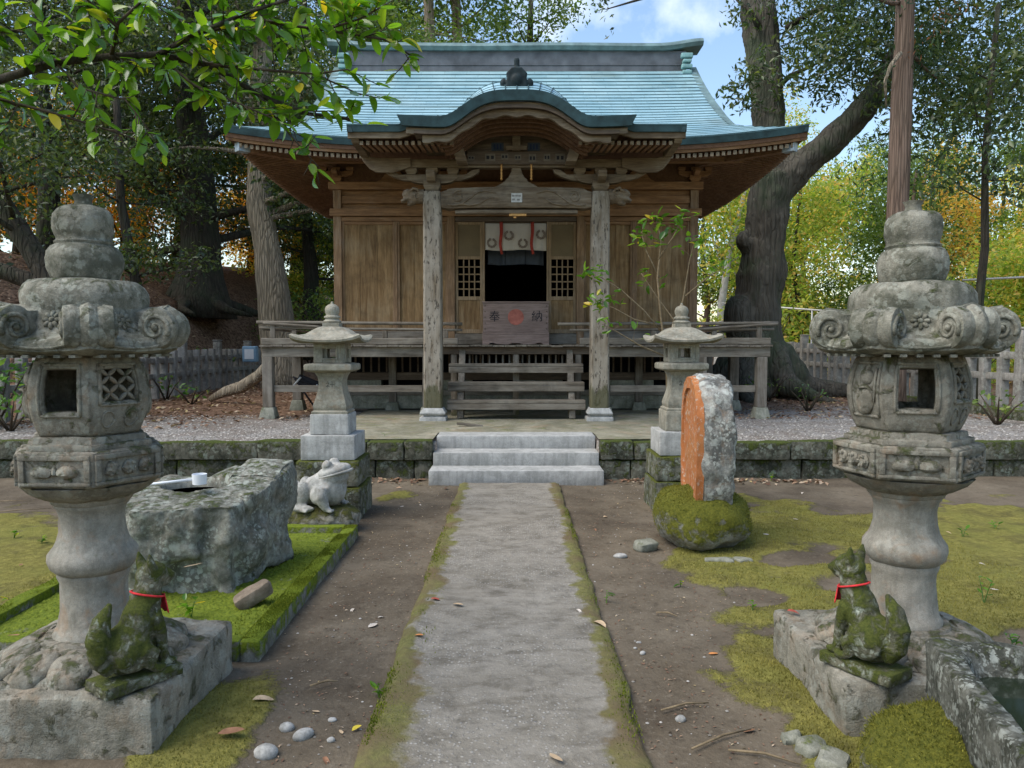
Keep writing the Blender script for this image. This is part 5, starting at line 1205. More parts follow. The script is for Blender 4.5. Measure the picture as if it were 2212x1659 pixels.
big_r = make_big_lantern((1.68, 3.23), R(-19), "tall hexagonal stone lantern right of the path, beside the stone trough", 7.0, ['open', 'lattice', 'gourd', 'open', 'gourd', 'gourd'])
SLAB_T = 0.222

# ================================================================ small square lanterns before the steps
def sqring(q, z, sub=6, rnd=0.0, lift_=0.0):
    out = []; cs = [(-1, -1), (1, -1), (1, 1), (-1, 1)]
    for k in range(4):
        a, b = cs[k], cs[(k + 1) % 4]
        for i in range(sub):
            t = i / sub; x, y = lerp(a[0], b[0], t) * q, lerp(a[1], b[1], t) * q; d = max(1e-6, math.hypot(x, y)); f = lerp(1.0, q * 1.08 / d, rnd); e_ = abs(2 * t - 1)
            out.append((x * f, y * f, z + lift_ * e_ ** 3))
    return out
def make_small_lantern(loc, label, side, seed):
    e = empty("small_stone_lantern", (loc[0], loc[1], 0), label, "stone lantern", "small square stone lanterns before the steps")
    def B(mb, name, mat, **k): return rough(name, mb, M[mat], k.pop('par', e), **k)
    B(MB().box(-0.285, 0.285, -0.285, 0.285, -0.05, 0.262), "pedestal_block", 'pedestal', cut=0.04, amp=0.010, freq=7, bev=0.014, seed=seed)
    B(MB().box(-0.270, 0.270, -0.275, 0.275, 0.268, 0.490), "pedestal_block", 'pedestal', cut=0.04, amp=0.010, freq=7, bev=0.014, seed=seed + 1)
    B(MB().box(-0.232, 0.232, -0.235, 0.235, 0.494, 0.706), "plinth", 'plinth', cut=0.05, amp=0.003, freq=8, bev=0.006, seed=seed + 2)
    B(MB().box(-0.168, 0.168, -0.170, 0.170, 0.709, 0.885), "plinth", 'plinth' if side < 0 else 'small_lantern', cut=0.05, amp=0.003, freq=8, bev=0.006, seed=seed + 3)
    sf = MB(); sf.loops([sqring(q, z, 6, r) for q, z, r in ((0.155, 0.880, 0), (0.158, 0.905, 0), (0.140, 0.918, 0.05), (0.146, 0.935, 0.05), (0.148, 0.955, 0.05), (0.135, 1.00, 0.05), (0.115, 1.07, 0.05), (0.104, 1.13, 0.05), (0.104, 1.175, 0.05), (0.113, 1.215, 0.05), (0.126, 1.235, 0.03), (0.130, 1.25, 0))])
    sh_ = B(sf, "shaft", 'small_lantern', cut=0.04, amp=0.003, freq=10, bev=0, seed=seed + 4, sharp=40)
    me = text_mesh("社", 0.085, "carved_character"); me.materials.append(plain('carved_shadow', (0.10, 0.095, 0.08), 0.9, 0.1) if side < 0 else bpy.data.materials['carved_shadow'])
    o = link("carved_character", me, None, sh_, (0, -0.1075, 1.125)); o.rotation_euler = (R(90), 0, 0)
    tr = MB(); tr.loops([sqring(q, z) for q, z in ((0.150, 1.248), (0.196, 1.262), (0.206, 1.270), (0.206, 1.312), (0.198, 1.322), (0.145, 1.330))]); B(tr, "tray", 'small_lantern', cut=0.05, amp=0.003, freq=10, bev=0.004, seed=seed + 5)
    # fire box with square windows cut right through its four sides
    fbm = MB(); w = 0.136; ww = 0.056
    for k in range(4):
        Rk = Matrix.Rotation(R(90 * k), 4, 'Z'); t_ = 0.034
        fbm.box(-w, -ww, -w, -w + t_, 1.331, 1.498, Rk); fbm.box(ww, w - t_ - 0.0005, -w, -w + t_, 1.331, 1.498, Rk)
        fbm.box(-ww, ww, -w, -w + t_, 1.331, 1.372, Rk); fbm.box(-ww, ww, -w, -w + t_, 1.455, 1.498, Rk)
    bx = fbm.build("fire_box", M['small_lantern'], e, bevel=0.004)
    MB().box(-0.10, 0.10, -0.10, 0.10, 1.3315, 1.345).build("fire_box_floor", M['small_lantern'], bx)
    MB().box(-ww, -ww + 0.03, -w + 0.034, -w + 0.045, 1.372, 1.455).build("window_bar", M['small_lantern'], bx)
    frm = MB()
    for (a, b, c, d) in ((-ww - 0.018, ww + 0.018, 1.360, 1.371), (-ww - 0.018, ww + 0.018, 1.456, 1.467), (-ww - 0.018, -ww - 0.001, 1.3715, 1.4555), (ww + 0.001, ww + 0.018, 1.3715, 1.4555)): frm.box(a, b, -w - 0.007, -w - 0.0005, c, d)
    frm.build("window_frame", M['small_lantern'], bx, bevel=0.002)
    rf = MB(); rf.loops([sqring(q, z, 10, r, l) for q, z, r, l in ((0.14, 1.499, 0, 0), (0.270, 1.503, 0, 0.030), (0.298, 1.512, 0, 0.040), (0.302, 1.530, 0, 0.046), (0.285, 1.545, 0.02, 0.040), (0.245, 1.556, 0.12, 0.018), (0.205, 1.580, 0.30, 0.004), (0.170, 1.612, 0.5, 0), (0.125, 1.637, 0.7, 0), (0.085, 1.648, 0.6, 0), (0.02, 1.650, 0.6, 0))])
    B(rf, "roof", 'small_lantern', cut=0.04, amp=0.003, freq=10, bev=0, seed=seed + 6, sharp=45)
    fn = MB().box(-0.072, 0.072, -0.072, 0.072, 1.645, 1.682); fn.lathe([(0.0, 1.68), (0.075, 1.683), (0.082, 1.695), (0.062, 1.71), (0.058, 1.72), (0.072, 1.728), (0.070, 1.74), (0.054, 1.748), (0.054, 1.756), (0.062, 1.775), (0.064, 1.80), (0.054, 1.826), (0.034, 1.842), (0.014, 1.850), (0.010, 1.868), (0.0, 1.872)], 24)
    fn.build("finial", M['small_lantern'], e, autosmooth=40)
    return e
make_small_lantern((-1.59, 6.78), "small stone lantern on mossy blocks left of the steps, behind the stone frog", -1, 20.0)
make_small_lantern((1.56, 7.05), "small stone lantern on mossy blocks right of the steps, behind the orange stele", 1, 33.0)

# ================================================================ fox statues
def make_fox(loc, rz, label, seed, mouth_dir=1):
    e = empty("fox_statue", loc, label, "fox statue", "mossy fox statues with red bibs", rz)
    rough("plinth", MB().box(-0.175, 0.15, -0.085, 0.085, 0.0, 0.05), M['fox'], e, cut=0.03, amp=0.006, freq=14, bev=0.008, seed=seed)
    m = MB(); b = 0.05
    def s_(c, r, rot=(0, 0, 0)): m.sphere((c[0], c[1], c[2] + b), r, 18, 12, M=Euler(tuple(R(q) for q in rot)).to_matrix())
    def t_(pts, rad, n=12): m.tube([(p[0], p[1], p[2] + b) for p in pts], rad, n)
    s_((-0.045, 0, 0.105), (0.098, 0.088, 0.105)); s_((0.0, 0, 0.19), (0.066, 0.074, 0.13), (0, 14, 0)); s_((0.032, 0, 0.235), (0.060, 0.066, 0.085))
    t_([(0.03, 0, 0.24), (0.045, 0, 0.30), (0.055, 0, 0.35)], [0.064, 0.058, 0.052])
    s_((0.064, 0, 0.385), (0.064, 0.057, 0.050), (0, -8, 0)); t_([(0.09, 0, 0.382), (0.13, 0, 0.365), (0.158, 0, 0.352)], [0.040, 0.029, 0.019]); s_((0.160, 0, 0.356), 0.014)
    t_([(0.085, 0, 0.345), (0.125, 0, 0.335), (0.142, 0, 0.334)], [0.026, 0.018, 0.011])
    for q in (-1, 1):
        t_([(0.050, q * 0.032, 0.405), (0.040, q * 0.042, 0.445), (0.036, q * 0.044, 0.478)], [0.027, 0.017, 0.004], 8)
        s_((0.10, q * 0.030, 0.400), 0.014); s_((0.055, q * 0.045, 0.36), (0.022, 0.014, 0.03))
        t_([(0.045, q * 0.042, 0.225), (0.072, q * 0.046, 0.14), (0.082, q * 0.046, 0.06), (0.090, q * 0.046, 0.012)], [0.036, 0.027, 0.021, 0.023]); s_((0.108, q * 0.046, 0.013), (0.034, 0.022, 0.017))
        s_((-0.045, q * 0.062, 0.095), (0.078, 0.034, 0.075), (0, -25, 0)); t_([(-0.02, q * 0.070, 0.10), (0.028, q * 0.074, 0.075), (0.012, q * 0.074, 0.03), (0.04, q * 0.074, 0.013)], [0.034, 0.030, 0.022, 0.020]); s_((0.048, q * 0.074, 0.012), (0.036, 0.022, 0.016))
    t_([(-0.11, 0, 0.03), (-0.15, 0, 0.09), (-0.158, 0, 0.17), (-0.140, 0, 0.245), (-0.105, 0, 0.305)], [0.030, 0.044, 0.047, 0.036, 0.008])
    fuse("body", m, M['fox'], e, voxel=0.006, smooth_it=1, amp=0.0022, freq=30, seed=seed)
    c = MB(); pts = []
    for i in range(25):
        a = 2 * math.pi * i / 24; pts.append((0.047 + 0.063 * math.cos(a), 0.061 * math.sin(a), 0.305 + b - 0.020 * math.cos(a) + 0.0))
    c.tube(pts, 0.0045, 6); col = c.build("collar", M['red_cloth'], e, smooth=True)
    v = []; f = []
    for j in range(7):
        for i in range(7):
            t = j / 6; x = 0.106 + 0.008 * t + 0.004 * math.sin(i * 1.7 + t); y = (i / 6 - 0.5) * (0.045 + 0.06 * t); v.append((x - 0.4 * y * y * 12, y, 0.340 - 0.072 * t + 0.003 * math.sin(i * 2.1)))
    for j in range(6):
        for i in range(6): f.append((j * 7 + i, j * 7 + i + 1, (j + 1) * 7 + i + 1, (j + 1) * 7 + i))
    bb = MB().add(v, f).build("bib", M['red_cloth'], e, smooth=True); so = bb.modifiers.new("s", 'SOLIDIFY'); so.thickness = 0.005
    e.scale = (0.92, 0.92, 0.92)
    return e
make_fox((-1.415, 2.83, SLAB_T), R(54), "moss-green stone fox with red bib on the left lantern's slab", 3.0)
make_fox((1.375, 2.94, SLAB_T), R(180 - 58), "dark mossy stone fox with red bib on the right lantern's slab", 9.0)

# ================================================================ frog on its rock
m = MB(); m.sphere((0, 0, 0.10), (0.33, 0.22, 0.125), 20, 12); m.box(-0.26, 0.24, -0.15, 0.15, 0.0, 0.175)
o = fuse("rock", m, M['frogrock'], voxel=0.018, smooth_it=5, amp=0.035, freq=5, seed=3); o.location = (-1.55, 6.17, -0.02); tag(o, "low rounded brown rock carrying the stone frog", "rock")
fe = empty("frog_statue", (-1.545, 6.17, 0.158), "pale granite frog statue sitting on a low rock, facing right", "frog statue", None, R(-8))
fe.scale = (0.98, 1.05, 1.08)
m = MB()
def fs(c, r, rot=(0, 0, 0)): m.sphere(c, r, 20, 12, M=Euler(tuple(R(q) for q in rot)).to_matrix())
fs((-0.02, 0, 0.155), (0.205, 0.135, 0.115), (0, -26, 0)); fs((0.075, 0, 0.165), (0.13, 0.135, 0.145)); fs((0.105, 0, 0.285), (0.145, 0.128, 0.055), (0, -14, 0)); fs((0.10, 0, 0.245), (0.125, 0.125, 0.07))
for q in (-1, 1):
    fs((0.075, q * 0.072, 0.335), (0.048, 0.040, 0.042)); fs((-0.135, q * 0.115, 0.11), (0.075, 0.055, 0.115), (0, 18, 0)); fs((-0.185, q * 0.095, 0.165), (0.055, 0.05, 0.06)); fs((-0.10, q * 0.155, 0.025), (0.10, 0.035, 0.028))
    m.tube([(0.05, q * 0.125, 0.17), (0.055, q * 0.160, 0.10), (0.10, q * 0.160, 0.03)], [0.065, 0.055, 0.03], 12); fs((0.03, q * 0.14, 0.125), (0.075, 0.05, 0.075))
    for t in (-0.5, 0, 0.5): m.tube([(0.09, q * 0.160, 0.022), (0.155, q * 0.160 + t * 0.06, 0.012)], [0.018, 0.012], 8)
    for t in (-0.4, 0, 0.4): m.tube([(-0.15, q * 0.15, 0.02), (-0.05 + 0.02 * t, q * (0.20 + 0.04 * t), 0.012)], [0.02, 0.012], 8)
body = fuse("body", m, M['frog'], fe, voxel=0.011, smooth_it=2, amp=0.003, freq=20, seed=2)
lp = MB(); pts = [(0.098 + 0.152 * math.cos(a), 0.137 * math.sin(a), 0.262 + 0.033 * math.cos(a) + 0.004) for a in [R(-118 + 236 * i / 30) for i in range(31)]]; lp.tube(pts, [0.004 + 0.008 * math.sin(math.pi * i / 30) for i in range(31)], 8); lp.build("lip", M['frog'], body, smooth=True)
for q in (-1, 1): MB().sphere((0.082, q * 0.088, 0.342), (0.030, 0.028, 0.030), 14, 10).build("eye", M['frog'], body, smooth=True)

# ================================================================ rock water basin, ladle, curb bed
m = MB(); m.box(-0.40, 0.36, -0.38, 0.36, 0.0, 0.60); m.box(-0.30, 0.10, -0.44, 0.2, 0.30, 0.63, Matrix.Rotation(R(8), 4, 'Z')); m.box(-0.1, 0.46, -0.05, 0.46, 0.05, 0.66, Matrix.Rotation(R(-18), 4, 'Z'))
m.sphere((-0.2, -0.2, 0.35), (0.30, 0.28, 0.30)); m.sphere((0.32, 0.0, 0.28), (0.20, 0.32, 0.24)); m.box(0.15, 0.50, 0.20, 0.52, 0.3, 0.74, Matrix.Rotation(R(-10), 4, 'Z')); m.box(-0.36, -0.1, 0.0, 0.42, 0.2, 0.66)
me = fuse_mesh("rock_basin", m, voxel=0.016, smooth_it=2, amp=0.042, freq=4.6, seed=5.5, ridge=0.012)
for vv in me.vertices:
    c = vv.co; pz = 0.575 + 0.10 * sstep(0.0, 0.45, c.y) * sstep(-0.1, 0.3, c.x) + 0.025 * mnoise.noise(c * 5)
    if c.z > pz: c.z = pz + (c.z - pz) * 0.15
    d = math.hypot((c.x + 0.04) / 0.25, (c.y - 0.10) / 0.17)
    if c.z > 0.50: c.z -= 0.19 * (1 - sstep(0.72, 1.02, d))
be = empty("rock_basin", (-2.0, 4.80, 0.0), "big lichen-spotted rock hollowed into a water basin behind the left lantern", "stone basin", None, R(4))
for vv in me.vertices: vv.co.x *= 0.88; vv.co.z *= 1.02; vv.co.z -= 0.05 * sstep(0.1, -0.4, vv.co.y)
link("rock", me, M['basin'], be)
t = NT('still_water'); wmat = t.done(t.princ((0.015, 0.022, 0.014), 0.06, None, 0.5)); M['water'] = wmat
MB().lathe([(0.0, 0.0), (0.215, 0.0)], 32).build("water", wmat, be, loc=(-0.035, 0.10, 0.545)).scale = (1.0, 0.72, 1)
le = empty("water_ladle", (-1.93, 4.68, 0.628), "white plastic water ladle lying across the rock basin", "ladle", None, 0)
cup = MB(); cup.lathe([(0.0, 0.004), (0.037, 0.004), (0.042, 0.006), (0.044, 0.068), (0.041, 0.068), (0.038, 0.010), (0.0, 0.009)], 28); cup.build("cup", M['white_plastic'], le, autosmooth=40)
MB().tube([(-0.042, -0.01, 0.035), (-0.20, -0.05, 0.022), (-0.42, -0.10, 0.004)], 0.0085, 10).build("handle", M['white_plastic'], le, smooth=True)

ce = empty("curb_frame", (-1.95, 4.7, 0), "low mossy concrete curb framing the bed around the rock basin", "curb")
for (a, b, c, d) in ((-1.30, -1.205, 3.56, 5.93), (-2.78, -2.68, 3.56, 5.93), (-2.679, -1.301, 5.84, 5.93), (-2.679, -1.301, 3.56, 3.65)):
    rough("curb", MB().box(a, b, c, d, -0.05, 0.085), M['curb'], ce, world=True, cut=0.06, amp=0.008, freq=6, bev=0.012, seed=a * 3 + c)
# mossy pebbles in the bed
n = 5200; px_ = rng.uniform(-2.67, -1.31, n); py_ = rng.uniform(3.66, 5.83, n); r_ = rng.uniform(0.010, 0.022, n)
octa = np.array([(1, 0, 0), (0.3, 0.95, 0), (-0.8, 0.6, 0), (-0.8, -0.6, 0), (0.3, -0.95, 0), (0, 0, 0.62)], np.float32)
V = np.empty((n, 6, 3), np.float32); an = rng.uniform(0, 6.28, n); ca, sa = np.cos(an), np.sin(an)
V[:, :, 0] = px_[:, None] + r_[:, None] * (octa[:, 0] * ca[:, None] - octa[:, 1] * sa[:, None]); V[:, :, 1] = py_[:, None] + r_[:, None] * (octa[:, 0] * sa[:, None] + octa[:, 1] * ca[:, None]); V[:, :, 2] = 0.030 + r_[:, None] * octa[:, 2] * 1.1 + rng.uniform(-0.006, 0.006, n)[:, None]
F = np.array([(i, (i + 1) % 5, 5) for i in range(5)]); F = (F[None] + 6 * np.arange(n)[:, None, None]).reshape(-1, 3)
pm_ = stone('mossy_pebble', (0.19, 0.19, 0.15), (0.36, 0.36, 0.30), (0.05, 0.06, 0.03), 0.4, moss=0.22, moss_col=(0.07, 0.11, 0.010), moss_col2=(0.21, 0.25, 0.025), up=0.5, sc=1.3, bump=0.4)
o = link("mossy_pebbles", mesh_np("mossy_pebbles", V.reshape(-1, 3), F, True), pm_); tag(o, "bed of small moss-covered pebbles around the rock basin", "pebbles", kind='stuff')
MB().box(-2.685, -1.295, 3.645, 5.845, -0.03, 0.034).build("bed_soil", pm_, ce, world=True)

# broken stone, thin upright shard beside the basin
o = rough("broken_stone", MB().cbox((0, 0, 0), (0.21, 0.11, 0.09), rz=R(28), ry=R(-28)), M['brickrock'], cut=0.03, amp=0.015, freq=9, bev=0.02, seed=8, loc=(-1.45, 4.22, 0.085)); tag(o, "pinkish broken stone leaning at the foot of the rock basin", "stone")

# ================================================================ orange stele on a mossy boulder
m = MB(); m.sphere((0, 0, 0.235), (0.365, 0.44, 0.245), 24, 16)
o = fuse("mossy_boulder", m, M['mossrock'], voxel=0.018, smooth_it=2, amp=0.04, freq=3.4, seed=6); o.location = (1.415, 5.70, -0.03); tag(o, "round moss-covered boulder carrying the orange stele", "boulder")
se = empty("stone_stele", (1.455, 5.74, 0.36), "upright grey stone slab with a weathered orange painted face", "stele", None, R(-4))
ol = [(-0.30, -0.06), (-0.345, 0.20), (-0.35, 0.45), (-0.335, 0.62), (-0.28, 0.76), (-0.20, 0.85), (-0.06, 0.905), (0.08, 0.90), (0.20, 0.85), (0.29, 0.74), (0.33, 0.58), (0.34, 0.35), (0.32, 0.1), (0.27, -0.06)]
ol = [(y * 1.15, z) for y, z in ol]
m = MB(); m.extrude(ol, 'x', -0.085, 0.15)
me = rough_mesh("slab", m, cut=0.025, amp=0.022, freq=6, bev=0.035, seed=2.5)
for vv in me.vertices: vv.co += Vector((0.010 * mnoise.noise(vv.co * 14), 0, 0)) + Vector((0, 0.012 * mnoise.noise(vv.co * 11 + Vector((3, 0, 0))), 0.01 * mnoise.noise(vv.co * 9)))
link("slab", me, M['stele'], se)
t = NT('orange_paint'); P = t.pos((14, 14, 3)); P2 = t.pos(); n1 = t.noise(P, 1.4, 6, 0.65); n2 = t.noise(P2, 26, 5, 0.7); n3 = t.noise(P2, 5, 5, 0.6)
col = t.mix(t.ramp(n1, [(0.3, 0), (0.7, 1)]), (0.30, 0.105, 0.036), (0.43, 0.160, 0.060)); col = t.mix(t.math('MULTIPLY', t.ramp(n3, [(0.45, 0), (0.65, 1)]), 0.6), col, (0.33, 0.15, 0.055))
col = t.mix(t.math('MULTIPLY', t.ramp(n2, [(0.54, 0), (0.64, 1)]), 0.8), col, (0.40, 0.36, 0.30))
omat = t.done(t.princ(col, 0.9, t.bump(t.math('ADD', n1, n2), 0.6, 0.008), 0.15))
def inset(pts, k, cz=0.42): return [(y * k, cz + (z - cz) * k) for y, z in pts]
ri = []
for kk, xx in ((0.985, -0.070), (0.965, -0.122), (0.80, -0.124), (0.785, -0.106), (0.02, -0.108)): ri.append([(xx, y, z) for y, z in inset(ol, kk)])
m = MB(); m.loops(ri, False, False); me = rough_mesh("painted_face", m, cut=0.025, amp=0.006, freq=12, bev=0, seed=4); link("painted_face", me, omat, se)
o = rough("flat_stone", MB().cbox((0, 0, 0), (0.16, 0.11, 0.07), rz=R(30), rx=R(12)), M['footing'], cut=0.03, amp=0.0142, freq=10, bev=0.018, seed=4, loc=(0.98, 5.52, 0.025)); tag(o, "dark angular stone at the left foot of the mossy boulder", "stone")
o = rough("flat_stone", MB().cbox((0, 0, 0), (0.20, 0.09, 0.035), rz=R(-8)), M['footing'], cut=0.03, amp=0.0140, freq=10, bev=0.012, seed=5, loc=(1.42, 5.17, 0.01)); tag(o, "thin flat stone lying before the mossy boulder", "stone")
o = rough("flat_stone", MB().cbox((0, 0, 0), (0.10, 0.08, 0.04), rz=R(20)), M['footing'], cut=0.03, amp=0.0140, freq=10, bev=0.012, seed=6, loc=(1.58, 5.16, 0.012)); tag(o, "small pale stone right of the flat one before the boulder", "stone")

# ================================================================ stone trough on a mossy boulder at the lower right
te = empty("stone_trough", (1.60, 2.11, 0.245), "dark lichen-speckled stone trough at the lower right edge", "trough", None, R(-13))
def rr(hx, hy, z, p, n=48):
    out = []
    for j in range(n):
        a = 2 * math.pi * j / n; c, s = math.cos(a), math.sin(a); k = (abs(c) ** p + abs(s) ** p) ** (-1 / p); out.append((hx * c * k, hy * s * k, z))
    return out
m = MB(); m.loops([rr(0.24, 0.47, 0.0, 14), rr(0.265, 0.49, 0.03, 22), rr(0.265, 0.495, 0.11, 22), rr(0.265, 0.495, 0.205, 22), rr(0.255, 0.485, 0.222, 22), rr(0.20, 0.43, 0.222, 6), rr(0.185, 0.41, 0.20, 5), rr(0.165, 0.37, 0.09, 4), rr(0.05, 0.1, 0.075, 3)], True, True)
rough("trough", m, M['trough'], te, cut=0.03, amp=0.010, freq=8, bev=0, seed=3, sharp=60)
MB().loops([rr(0.175, 0.39, 0.14, 4)]+[rr(0.01, 0.02, 0.1402, 4)], False, True).build("water", M['water'], te)
m = MB(); m.sphere((0, 0, 0.14), (0.20, 0.28, 0.20), 20, 12); m.sphere((0.22, -0.1, 0.12), (0.3, 0.3, 0.16), 20, 12)
o = fuse("mossy_boulder", m, M['mossrock'], voxel=0.016, smooth_it=3, amp=0.035, freq=4, seed=12); o.location = (1.35, 2.36, -0.01); tag(o, "mossy boulder under the trough at the lower right", "boulder")
for i, (x, y, sz, rz_) in enumerate(((1.10, 2.72, 0.10, 20), (1.13, 2.62, 0.11, 60), (1.05, 2.80, 0.07, 0))):
    o = rough("stone", MB().cbox((0, 0, 0), (sz, sz * 0.8, sz * 0.6), rz=R(rz_), rx=R(15)), M['footing'], cut=0.025, amp=0.016, freq=14, bev=0.014, seed=i + 0.5, loc=(x, y, sz * 0.18))
    tag(o, ("pale angular stone before the right lantern's slab", "larger split stone nearest the right slab's broken corner", "smallest stone beside the right slab's front")[i], "stone", "loose stones by the right slab")

# fuzz of moss on the two boulders
def moss_on(o, n, h, mat):
    me = o.data; k = len(me.vertices); co = np.empty(k * 3, np.float32); me.vertices.foreach_get("co", co); co = co.reshape(-1, 3); no = np.empty(k * 3, np.float32); me.vertices.foreach_get("normal", no); no = no.reshape(-1, 3)
    w = np.array([max(0.0, nn[2] * 0.8 + 0.25 + 0.9 * mnoise.noise(Vector(c) * 7)) for c, nn in zip(co, no)]); w /= w.sum()
    i = rng.choice(k, n, p=w); c = co[i] + rng.normal(0, 0.006, (n, 3)); nn = no[i]; t_ = rng.normal(size=(n, 3)); t_ -= nn * np.sum(t_ * nn, 1)[:, None]; t_ /= np.linalg.norm(t_, axis=1)[:, None]
    hh = (h * rng.uniform(0.4, 1.3, n))[:, None]; V = np.stack([c - t_ * hh * 0.35 - nn * 0.004, c + t_ * hh * 0.35 - nn * 0.004, c + nn * hh * 0.7 + rng.normal(0, 0.5, (n, 3)) * hh], 1)
    m = link("moss_fuzz", mesh_np("moss_fuzz", V.reshape(-1, 3), np.arange(3 * n).reshape(-1, 3), False, np.repeat(rng.uniform(0, 0.999, n), 3)), M[mat], o); m['kind'] = 'stuff'
for o in [o for o in COL.objects if o.name.startswith("mossy_boulder")]: moss_on(o, 26000, 0.0065, 'moss_boulder')

# ================================================================ fences
def fence(x, y0, y1, step, label, seed, base_h=0.0):
    e = empty("stone_fence", (x, (y0 + y1) / 2, TZ), label, "fence"); rd = random.Random(seed)
    pm1 = rough_mesh("post", MB().box(-0.065, 0.065, -0.065, 0.065, -0.1, 0.98), cut=0.12, amp=0.006, freq=6, bev=0.012, seed=seed)
    pm2 = rough_mesh("post", MB().box(-0.085, 0.085, -0.085, 0.085, -0.1, 1.16).box(-0.095, 0.095, -0.095, 0.095, 1.165, 1.20), cut=0.12, amp=0.006, freq=6, bev=0.015, seed=seed + 1)
    n = int((y1 - y0) / step)
    for i in range(n + 1):
        y = y0 + step * i; z = gz(x, y) + base_h
        o = link("post", pm2 if i % 5 == 2 else pm1, M['fence'], e, (x + rd.uniform(-0.01, 0.01), y, z), True); o.rotation_euler = (rd.uniform(-0.02, 0.02), rd.uniform(-0.02, 0.02), rd.uniform(-0.05, 0.05))
    for i in range(0, n, 5):
        ya = y0 + step * i; yb = min(y1, y0 + step * (i + 5)); za, zb = gz(x, ya) + base_h, gz(x, yb) + base_h
        for h in (0.78, 0.46):
            m = MB(); m.loops([[(x - 0.045, y, z - 0.055), (x + 0.045, y, z - 0.055), (x + 0.045, y, z + 0.055), (x - 0.045, y, z + 0.055)] for y, z in ((ya + 0.002, za + h), (yb - 0.002, zb + h))])
            rough("rail", m, M['fence'], e, world=True, cut=0.25, amp=0.006, freq=5, bev=0.01, seed=ya + h)
        if base_h: rough("base_stone", MB().box(x - 0.16, x + 0.16, ya + 0.003, yb - 0.003, gz(x, ya) - 0.1, gz(x, ya) + base_h - 0.02), M['wall'], e, world=True, cut=0.2, amp=0.02, freq=3, bev=0.02, seed=ya)
    return e
fence(-7.25, 9.6, 23.0, 0.42, "grey stone post-and-rail fence along the left side of the shrine yard", 2)
fence(7.5, 10.4, 24.0, 0.42, "grey stone post-and-rail fence along the right side of the shrine yard", 5, 0.16)

# ================================================================ leaves by the thousand
def leaf_quads(C, size, up=0.35, asp=0.45, droop=0.0, out=None):
    """one small bent leaf (two triangles) for each point of C"""
    n = len(C); nrm = rng.normal(size=(n, 3)); nrm[:, 2] += up * 2.0
    if out is not None: nrm += out * 0.8
    nrm /= np.linalg.norm(nrm, axis=1)[:, None]; d = rng.normal(size=(n, 3)); d[:, 2] -= droop
    d -= nrm * np.sum(d * nrm, axis=1)[:, None]; d /= np.linalg.norm(d, axis=1)[:, None]; w = np.cross(nrm, d)
    s = (size * rng.uniform(0.6, 1.25, n))[:, None]
    V = np.empty((n, 4, 3), np.float32); V[:, 0] = C - d * s * 0.5; V[:, 1] = C + w * s * asp * 0.5 + nrm * s * 0.10; V[:, 2] = C + d * s * 0.5; V[:, 3] = C - w * s * asp * 0.5 + nrm * s * 0.10
    base = 4 * np.arange(n)[:, None]; F = np.concatenate([base + [0, 1, 2], base + [0, 2, 3]], axis=0)
    return V.reshape(-1, 3), F, np.repeat(rng.uniform(0, 0.999, n), 4)
def cloud_pts(clumps, per):
    C = []; O_ = []
    for (c, r) in clumps:
        k = max(4, int(per * (r[0] * r[1] * r[2]) ** (2 / 3.0))); v = rng.normal(size=(k, 3)); v /= np.linalg.norm(v, axis=1)[:, None]
        q = rng.uniform(0.25, 1.0, k) ** 0.55; p = v * q[:, None]; C.append(np.asarray(c) + p * np.asarray(r)); O_.append(v)
    return np.concatenate(C), np.concatenate(O_)
def crown(name, clumps, per, size, mat, parent, **k):
    C, O_ = cloud_pts(clumps, per); V, F, rd = leaf_quads(C, size, out=O_, **k)
    o = link(name, mesh_np(name, V, F, False, rd), M[mat], parent, None, True); return o
def limb_path(p, az, el, L, n=7, bend=0.35, seed=0):
    pts = [Vector(p)]; d = Vector((math.cos(az) * math.cos(el), math.sin(az) * math.cos(el), math.sin(el)))
    for i in range(n):
        d = (d + Vector((random.uniform(-1, 1), random.uniform(-1, 1), random.uniform(-0.6, 1.0) * 1.0)) * bend * 0.45).normalized(); pts.append(pts[-1] + d * (L / n))
    return pts
TREES = 0
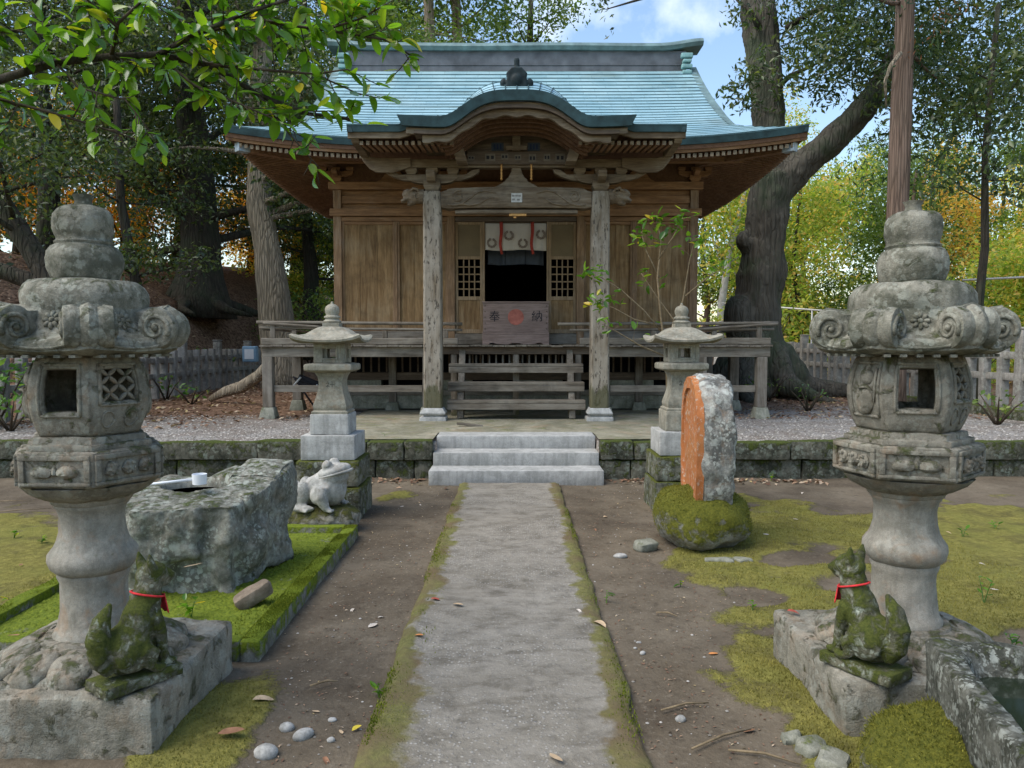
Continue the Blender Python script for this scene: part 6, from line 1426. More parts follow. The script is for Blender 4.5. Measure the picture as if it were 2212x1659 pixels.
def tree(name, label, base, trunk, r0, r1, bark_, leaf, lsize, per, limbs=10, llen=3.0, lo=0.35, rc=0.9, group=None, cat="tree", el=0.5, az_range=(0, 6.283), asp=0.45, droop=0.0, up=0.35, extra=(), roots=0, nside=12, flat=0.7):
    """trunk: list of points relative to base. limbs leave it above fraction lo and carry leaf clumps"""
    x, y = base; z = gz(x, y) if len(base) == 2 else base[2]
    b = Vector((x, y, z)); e = empty(name, b, label, cat, group); tp = [Vector(p) for p in trunk]
    fine = []                                                       # resample the trunk
    for i in range(len(tp) - 1):
        for q in range(4): fine.append(tp[i].lerp(tp[i + 1], q / 4))
    fine.append(tp[-1]); n = len(fine)
    rad = []
    for i in range(n):
        t = i / (n - 1); rad.append(lerp(r0, r1, t ** 0.85) * (1 + (0.55 * math.exp(-t * 16) if roots else 0.25 * math.exp(-t * 20))))
    m = MB(); m.tube([b + p + Vector((0, 0, -0.15 if i == 0 else 0)) for i, p in enumerate(fine)], rad, nside, wob=0.22, seed=x)
    m.build("trunk", M[bark_], e, world=True, smooth=True)
    for k in range(roots):
        a = 6.283 * k / roots + random.uniform(-0.3, 0.3); L = r0 * random.uniform(2.2, 3.6)
        pts = [b + Vector((math.cos(a) * r0 * 0.5, math.sin(a) * r0 * 0.5, r0 * 1.2)), b + Vector((math.cos(a) * r0 * 1.15, math.sin(a) * r0 * 1.15, r0 * 0.35)), b + Vector((math.cos(a + 0.2) * L * 0.7, math.sin(a + 0.2) * L * 0.7, 0.03)), b + Vector((math.cos(a + 0.4) * L, math.sin(a + 0.4) * L, -0.12))]
        MB().tube(pts, [r0 * 0.42, r0 * 0.30, r0 * 0.17, r0 * 0.06], 8, wob=0.25, seed=k).build("root", M[bark_], e, world=True, smooth=True)
    cl = []
    for k in range(limbs):
        t = lerp(lo, 0.98, (k + random.random()) / max(1, limbs)); i = min(n - 1, int(t * (n - 1))); p = b + fine[i]
        az = random.uniform(*az_range); L = llen * random.uniform(0.65, 1.15) * (1.15 - 0.55 * (t - lo) / (1 - lo)); pts = limb_path(p, az, random.uniform(el - 0.35, el + 0.35), L)
        rr_ = max(0.012, rad[i] * 0.28); MB().tube(pts, [rr_ * (1 - 0.85 * q / 7) for q in range(8)], 6).build("limb", M[bark_], e, world=True, smooth=True)
        for q in range(3, 8):
            for _ in range(2):
                rcc = rc * random.uniform(0.55, 1.1); cl.append((tuple(pts[q] + Vector((random.gauss(0, rc * 0.6), random.gauss(0, rc * 0.6), random.gauss(0, rc * 0.35)))), (rcc, rcc, rcc * flat)))
    for c in extra: cl.append(c)
    if cl: crown("crown", cl, per, lsize, leaf, e, asp=asp, droop=droop, up=up)
    return e
def PX(u, v, Y):                                                   # a point of the place at depth Y
    f, p = 1650.0, R(3.035); a, b = (u - 1106) / f, (829.5 - v) / f; dy = math.cos(p) + b * math.sin(p); dz = -math.sin(p) + b * math.cos(p); return Vector((a * Y / dy, Y, 1.5 + dz * Y / dy))

# ---- left side
tree("pale_bark_tree", "thick pale furrowed trunk leaning behind the left end of the veranda", (-5.75, 19.2), [(0, 0, 0), (-0.12, 0, 1.5), (-0.32, 0, 3.2), (-0.55, 0, 4.6), (-0.6, 0.3, 7.0), (-0.4, 0.5, 10.0)], 0.50, 0.20, 'bark_pale', 'leaf_dark', 0.15, 230, 18, 3.2, 0.56, 0.8, el=0.25, nside=20)
tree("giant_dark_tree", "giant dark trunk with spreading roots on the leaf-strewn slope", (-9.0, 22.0), [(0, 0, 0), (0.1, 0, 2.0), (0.0, 0, 4.0), (-0.2, 0, 7.0), (0.2, 0, 12.0)], 0.68, 0.25, 'bark_dark', 'leaf_dark', 0.16, 210, 26, 4.6, 0.26, 0.95, el=0.25, roots=8, nside=18)
tree("leaning_dark_tree", "slim dark trunk leaning left on the slope before the giant tree", (-7.75, 17.0), [(0, 0, 0), (-0.25, 0, 1.2), (-0.6, 0, 2.6), (-0.85, 0, 4.2), (-1.0, 0.2, 6.5)], 0.17, 0.07, 'bark_dark', 'leaf_dark', 0.13, 230, 9, 2.2, 0.5, 0.6, el=0.15)
t4 = tree("forked_dark_tree", "dark crooked trunk behind the left lantern at the picture's left edge", (-6.55, 11.3), [(0, 0, 0), (0.02, 0, 1.5), (-0.25, 0, 2.1), (-0.75, 0, 2.9), (-1.3, 0, 3.8), (-1.9, 0.2, 5.6)], 0.24, 0.10, 'bark_dark', 'leaf_dark', 0.10, 320, 9, 2.2, 0.55, 0.5, el=0.2)
MB().tube([Vector((-6.6, 11.3, 2.35)), Vector((-7.0, 11.3, 2.40)), Vector((-7.6, 11.2, 2.62)), Vector((-8.4, 11.0, 2.75))], [0.15, 0.13, 0.11, 0.08], 10, wob=0.2).build("limb", M['bark_dark'], t4, world=True, smooth=True)
left_spots = [(-11.5, 19.0, 11, 3.6), (-14.5, 24.0, 13, 4.4), (-12.0, 28.0, 15, 4.6), (-7.2, 27.0, 14, 4.2), (-4.8, 26.0, 12, 3.4), (-18.5, 27.0, 14, 5.0), (-16.0, 33.0, 17, 5.4), (-9.5, 34.0, 17, 5.2), (-11.5, 13.5, 9.5, 3.2), (-23.0, 33.0, 16, 5.5)]
for i, (x, y, h, L) in enumerate(left_spots):
    tree("evergreen_tree", ("dense evergreen with twisted limbs left of the giant tree", "broad dark evergreen far left behind the slope", "tall evergreen rising behind the giant dark trunk", "tall evergreen between the giant trunk and the shrine roof", "slender evergreen just left of the shrine wall", "distant broad evergreen at the far left", "tallest evergreen at the back of the left slope", "tall distant evergreen behind the pale trunk", "evergreen bough mass above the left lantern", "farthest evergreen beyond the left edge trees")[i],
         (x, y), [(0, 0, 0), (0.15, 0, h * 0.2), (-0.1, 0.1, h * 0.45), (0.1, 0, h * 0.75), (0, 0, h)], 0.16 + 0.012 * h, 0.05, 'bark_dark', 'leaf_dark' if i not in (4,) else 'leaf_mid', 0.17 if y > 22 else 0.14, 190 if y > 22 else 230, 19, L, 0.28, 1.02 if y > 22 else 0.82, group="evergreens on the left slope", el=0.2)
for i, (x, y, h, L, lf) in enumerate(((-17.0, 26.5, 5.0, 3.2, 'leaf_orange'), (-13.6, 27.0, 4.5, 3.0, 'leaf_orange'), (-21.0, 29.5, 5.5, 3.6, 'leaf_orange'), (-10.5, 31.0, 4.5, 2.8, 'leaf_orange'), (-8.0, 31.0, 4.0, 2.6, 'leaf_sunny'))):
    tree("sun_tinted_tree", ("backlight-tinted orange tree glowing behind the left lantern's finial", "backlight-tinted orange tree glimpsed right of the left lantern", "large backlight-tinted orange tree at the far left edge", "backlight-tinted orange tree glimpsed beside the pale trunk", "yellow-green bush tree behind the left wall")[i], (x, y), [(0, 0, 0), (0.1, 0, h * 0.5), (0, 0, h)], 0.2, 0.05, 'bark_dark', lf, 0.18, 170, 14, L, 0.10, 0.9, group="sun-tinted trees behind the left slope", el=0.2)
# ---- behind the shrine
for i, (x, y, h) in enumerate(((-3.0, 29.0, 18.0), (-2.05, 30.0, 19.0), (0.8, 33.0, 15.5), (-5.6, 31.0, 17.0))):
    tree("tall_thin_tree", ("bare-stemmed tall tree behind the roof, left of a twin stem", "bare-stemmed tall tree behind the roof, right of a twin stem", "tall tree with a sparse top behind the middle of the ridge", "tall tree with a full top behind the roof's left end")[i], (x, y), [(0, 0, 0), (0.1, 0, h * 0.4), (-0.1, 0, h * 0.75), (0, 0, h)], 0.34, 0.10, 'bark_pale' if i < 2 else 'bark_dark', 'leaf_mid', 0.22, 80, 16, 3.0, 0.58, 0.85, group="tall trees behind the roof", el=0.15, nside=10)
# ---- giant forked tree at the right
gt = empty("giant_forked_tree", (5.2, 16.2, TZ), "giant forked evergreen with grey mossy trunk behind the right eave", "tree")
g0 = Vector((5.2, 16.2, TZ))
m = MB()
tr_ = [PX(1640, 850, 16.2), PX(1632, 720, 16.2), PX(1640, 620, 16.2), PX(1648, 520, 16.2), PX(1658, 440, 16.2), PX(1672, 380, 16.2)]
m.tube(tr_, [0.80, 0.52, 0.44, 0.43, 0.47, 0.46], 22, wob=0.22, seed=2)
m.tube([PX(1675, 410, 16.2), PX(1668, 330, 16.4), PX(1660, 250, 16.6), PX(1652, 150, 16.8), PX(1640, 40, 17.0), PX(1625, -120, 17.3)], [0.38, 0.37, 0.35, 0.34, 0.36, 0.26], 18, wob=0.2, seed=5)
m.tube([PX(1670, 420, 16.2), PX(1725, 365, 16.1), PX(1790, 310, 16.0), PX(1850, 252, 15.9), PX(1910, 170, 15.8), PX(1960, 60, 15.7)], [0.36, 0.31, 0.28, 0.255, 0.21, 0.14], 18, wob=0.2, seed=8)
m.sphere(PX(1606, 520, 16.1), (0.15, 0.22, 0.22)); m.sphere(PX(1686, 590, 16.1), (0.12, 0.2, 0.4)); m.sphere(PX(1595, 690, 16.0), (0.34, 0.4, 0.5))
for k in range(7):
    a = -0.3 + 6.283 * k / 7; L = random.uniform(1.6, 2.6); m.tube([g0 + Vector((math.cos(a) * 0.4, math.sin(a) * 0.4, 0.9)), g0 + Vector((math.cos(a) * 1.0, math.sin(a) * 1.0, 0.25)), g0 + Vector((math.cos(a + 0.15) * L, math.sin(a + 0.15) * L, 0.02)), g0 + Vector((math.cos(a + 0.3) * L * 1.3, math.sin(a + 0.3) * L * 1.3, -0.15))], [0.35, 0.24, 0.12, 0.05], 10, wob=0.2, seed=k)
fuse("trunk", m, M['bark_big'], gt, world=True, voxel=0.05, smooth_it=3, amp=0.05, freq=2.2, seed=4)
cl = []
def spray(u0, u1, v0, v1, Y0, Y1, n, r0, r1):
    for _ in range(n):
        r = random.uniform(r0, r1); cl.append((tuple(PX(random.uniform(u0, u1), random.uniform(v0, v1), random.uniform(Y0, Y1))), (r, r, r * 0.75)))
spray(1585, 1625, -60, 60, 16, 17.5, 9, 0.2, 0.38); spray(1590, 1635, 130, 235, 16, 17, 14, 0.18, 0.36); spray(1700, 1900, -150, 160, 14.5, 17.5, 42, 0.45, 0.85); spray(1700, 1860, 60, 225, 15, 17, 26, 0.3, 0.55); spray(1880, 2300, -150, 250, 14.5, 17.5, 60, 0.5, 0.95); spray(2050, 2300, 100, 300, 14, 16, 18, 0.35, 0.7)
spray(1610, 1690, -60, 250, 16.0, 16.4, 26, 0.14, 0.28); spray(1720, 2250, -120, 170, 15, 18, 44, 0.5, 0.9); spray(1900, 2260, 120, 300, 14.5, 17, 20, 0.4, 0.75); spray(1560, 1600, 150, 230, 16, 17, 6, 0.15, 0.28); spray(1290, 1330, -20, 50, 17, 18, 3, 0.16, 0.3); spray(1300, 1318, 30, 80, 17.2, 17.6, 2, 0.10, 0.18)
crown("crown", cl, 270, 0.15, 'leaf_dark', gt, asp=0.36, up=0.2)
for (u0, v0, u1, v1) in ((1650, 150, 1600, 190), (1640, 60, 1590, 0), (1668, 200, 1780, 130), (1800, 300, 1950, 200), (1700, 60, 1850, 0), (1640, -60, 1310, 20)):
    a, b = PX(u0, v0, 16.5), PX(u1, v1, 16.8); MB().tube([a, a.lerp(b, 0.35) + Vector((0, 0, 0.12)), a.lerp(b, 0.7) + Vector((0, 0, 0.05)), b], [0.07, 0.05, 0.035, 0.012], 8).build("limb", M['bark_dark'], gt, world=True, smooth=True)
# ---- cedar and slim trees at the right
ct = tree("cedar_tree", "straight reddish-brown cedar trunk behind the right lantern", (6.45, 12.9), [(0, 0, 0), (-0.02, 0, 3.0), (0.03, 0, 6.0), (0.0, 0, 9.0), (0.05, 0, 12.0)], 0.185, 0.13, 'bark_cedar', 'leaf_cedar', 0.14, 300, 13, 2.0, 0.50, 0.42, el=-0.25, asp=0.20, droop=1.2, up=0.1, nside=16, flat=1.1,
          extra=[(tuple(PX(u, v, Y)), (r, r, r * 1.2)) for u, v, Y, r in ((1905, 130, 12.8, 0.28), (1870, 330, 13.2, 0.35), (1840, 400, 13.2, 0.35), (1880, 420, 13.4, 0.38), (2010, 280, 13.0, 0.5), (2060, 350, 13.2, 0.5), (2000, 400, 13.4, 0.4), (2100, 250, 13.2, 0.5), (1990, 130, 12.8, 0.3), (2080, 180, 13.0, 0.4))])
crown("withered_spray", [(tuple(PX(u, v, 12.6)), (r, r * 0.8, r * 1.3)) for u, v, r in ((2050, 10, 0.30), (2020, 60, 0.24), (1975, 105, 0.16), (2090, -10, 0.3))], 330, 0.12, 'leaf_brown', ct, asp=0.16, droop=1.5, up=0.0)["kind"] = "stuff"
MB().tube([PX(1945, 115, 12.7), PX(1925, 140, 12.55), PX(1912, 175, 12.6), PX(1914, 230, 12.75)], [0.036, 0.032, 0.025, 0.014], 8).build("dead_limb", M['bark_pale'], ct, world=True, smooth=True)
tree("slim_dark_tree", "slim dark bare trunk between the cedar and the right edge", (8.30, 13.6), [(0, 0, 0), (-0.05, 0, 1.4), (0.05, 0, 2.8), (0.0, 0, 4.4), (0.15, 0, 7.0)], 0.10, 0.04, 'bark_dark', 'leaf_dark', 0.14, 160, 8, 1.8, 0.62, 0.55, el=0.4)
for i, (x, y, h) in enumerate(((7.0, 26.0, 6.5), (7.9, 27.0, 7.0))):
    tree("pale_trunk_tree", ("slender whitish trunk just right of the shrine's right wall", "second slender whitish trunk farther right behind the big tree")[i], (x, y), [(0, 0, 0), (0.1, 0, 2.4), (0.35, 0, 4.2), (0.9, 0, h)], 0.17, 0.06, 'bark_white', 'leaf_sunny', 0.18, 110, 8, 2.2, 0.45, 0.7, group="whitish trunks at the right")
right_spots = [(10.0, 27.0, 6.5, 2.9, 'leaf_sunny'), (13.5, 26.0, 7.0, 3.0, 'leaf_mid'), (12.0, 33.0, 8.0, 3.6, 'leaf_sunny'), (16.5, 31.0, 8.5, 3.8, 'leaf_mid'), (20.0, 29.0, 8.0, 3.6, 'leaf_sunny'), (17.5, 24.0, 6.0, 2.8, 'leaf_sunny'), (23.0, 36.0, 10.0, 4.4, 'leaf_mid'), (8.5, 34.0, 8.5, 3.6, 'leaf_mid'), (15.0, 40.0, 11.0, 4.8, 'leaf_sunny'), (27.0, 33.0, 9.0, 4.4, 'leaf_sunny'), (22.0, 44.0, 13.0, 5.2, 'leaf_mid'), (31.0, 42.0, 12.0, 5.4, 'leaf_mid'), (5.5, 40.0, 9.5, 4.2, 'leaf_mid'), (14.0, 20.0, 3.2, 1.8, 'leaf_sunny')]
lab_r = ("yellow-green tree right of the big trunk's foot", "mid-green tree behind the cedar's foot", "bright yellow-green tree between the big trunk and the cedar", "green tree behind the right lantern's finial", "sun-tinted yellow tree right of the right lantern's finial", "low yellow tree beside the slim dark trunk", "large green tree far behind the slim trunk", "green tree seen under the right eave", "tall bright tree on the far right hillside", "yellow tree at the right picture edge", "tall green tree on the far right skyline", "tallest green tree beyond the right edge", "green tree behind the right rear of the shrine", "low bright shrub tree beyond the right fence")
for i, (x, y, h, L, lf) in enumerate(right_spots):
    tree("woodland_tree", lab_r[i], (x, y), [(0, 0, 0), (0.2, 0, h * 0.3), (-0.1, 0.1, h * 0.6), (0.1, 0, h)], 0.11 + 0.008 * h, 0.04, 'bark_cedar' if i % 2 else 'bark_dark', lf, 0.16 if y < 30 else 0.20, 190, 16, L, 0.08, 0.9, group="sunlit woodland on the right", el=0.3)
# ---- bushes and undergrowth
def bush(name, label, x, y, r, h, mat, ls, per=160, n=14, group=None, asp=0.5, stem='twig'):
    z = gz(x, y); e = empty(name, (x, y, z), label, "shrub", group)
    for k in range(5):
        a = 6.283 * k / 5 + 0.4; MB().tube([(x, y, z - 0.03), (x + math.cos(a) * r * 0.4, y + math.sin(a) * r * 0.4, z + h * 0.55), (x + math.cos(a) * r * 0.75, y + math.sin(a) * r * 0.75, z + h * 0.9)], [0.018, 0.012, 0.005], 6).build("stem", M[stem], e, world=True, smooth=True)
    cl_ = []
    for _ in range(n):
        q = random.uniform(0.22, 0.42) * r; cl_.append(((x + random.gauss(0, r * 0.42), y + random.gauss(0, r * 0.42), z + h * random.uniform(0.3, 0.95)), (q, q, q * 0.8)))
    crown("foliage", cl_, per, ls, mat, e, asp=asp, up=0.6); return e
bush("shrub", "leafy green shrub at the left edge behind the left lantern", -7.0, 10.3, 0.75, 1.1, 'leaf_fresh', 0.13, 200, 16)
bush("shrub", "lower green shrub at the foot of the left edge", -6.4, 9.7, 0.5, 0.45, 'leaf_fresh', 0.12, 200, 9)
bush("shrub", "bright green shrub on the slope above the left fence", -7.75, 20.0, 0.75, 1.0, 'leaf_fresh', 0.16, 150, 10)
bush("shrub", "green shrub against the left wall under the eave", -5.2, 21.5, 1.3, 2.6, 'leaf_mid', 0.17, 130, 22)
bush("shrub", "small green plant at the foot of the left fence", -6.9, 15.2, 0.4, 0.5, 'leaf_fresh', 0.12, 160, 7)
bush("shrub", "trailing green plant by the fallen log", -5.9, 14.0, 0.45, 0.35, 'leaf_fresh', 0.10, 160, 7)
bush("shrub", "bright green undergrowth right of the shrine behind the fence", 8.6, 19.0, 1.1, 1.3, 'leaf_sunny', 0.15, 150, 16)
bush("shrub", "bright shrub beyond the right fence near the cedar", 9.3, 15.6, 1.0, 1.2, 'leaf_sunny', 0.14, 170, 16)
bush("shrub", "green shrub beyond the right fence at the picture edge", 8.9, 12.6, 0.8, 1.1, 'leaf_fresh', 0.13, 190, 14)
bush("shrub", "dark low plant inside the right fence at the picture edge", 6.7, 10.5, 0.5, 0.45, 'leaf_mid', 0.10, 220, 9)
bush("shrub", "tall leafy undergrowth between the big trunk and the right wall", 6.9, 21.0, 1.3, 2.4, 'leaf_sunny', 0.17, 140, 20)
bush("shrub", "dark ivy clump at the foot of the big tree", 4.9, 14.6, 0.55, 0.55, 'leaf_mid', 0.10, 200, 8)
bush("shrub", "small fern at the right veranda corner", 4.9, 12.6, 0.4, 0.4, 'leaf_fresh', 0.11, 160, 6, None, 0.25)
for i, (x, y, r, h, mt) in enumerate(((-10.6, 24.5, 1.6, 2.2, 'leaf_dark'), (-13.0, 21.5, 1.7, 2.2, 'leaf_dark'), (-16.2, 22.5, 2.0, 2.6, 'leaf_dark'), (-6.6, 25.0, 1.5, 2.6, 'leaf_mid'), (-19.5, 24.5, 2.2, 3.0, 'leaf_dark'), (-11.6, 25.5, 1.6, 3.4, 'leaf_orange'), (-15.0, 25.5, 1.8, 3.6, 'leaf_orange'), (-12.2, 17.6, 1.3, 1.8, 'leaf_dark'), (-10.3, 14.4, 1.1, 1.5, 'leaf_dark'))):
    bush("shrub", ("dark understory shrub left of the giant trunk's roots", "dark understory shrub behind the slim leaning trunk", "broad dark shrub behind the left lantern's cap", "green shrub behind the pale trunk", "broad dark shrub at the far left of the slope", "orange shrub glowing between the slim and giant trunks", "orange shrub glowing behind the left lantern", "dark shrub low on the slope behind the left lantern", "dark shrub at the foot of the slope, far left")[i], x, y, r, h, mt, 0.15, 150, 22, "understory shrubs on the left slope", stem='twig')
for i, (x, y, h) in enumerate(((19.5, 25.5, 7.0), (15.2, 28.0, 8.0), (24.5, 30.0, 9.0))):
    tree("sun_tinted_tree", ("sun-tinted golden tree between the right lantern and the slim trunk", "orange-tinged tree behind the cedar", "golden tree at the right picture edge")[i], (x, y), [(0, 0, 0), (0.1, 0, h * 0.5), (0, 0, h)], 0.14, 0.05, 'bark_dark', 'leaf_gold', 0.15, 130, 13, 2.8, 0.25, 0.7, group="golden trees at the right", el=0.3)
# ---- fallen log left, exposed roots right
e = MB().tube([PX(455, 862, 14.6), PX(490, 845, 14.3), PX(525, 835, 14.0), PX(560, 812, 13.6), PX(575, 790, 13.4)], [0.05, 0.09, 0.11, 0.10, 0.07], 12, wob=0.25, seed=4).build("fallen_log", M['bark_pale'], None, smooth=True); tag(e, "crooked fallen log between the left fence and the veranda", "log")
# ---- handrails of pipe far right
for i, (a, b) in enumerate(((PX(1790, 672, 18.5), PX(1560, 655, 25.0)), (PX(2080, 605, 17.0), PX(2400, 590, 14.5)))):
    e = empty("pipe_railing", ((a.x + b.x) / 2, (a.y + b.y) / 2, TZ), ("thin pipe handrail behind the right lantern's left side", "thin pipe handrail right of the right lantern's finial")[i], "railing")
    MB().tube([a, b], 0.022, 8).build("top_rail", M['metal'], e, world=True, smooth=True)
    for t in (0.12, 0.5, 0.88): p = a.lerp(b, t); MB().tube([p, Vector((p.x, p.y, gz(p.x, p.y) - 0.1))], 0.02, 8).build("upright", M['metal'], e, world=True, smooth=True)

# ================================================================ overhanging branch at the upper left
def leaf_mesh(seed, L=1.0, W=0.56):
    rd = random.Random(seed); v = []; f = []; n = 6; curl = rd.uniform(-0.22, 0.42); fold = rd.uniform(0.05, 0.55); sid = rd.uniform(-0.16, 0.16); W *= rd.uniform(0.75, 1.1)
    for i in range(n + 1):
        t = i / n; w = W * 0.5 * (math.sin(math.pi * t ** 0.95) ** 0.62) * (1 - 0.18 * t) if 0 < t < 1 else 0.0
        z = -curl * t * t; y0 = sid * math.sin(math.pi * t)
        if i in (0, n): v.append((t * L, y0, z))
        else: v += [(t * L, y0 - w, z + fold * w), (t * L, y0, z), (t * L, y0 + w, z + fold * w)]
    idx = [[0]] + [[1 + 3 * k, 2 + 3 * k, 3 + 3 * k] for k in range(n - 1)] + [[1 + 3 * (n - 1)]]
    for i in range(n):
        a, b = idx[i], idx[i + 1]
        if len(a) == 1: f += [(a[0], b[1], b[0]), (a[0], b[2], b[1])]
        elif len(b) == 1: f += [(a[0], a[1], b[0]), (a[1], a[2], b[0])]
        else: f += [(a[0], a[1], b[1], b[0]), (a[1], a[2], b[2], b[1])]
    me = MB().add(v, f).mesh("leaf", smooth=True); a = me.attributes.new("rnd", 'FLOAT', 'POINT'); a.data.foreach_set("value", np.full(len(me.vertices), rd.random(), np.float32)); return me
LEAVES = [leaf_mesh(k) for k in range(8)]
def leaf_matrix(p, d, nrm, s):
    d = d.normalized(); y = nrm.cross(d); y = y.normalized() if y.length > 1e-4 else Vector((0, 1, 0)); z = d.cross(y)
    return Matrix(((d.x, y.x, z.x, p.x), (d.y, y.y, z.y, p.y), (d.z, y.z, z.z, p.z), (0, 0, 0, 1))) @ Matrix.Scale(s, 4)
def join_leaves(name, items, mat, parent):
    V = []; F = []; rd = []
    for (mi, Mx) in items:
        me = LEAVES[mi]; b = len(V); V += [tuple(Mx @ v.co) for v in me.vertices]; q = random.random(); rd += [q] * len(me.vertices)
        for p in me.polygons:
            k = list(p.vertices); F += [(b + k[0], b + k[j], b + k[j + 1]) for j in range(1, len(k) - 1)]
    o = link(name, mesh_np(name, V, F, True, rd), M[mat], parent, None, True); o['kind'] = 'stuff'; return o
ot = empty("overhanging_tree", (-4.3, 3.1, 0), "glossy-leaved tree whose branches hang into the picture's upper left", "tree")
MB().tube([(-4.3, 3.1, -0.1), (-4.25, 3.1, 0.8), (-4.2, 3.1, 1.7), (-4.3, 3.1, 2.8), (-4.2, 3.1, 4.2)], [0.17, 0.14, 0.12, 0.09, 0.04], 12, wob=0.15).build("trunk", M['bark_dark'], ot, world=True, smooth=True)
def pline(pts): return [PX(u, v, Y) for u, v, Y in pts]
mains = [([(-900, 420, 3.15), (-500, 300, 3.2), (-60, 190, 3.2), (120, 135, 3.25), (240, 122, 3.3), (340, 118, 3.35), (450, 140, 3.4), (560, 205, 3.45), (660, 245, 3.5), (760, 258, 3.55)], 0.022),
         ([(340, 118, 3.35), (430, 70, 3.3), (540, 25, 3.25), (700, -25, 3.2)], 0.013), ([(430, 70, 3.3), (560, 45, 3.4), (700, 65, 3.45), (830, 85, 3.5), (905, 130, 3.5)], 0.009),
         ([(240, 122, 3.3), (255, 50, 3.2), (330, -20, 3.1)], 0.010), ([(255, 60, 3.2), (190, 0, 3.15), (150, -40, 3.1)], 0.007), ([(-300, 240, 3.0), (-40, 205, 3.0), (100, 240, 3.05), (200, 270, 3.1), (290, 300, 3.1)], 0.008),
         ([(450, 140, 3.4), (560, 150, 3.35), (680, 160, 3.4), (780, 205, 3.45)], 0.008), ([(560, 205, 3.45), (600, 260, 3.4), (660, 330, 3.4), (692, 365, 3.4)], 0.006), ([(340, 118, 3.35), (420, 185, 3.3), (520, 225, 3.3), (610, 265, 3.3)], 0.007),
         ([(120, 135, 3.25), (170, 190, 3.2), (270, 215, 3.15), (330, 290, 3.15)], 0.006), ([(-60, 60, 3.05), (60, 70, 3.1), (150, 60, 3.1)], 0.006), ([(700, 65, 3.45), (780, 40, 3.4), (850, 0, 3.4)], 0.006), ([(680, 160, 3.4), (750, 150, 3.4), (820, 185, 3.4)], 0.005)]
leaf_items = []
for k, (pts, r) in enumerate(mains):
    P3 = pline(pts); n = len(P3); MB().tube(P3, [r * (1 - 0.65 * i / (n - 1)) for i in range(n)], 8, wob=0.1, seed=k).build("branch" if r > 0.009 else "twig", M['bark_dark'] if r > 0.012 else M['twig'], ot, world=True, smooth=True)
    ln = [(P3[i], P3[i + 1]) for i in range(n - 1)]
    for (a, b) in ln:
        if b.x < -2.6 and k == 0: continue
        L = (b - a).length; ns = max(2, int(L / (0.026 if r < 0.02 else 0.034)))
        for q in range(ns):
            p = a.lerp(b, (q + random.random() * 0.6) / ns); d = (b - a).normalized()
            if r > 0.0055 and random.random() < 0.55:          # short side twig with a few leaves
                sd_ = (d * random.uniform(0.2, 0.9) + Vector((random.gauss(0, 0.6), random.gauss(0, 0.5), random.gauss(-0.05, 0.55)))).normalized(); TL = random.uniform(0.07, 0.20); tw = [p, p + sd_ * TL * 0.5 + Vector((0, 0, -0.006)), p + sd_ * TL]
                MB().tube(tw, [0.0030, 0.0024, 0.0012], 5).build("twig", M['twig'], ot, world=True, smooth=True)
                for z in range(random.randint(4, 7)):
                    pp = tw[0].lerp(tw[2], 0.25 + 0.75 * z / 5); dd = (sd_ * 0.8 + Vector((random.gauss(0, 0.6), random.gauss(0, 0.6), random.gauss(-0.22, 0.4)))).normalized(); leaf_items.append((pp, dd))
            elif random.random() < 0.6:
                dd = (d * 0.5 + Vector((random.gauss(0, 0.7), random.gauss(0, 0.6), random.gauss(-0.25, 0.45)))).normalized(); leaf_items.append((p, dd))
random.shuffle(leaf_items)
leaf_items = [(p, d) for p, d in leaf_items if random.random() > sstep(200, 300, 742 - (p.z - 1.5) / p.y * 1650) * 0.72]
vis = [(p, d) for p, d in leaf_items if 1106 + 1650 * p.x / p.y > -20 and p.z < 3.25]
oth = [(p, d) for p, d in leaf_items if not (1106 + 1650 * p.x / p.y > -20 and p.z < 3.25)]
def lm_(p, d): return leaf_matrix(p, d, Vector((random.gauss(0, 0.55), random.gauss(-0.25, 0.5), 1)).normalized(), random.uniform(0.058, 0.108))
for i, (p, d) in enumerate(vis[:296]):
    o = link("leaf", LEAVES[i % 8], M['leaf_near'], ot, None, True); Mx = lm_(p, d); o.matrix_basis = Mx
rest = vis[296:900] + oth[:150]
if rest: join_leaves("small_leaves", [(random.randrange(8), lm_(p, d)) for p, d in rest], 'leaf_near', ot)
print("branch leaves", len(vis), len(oth))

# ================================================================ spindly shrub before the right wall
sb = empty("spindly_shrub", (2.02, 9.9, TZ), "spindly young shrub with sparse leaves before the shrine's right wall", "shrub")
stems = [[(1443, 905, 9.9), (1440, 780, 9.9), (1428, 690, 9.85), (1420, 600, 9.8), (1428, 520, 9.8), (1418, 465, 9.8)], [(1440, 760, 9.9), (1455, 690, 9.95), (1418, 640, 10.0), (1385, 590, 10.0)], [(1432, 720, 9.9), (1390, 670, 9.8), (1340, 625, 9.7), (1300, 600, 9.65), (1270, 590, 9.65)],
         [(1430, 705, 9.9), (1370, 690, 9.75), (1325, 665, 9.7), (1285, 650, 9.7)], [(1440, 740, 9.9), (1475, 650, 9.9), (1490, 560, 9.9), (1500, 520, 9.9)], [(1425, 600, 9.8), (1395, 540, 9.85), (1385, 500, 9.85)], [(1422, 560, 9.8), (1455, 510, 9.75), (1475, 470, 9.75)], [(1438, 770, 9.9), (1380, 745, 9.7), (1330, 715, 9.65), (1300, 700, 9.6)], [(1480, 640, 9.9), (1540, 590, 9.9), (1560, 585, 9.9)], [(1440, 770, 9.9), (1480, 800, 9.7), (1520, 850, 9.6)]]
lf = []
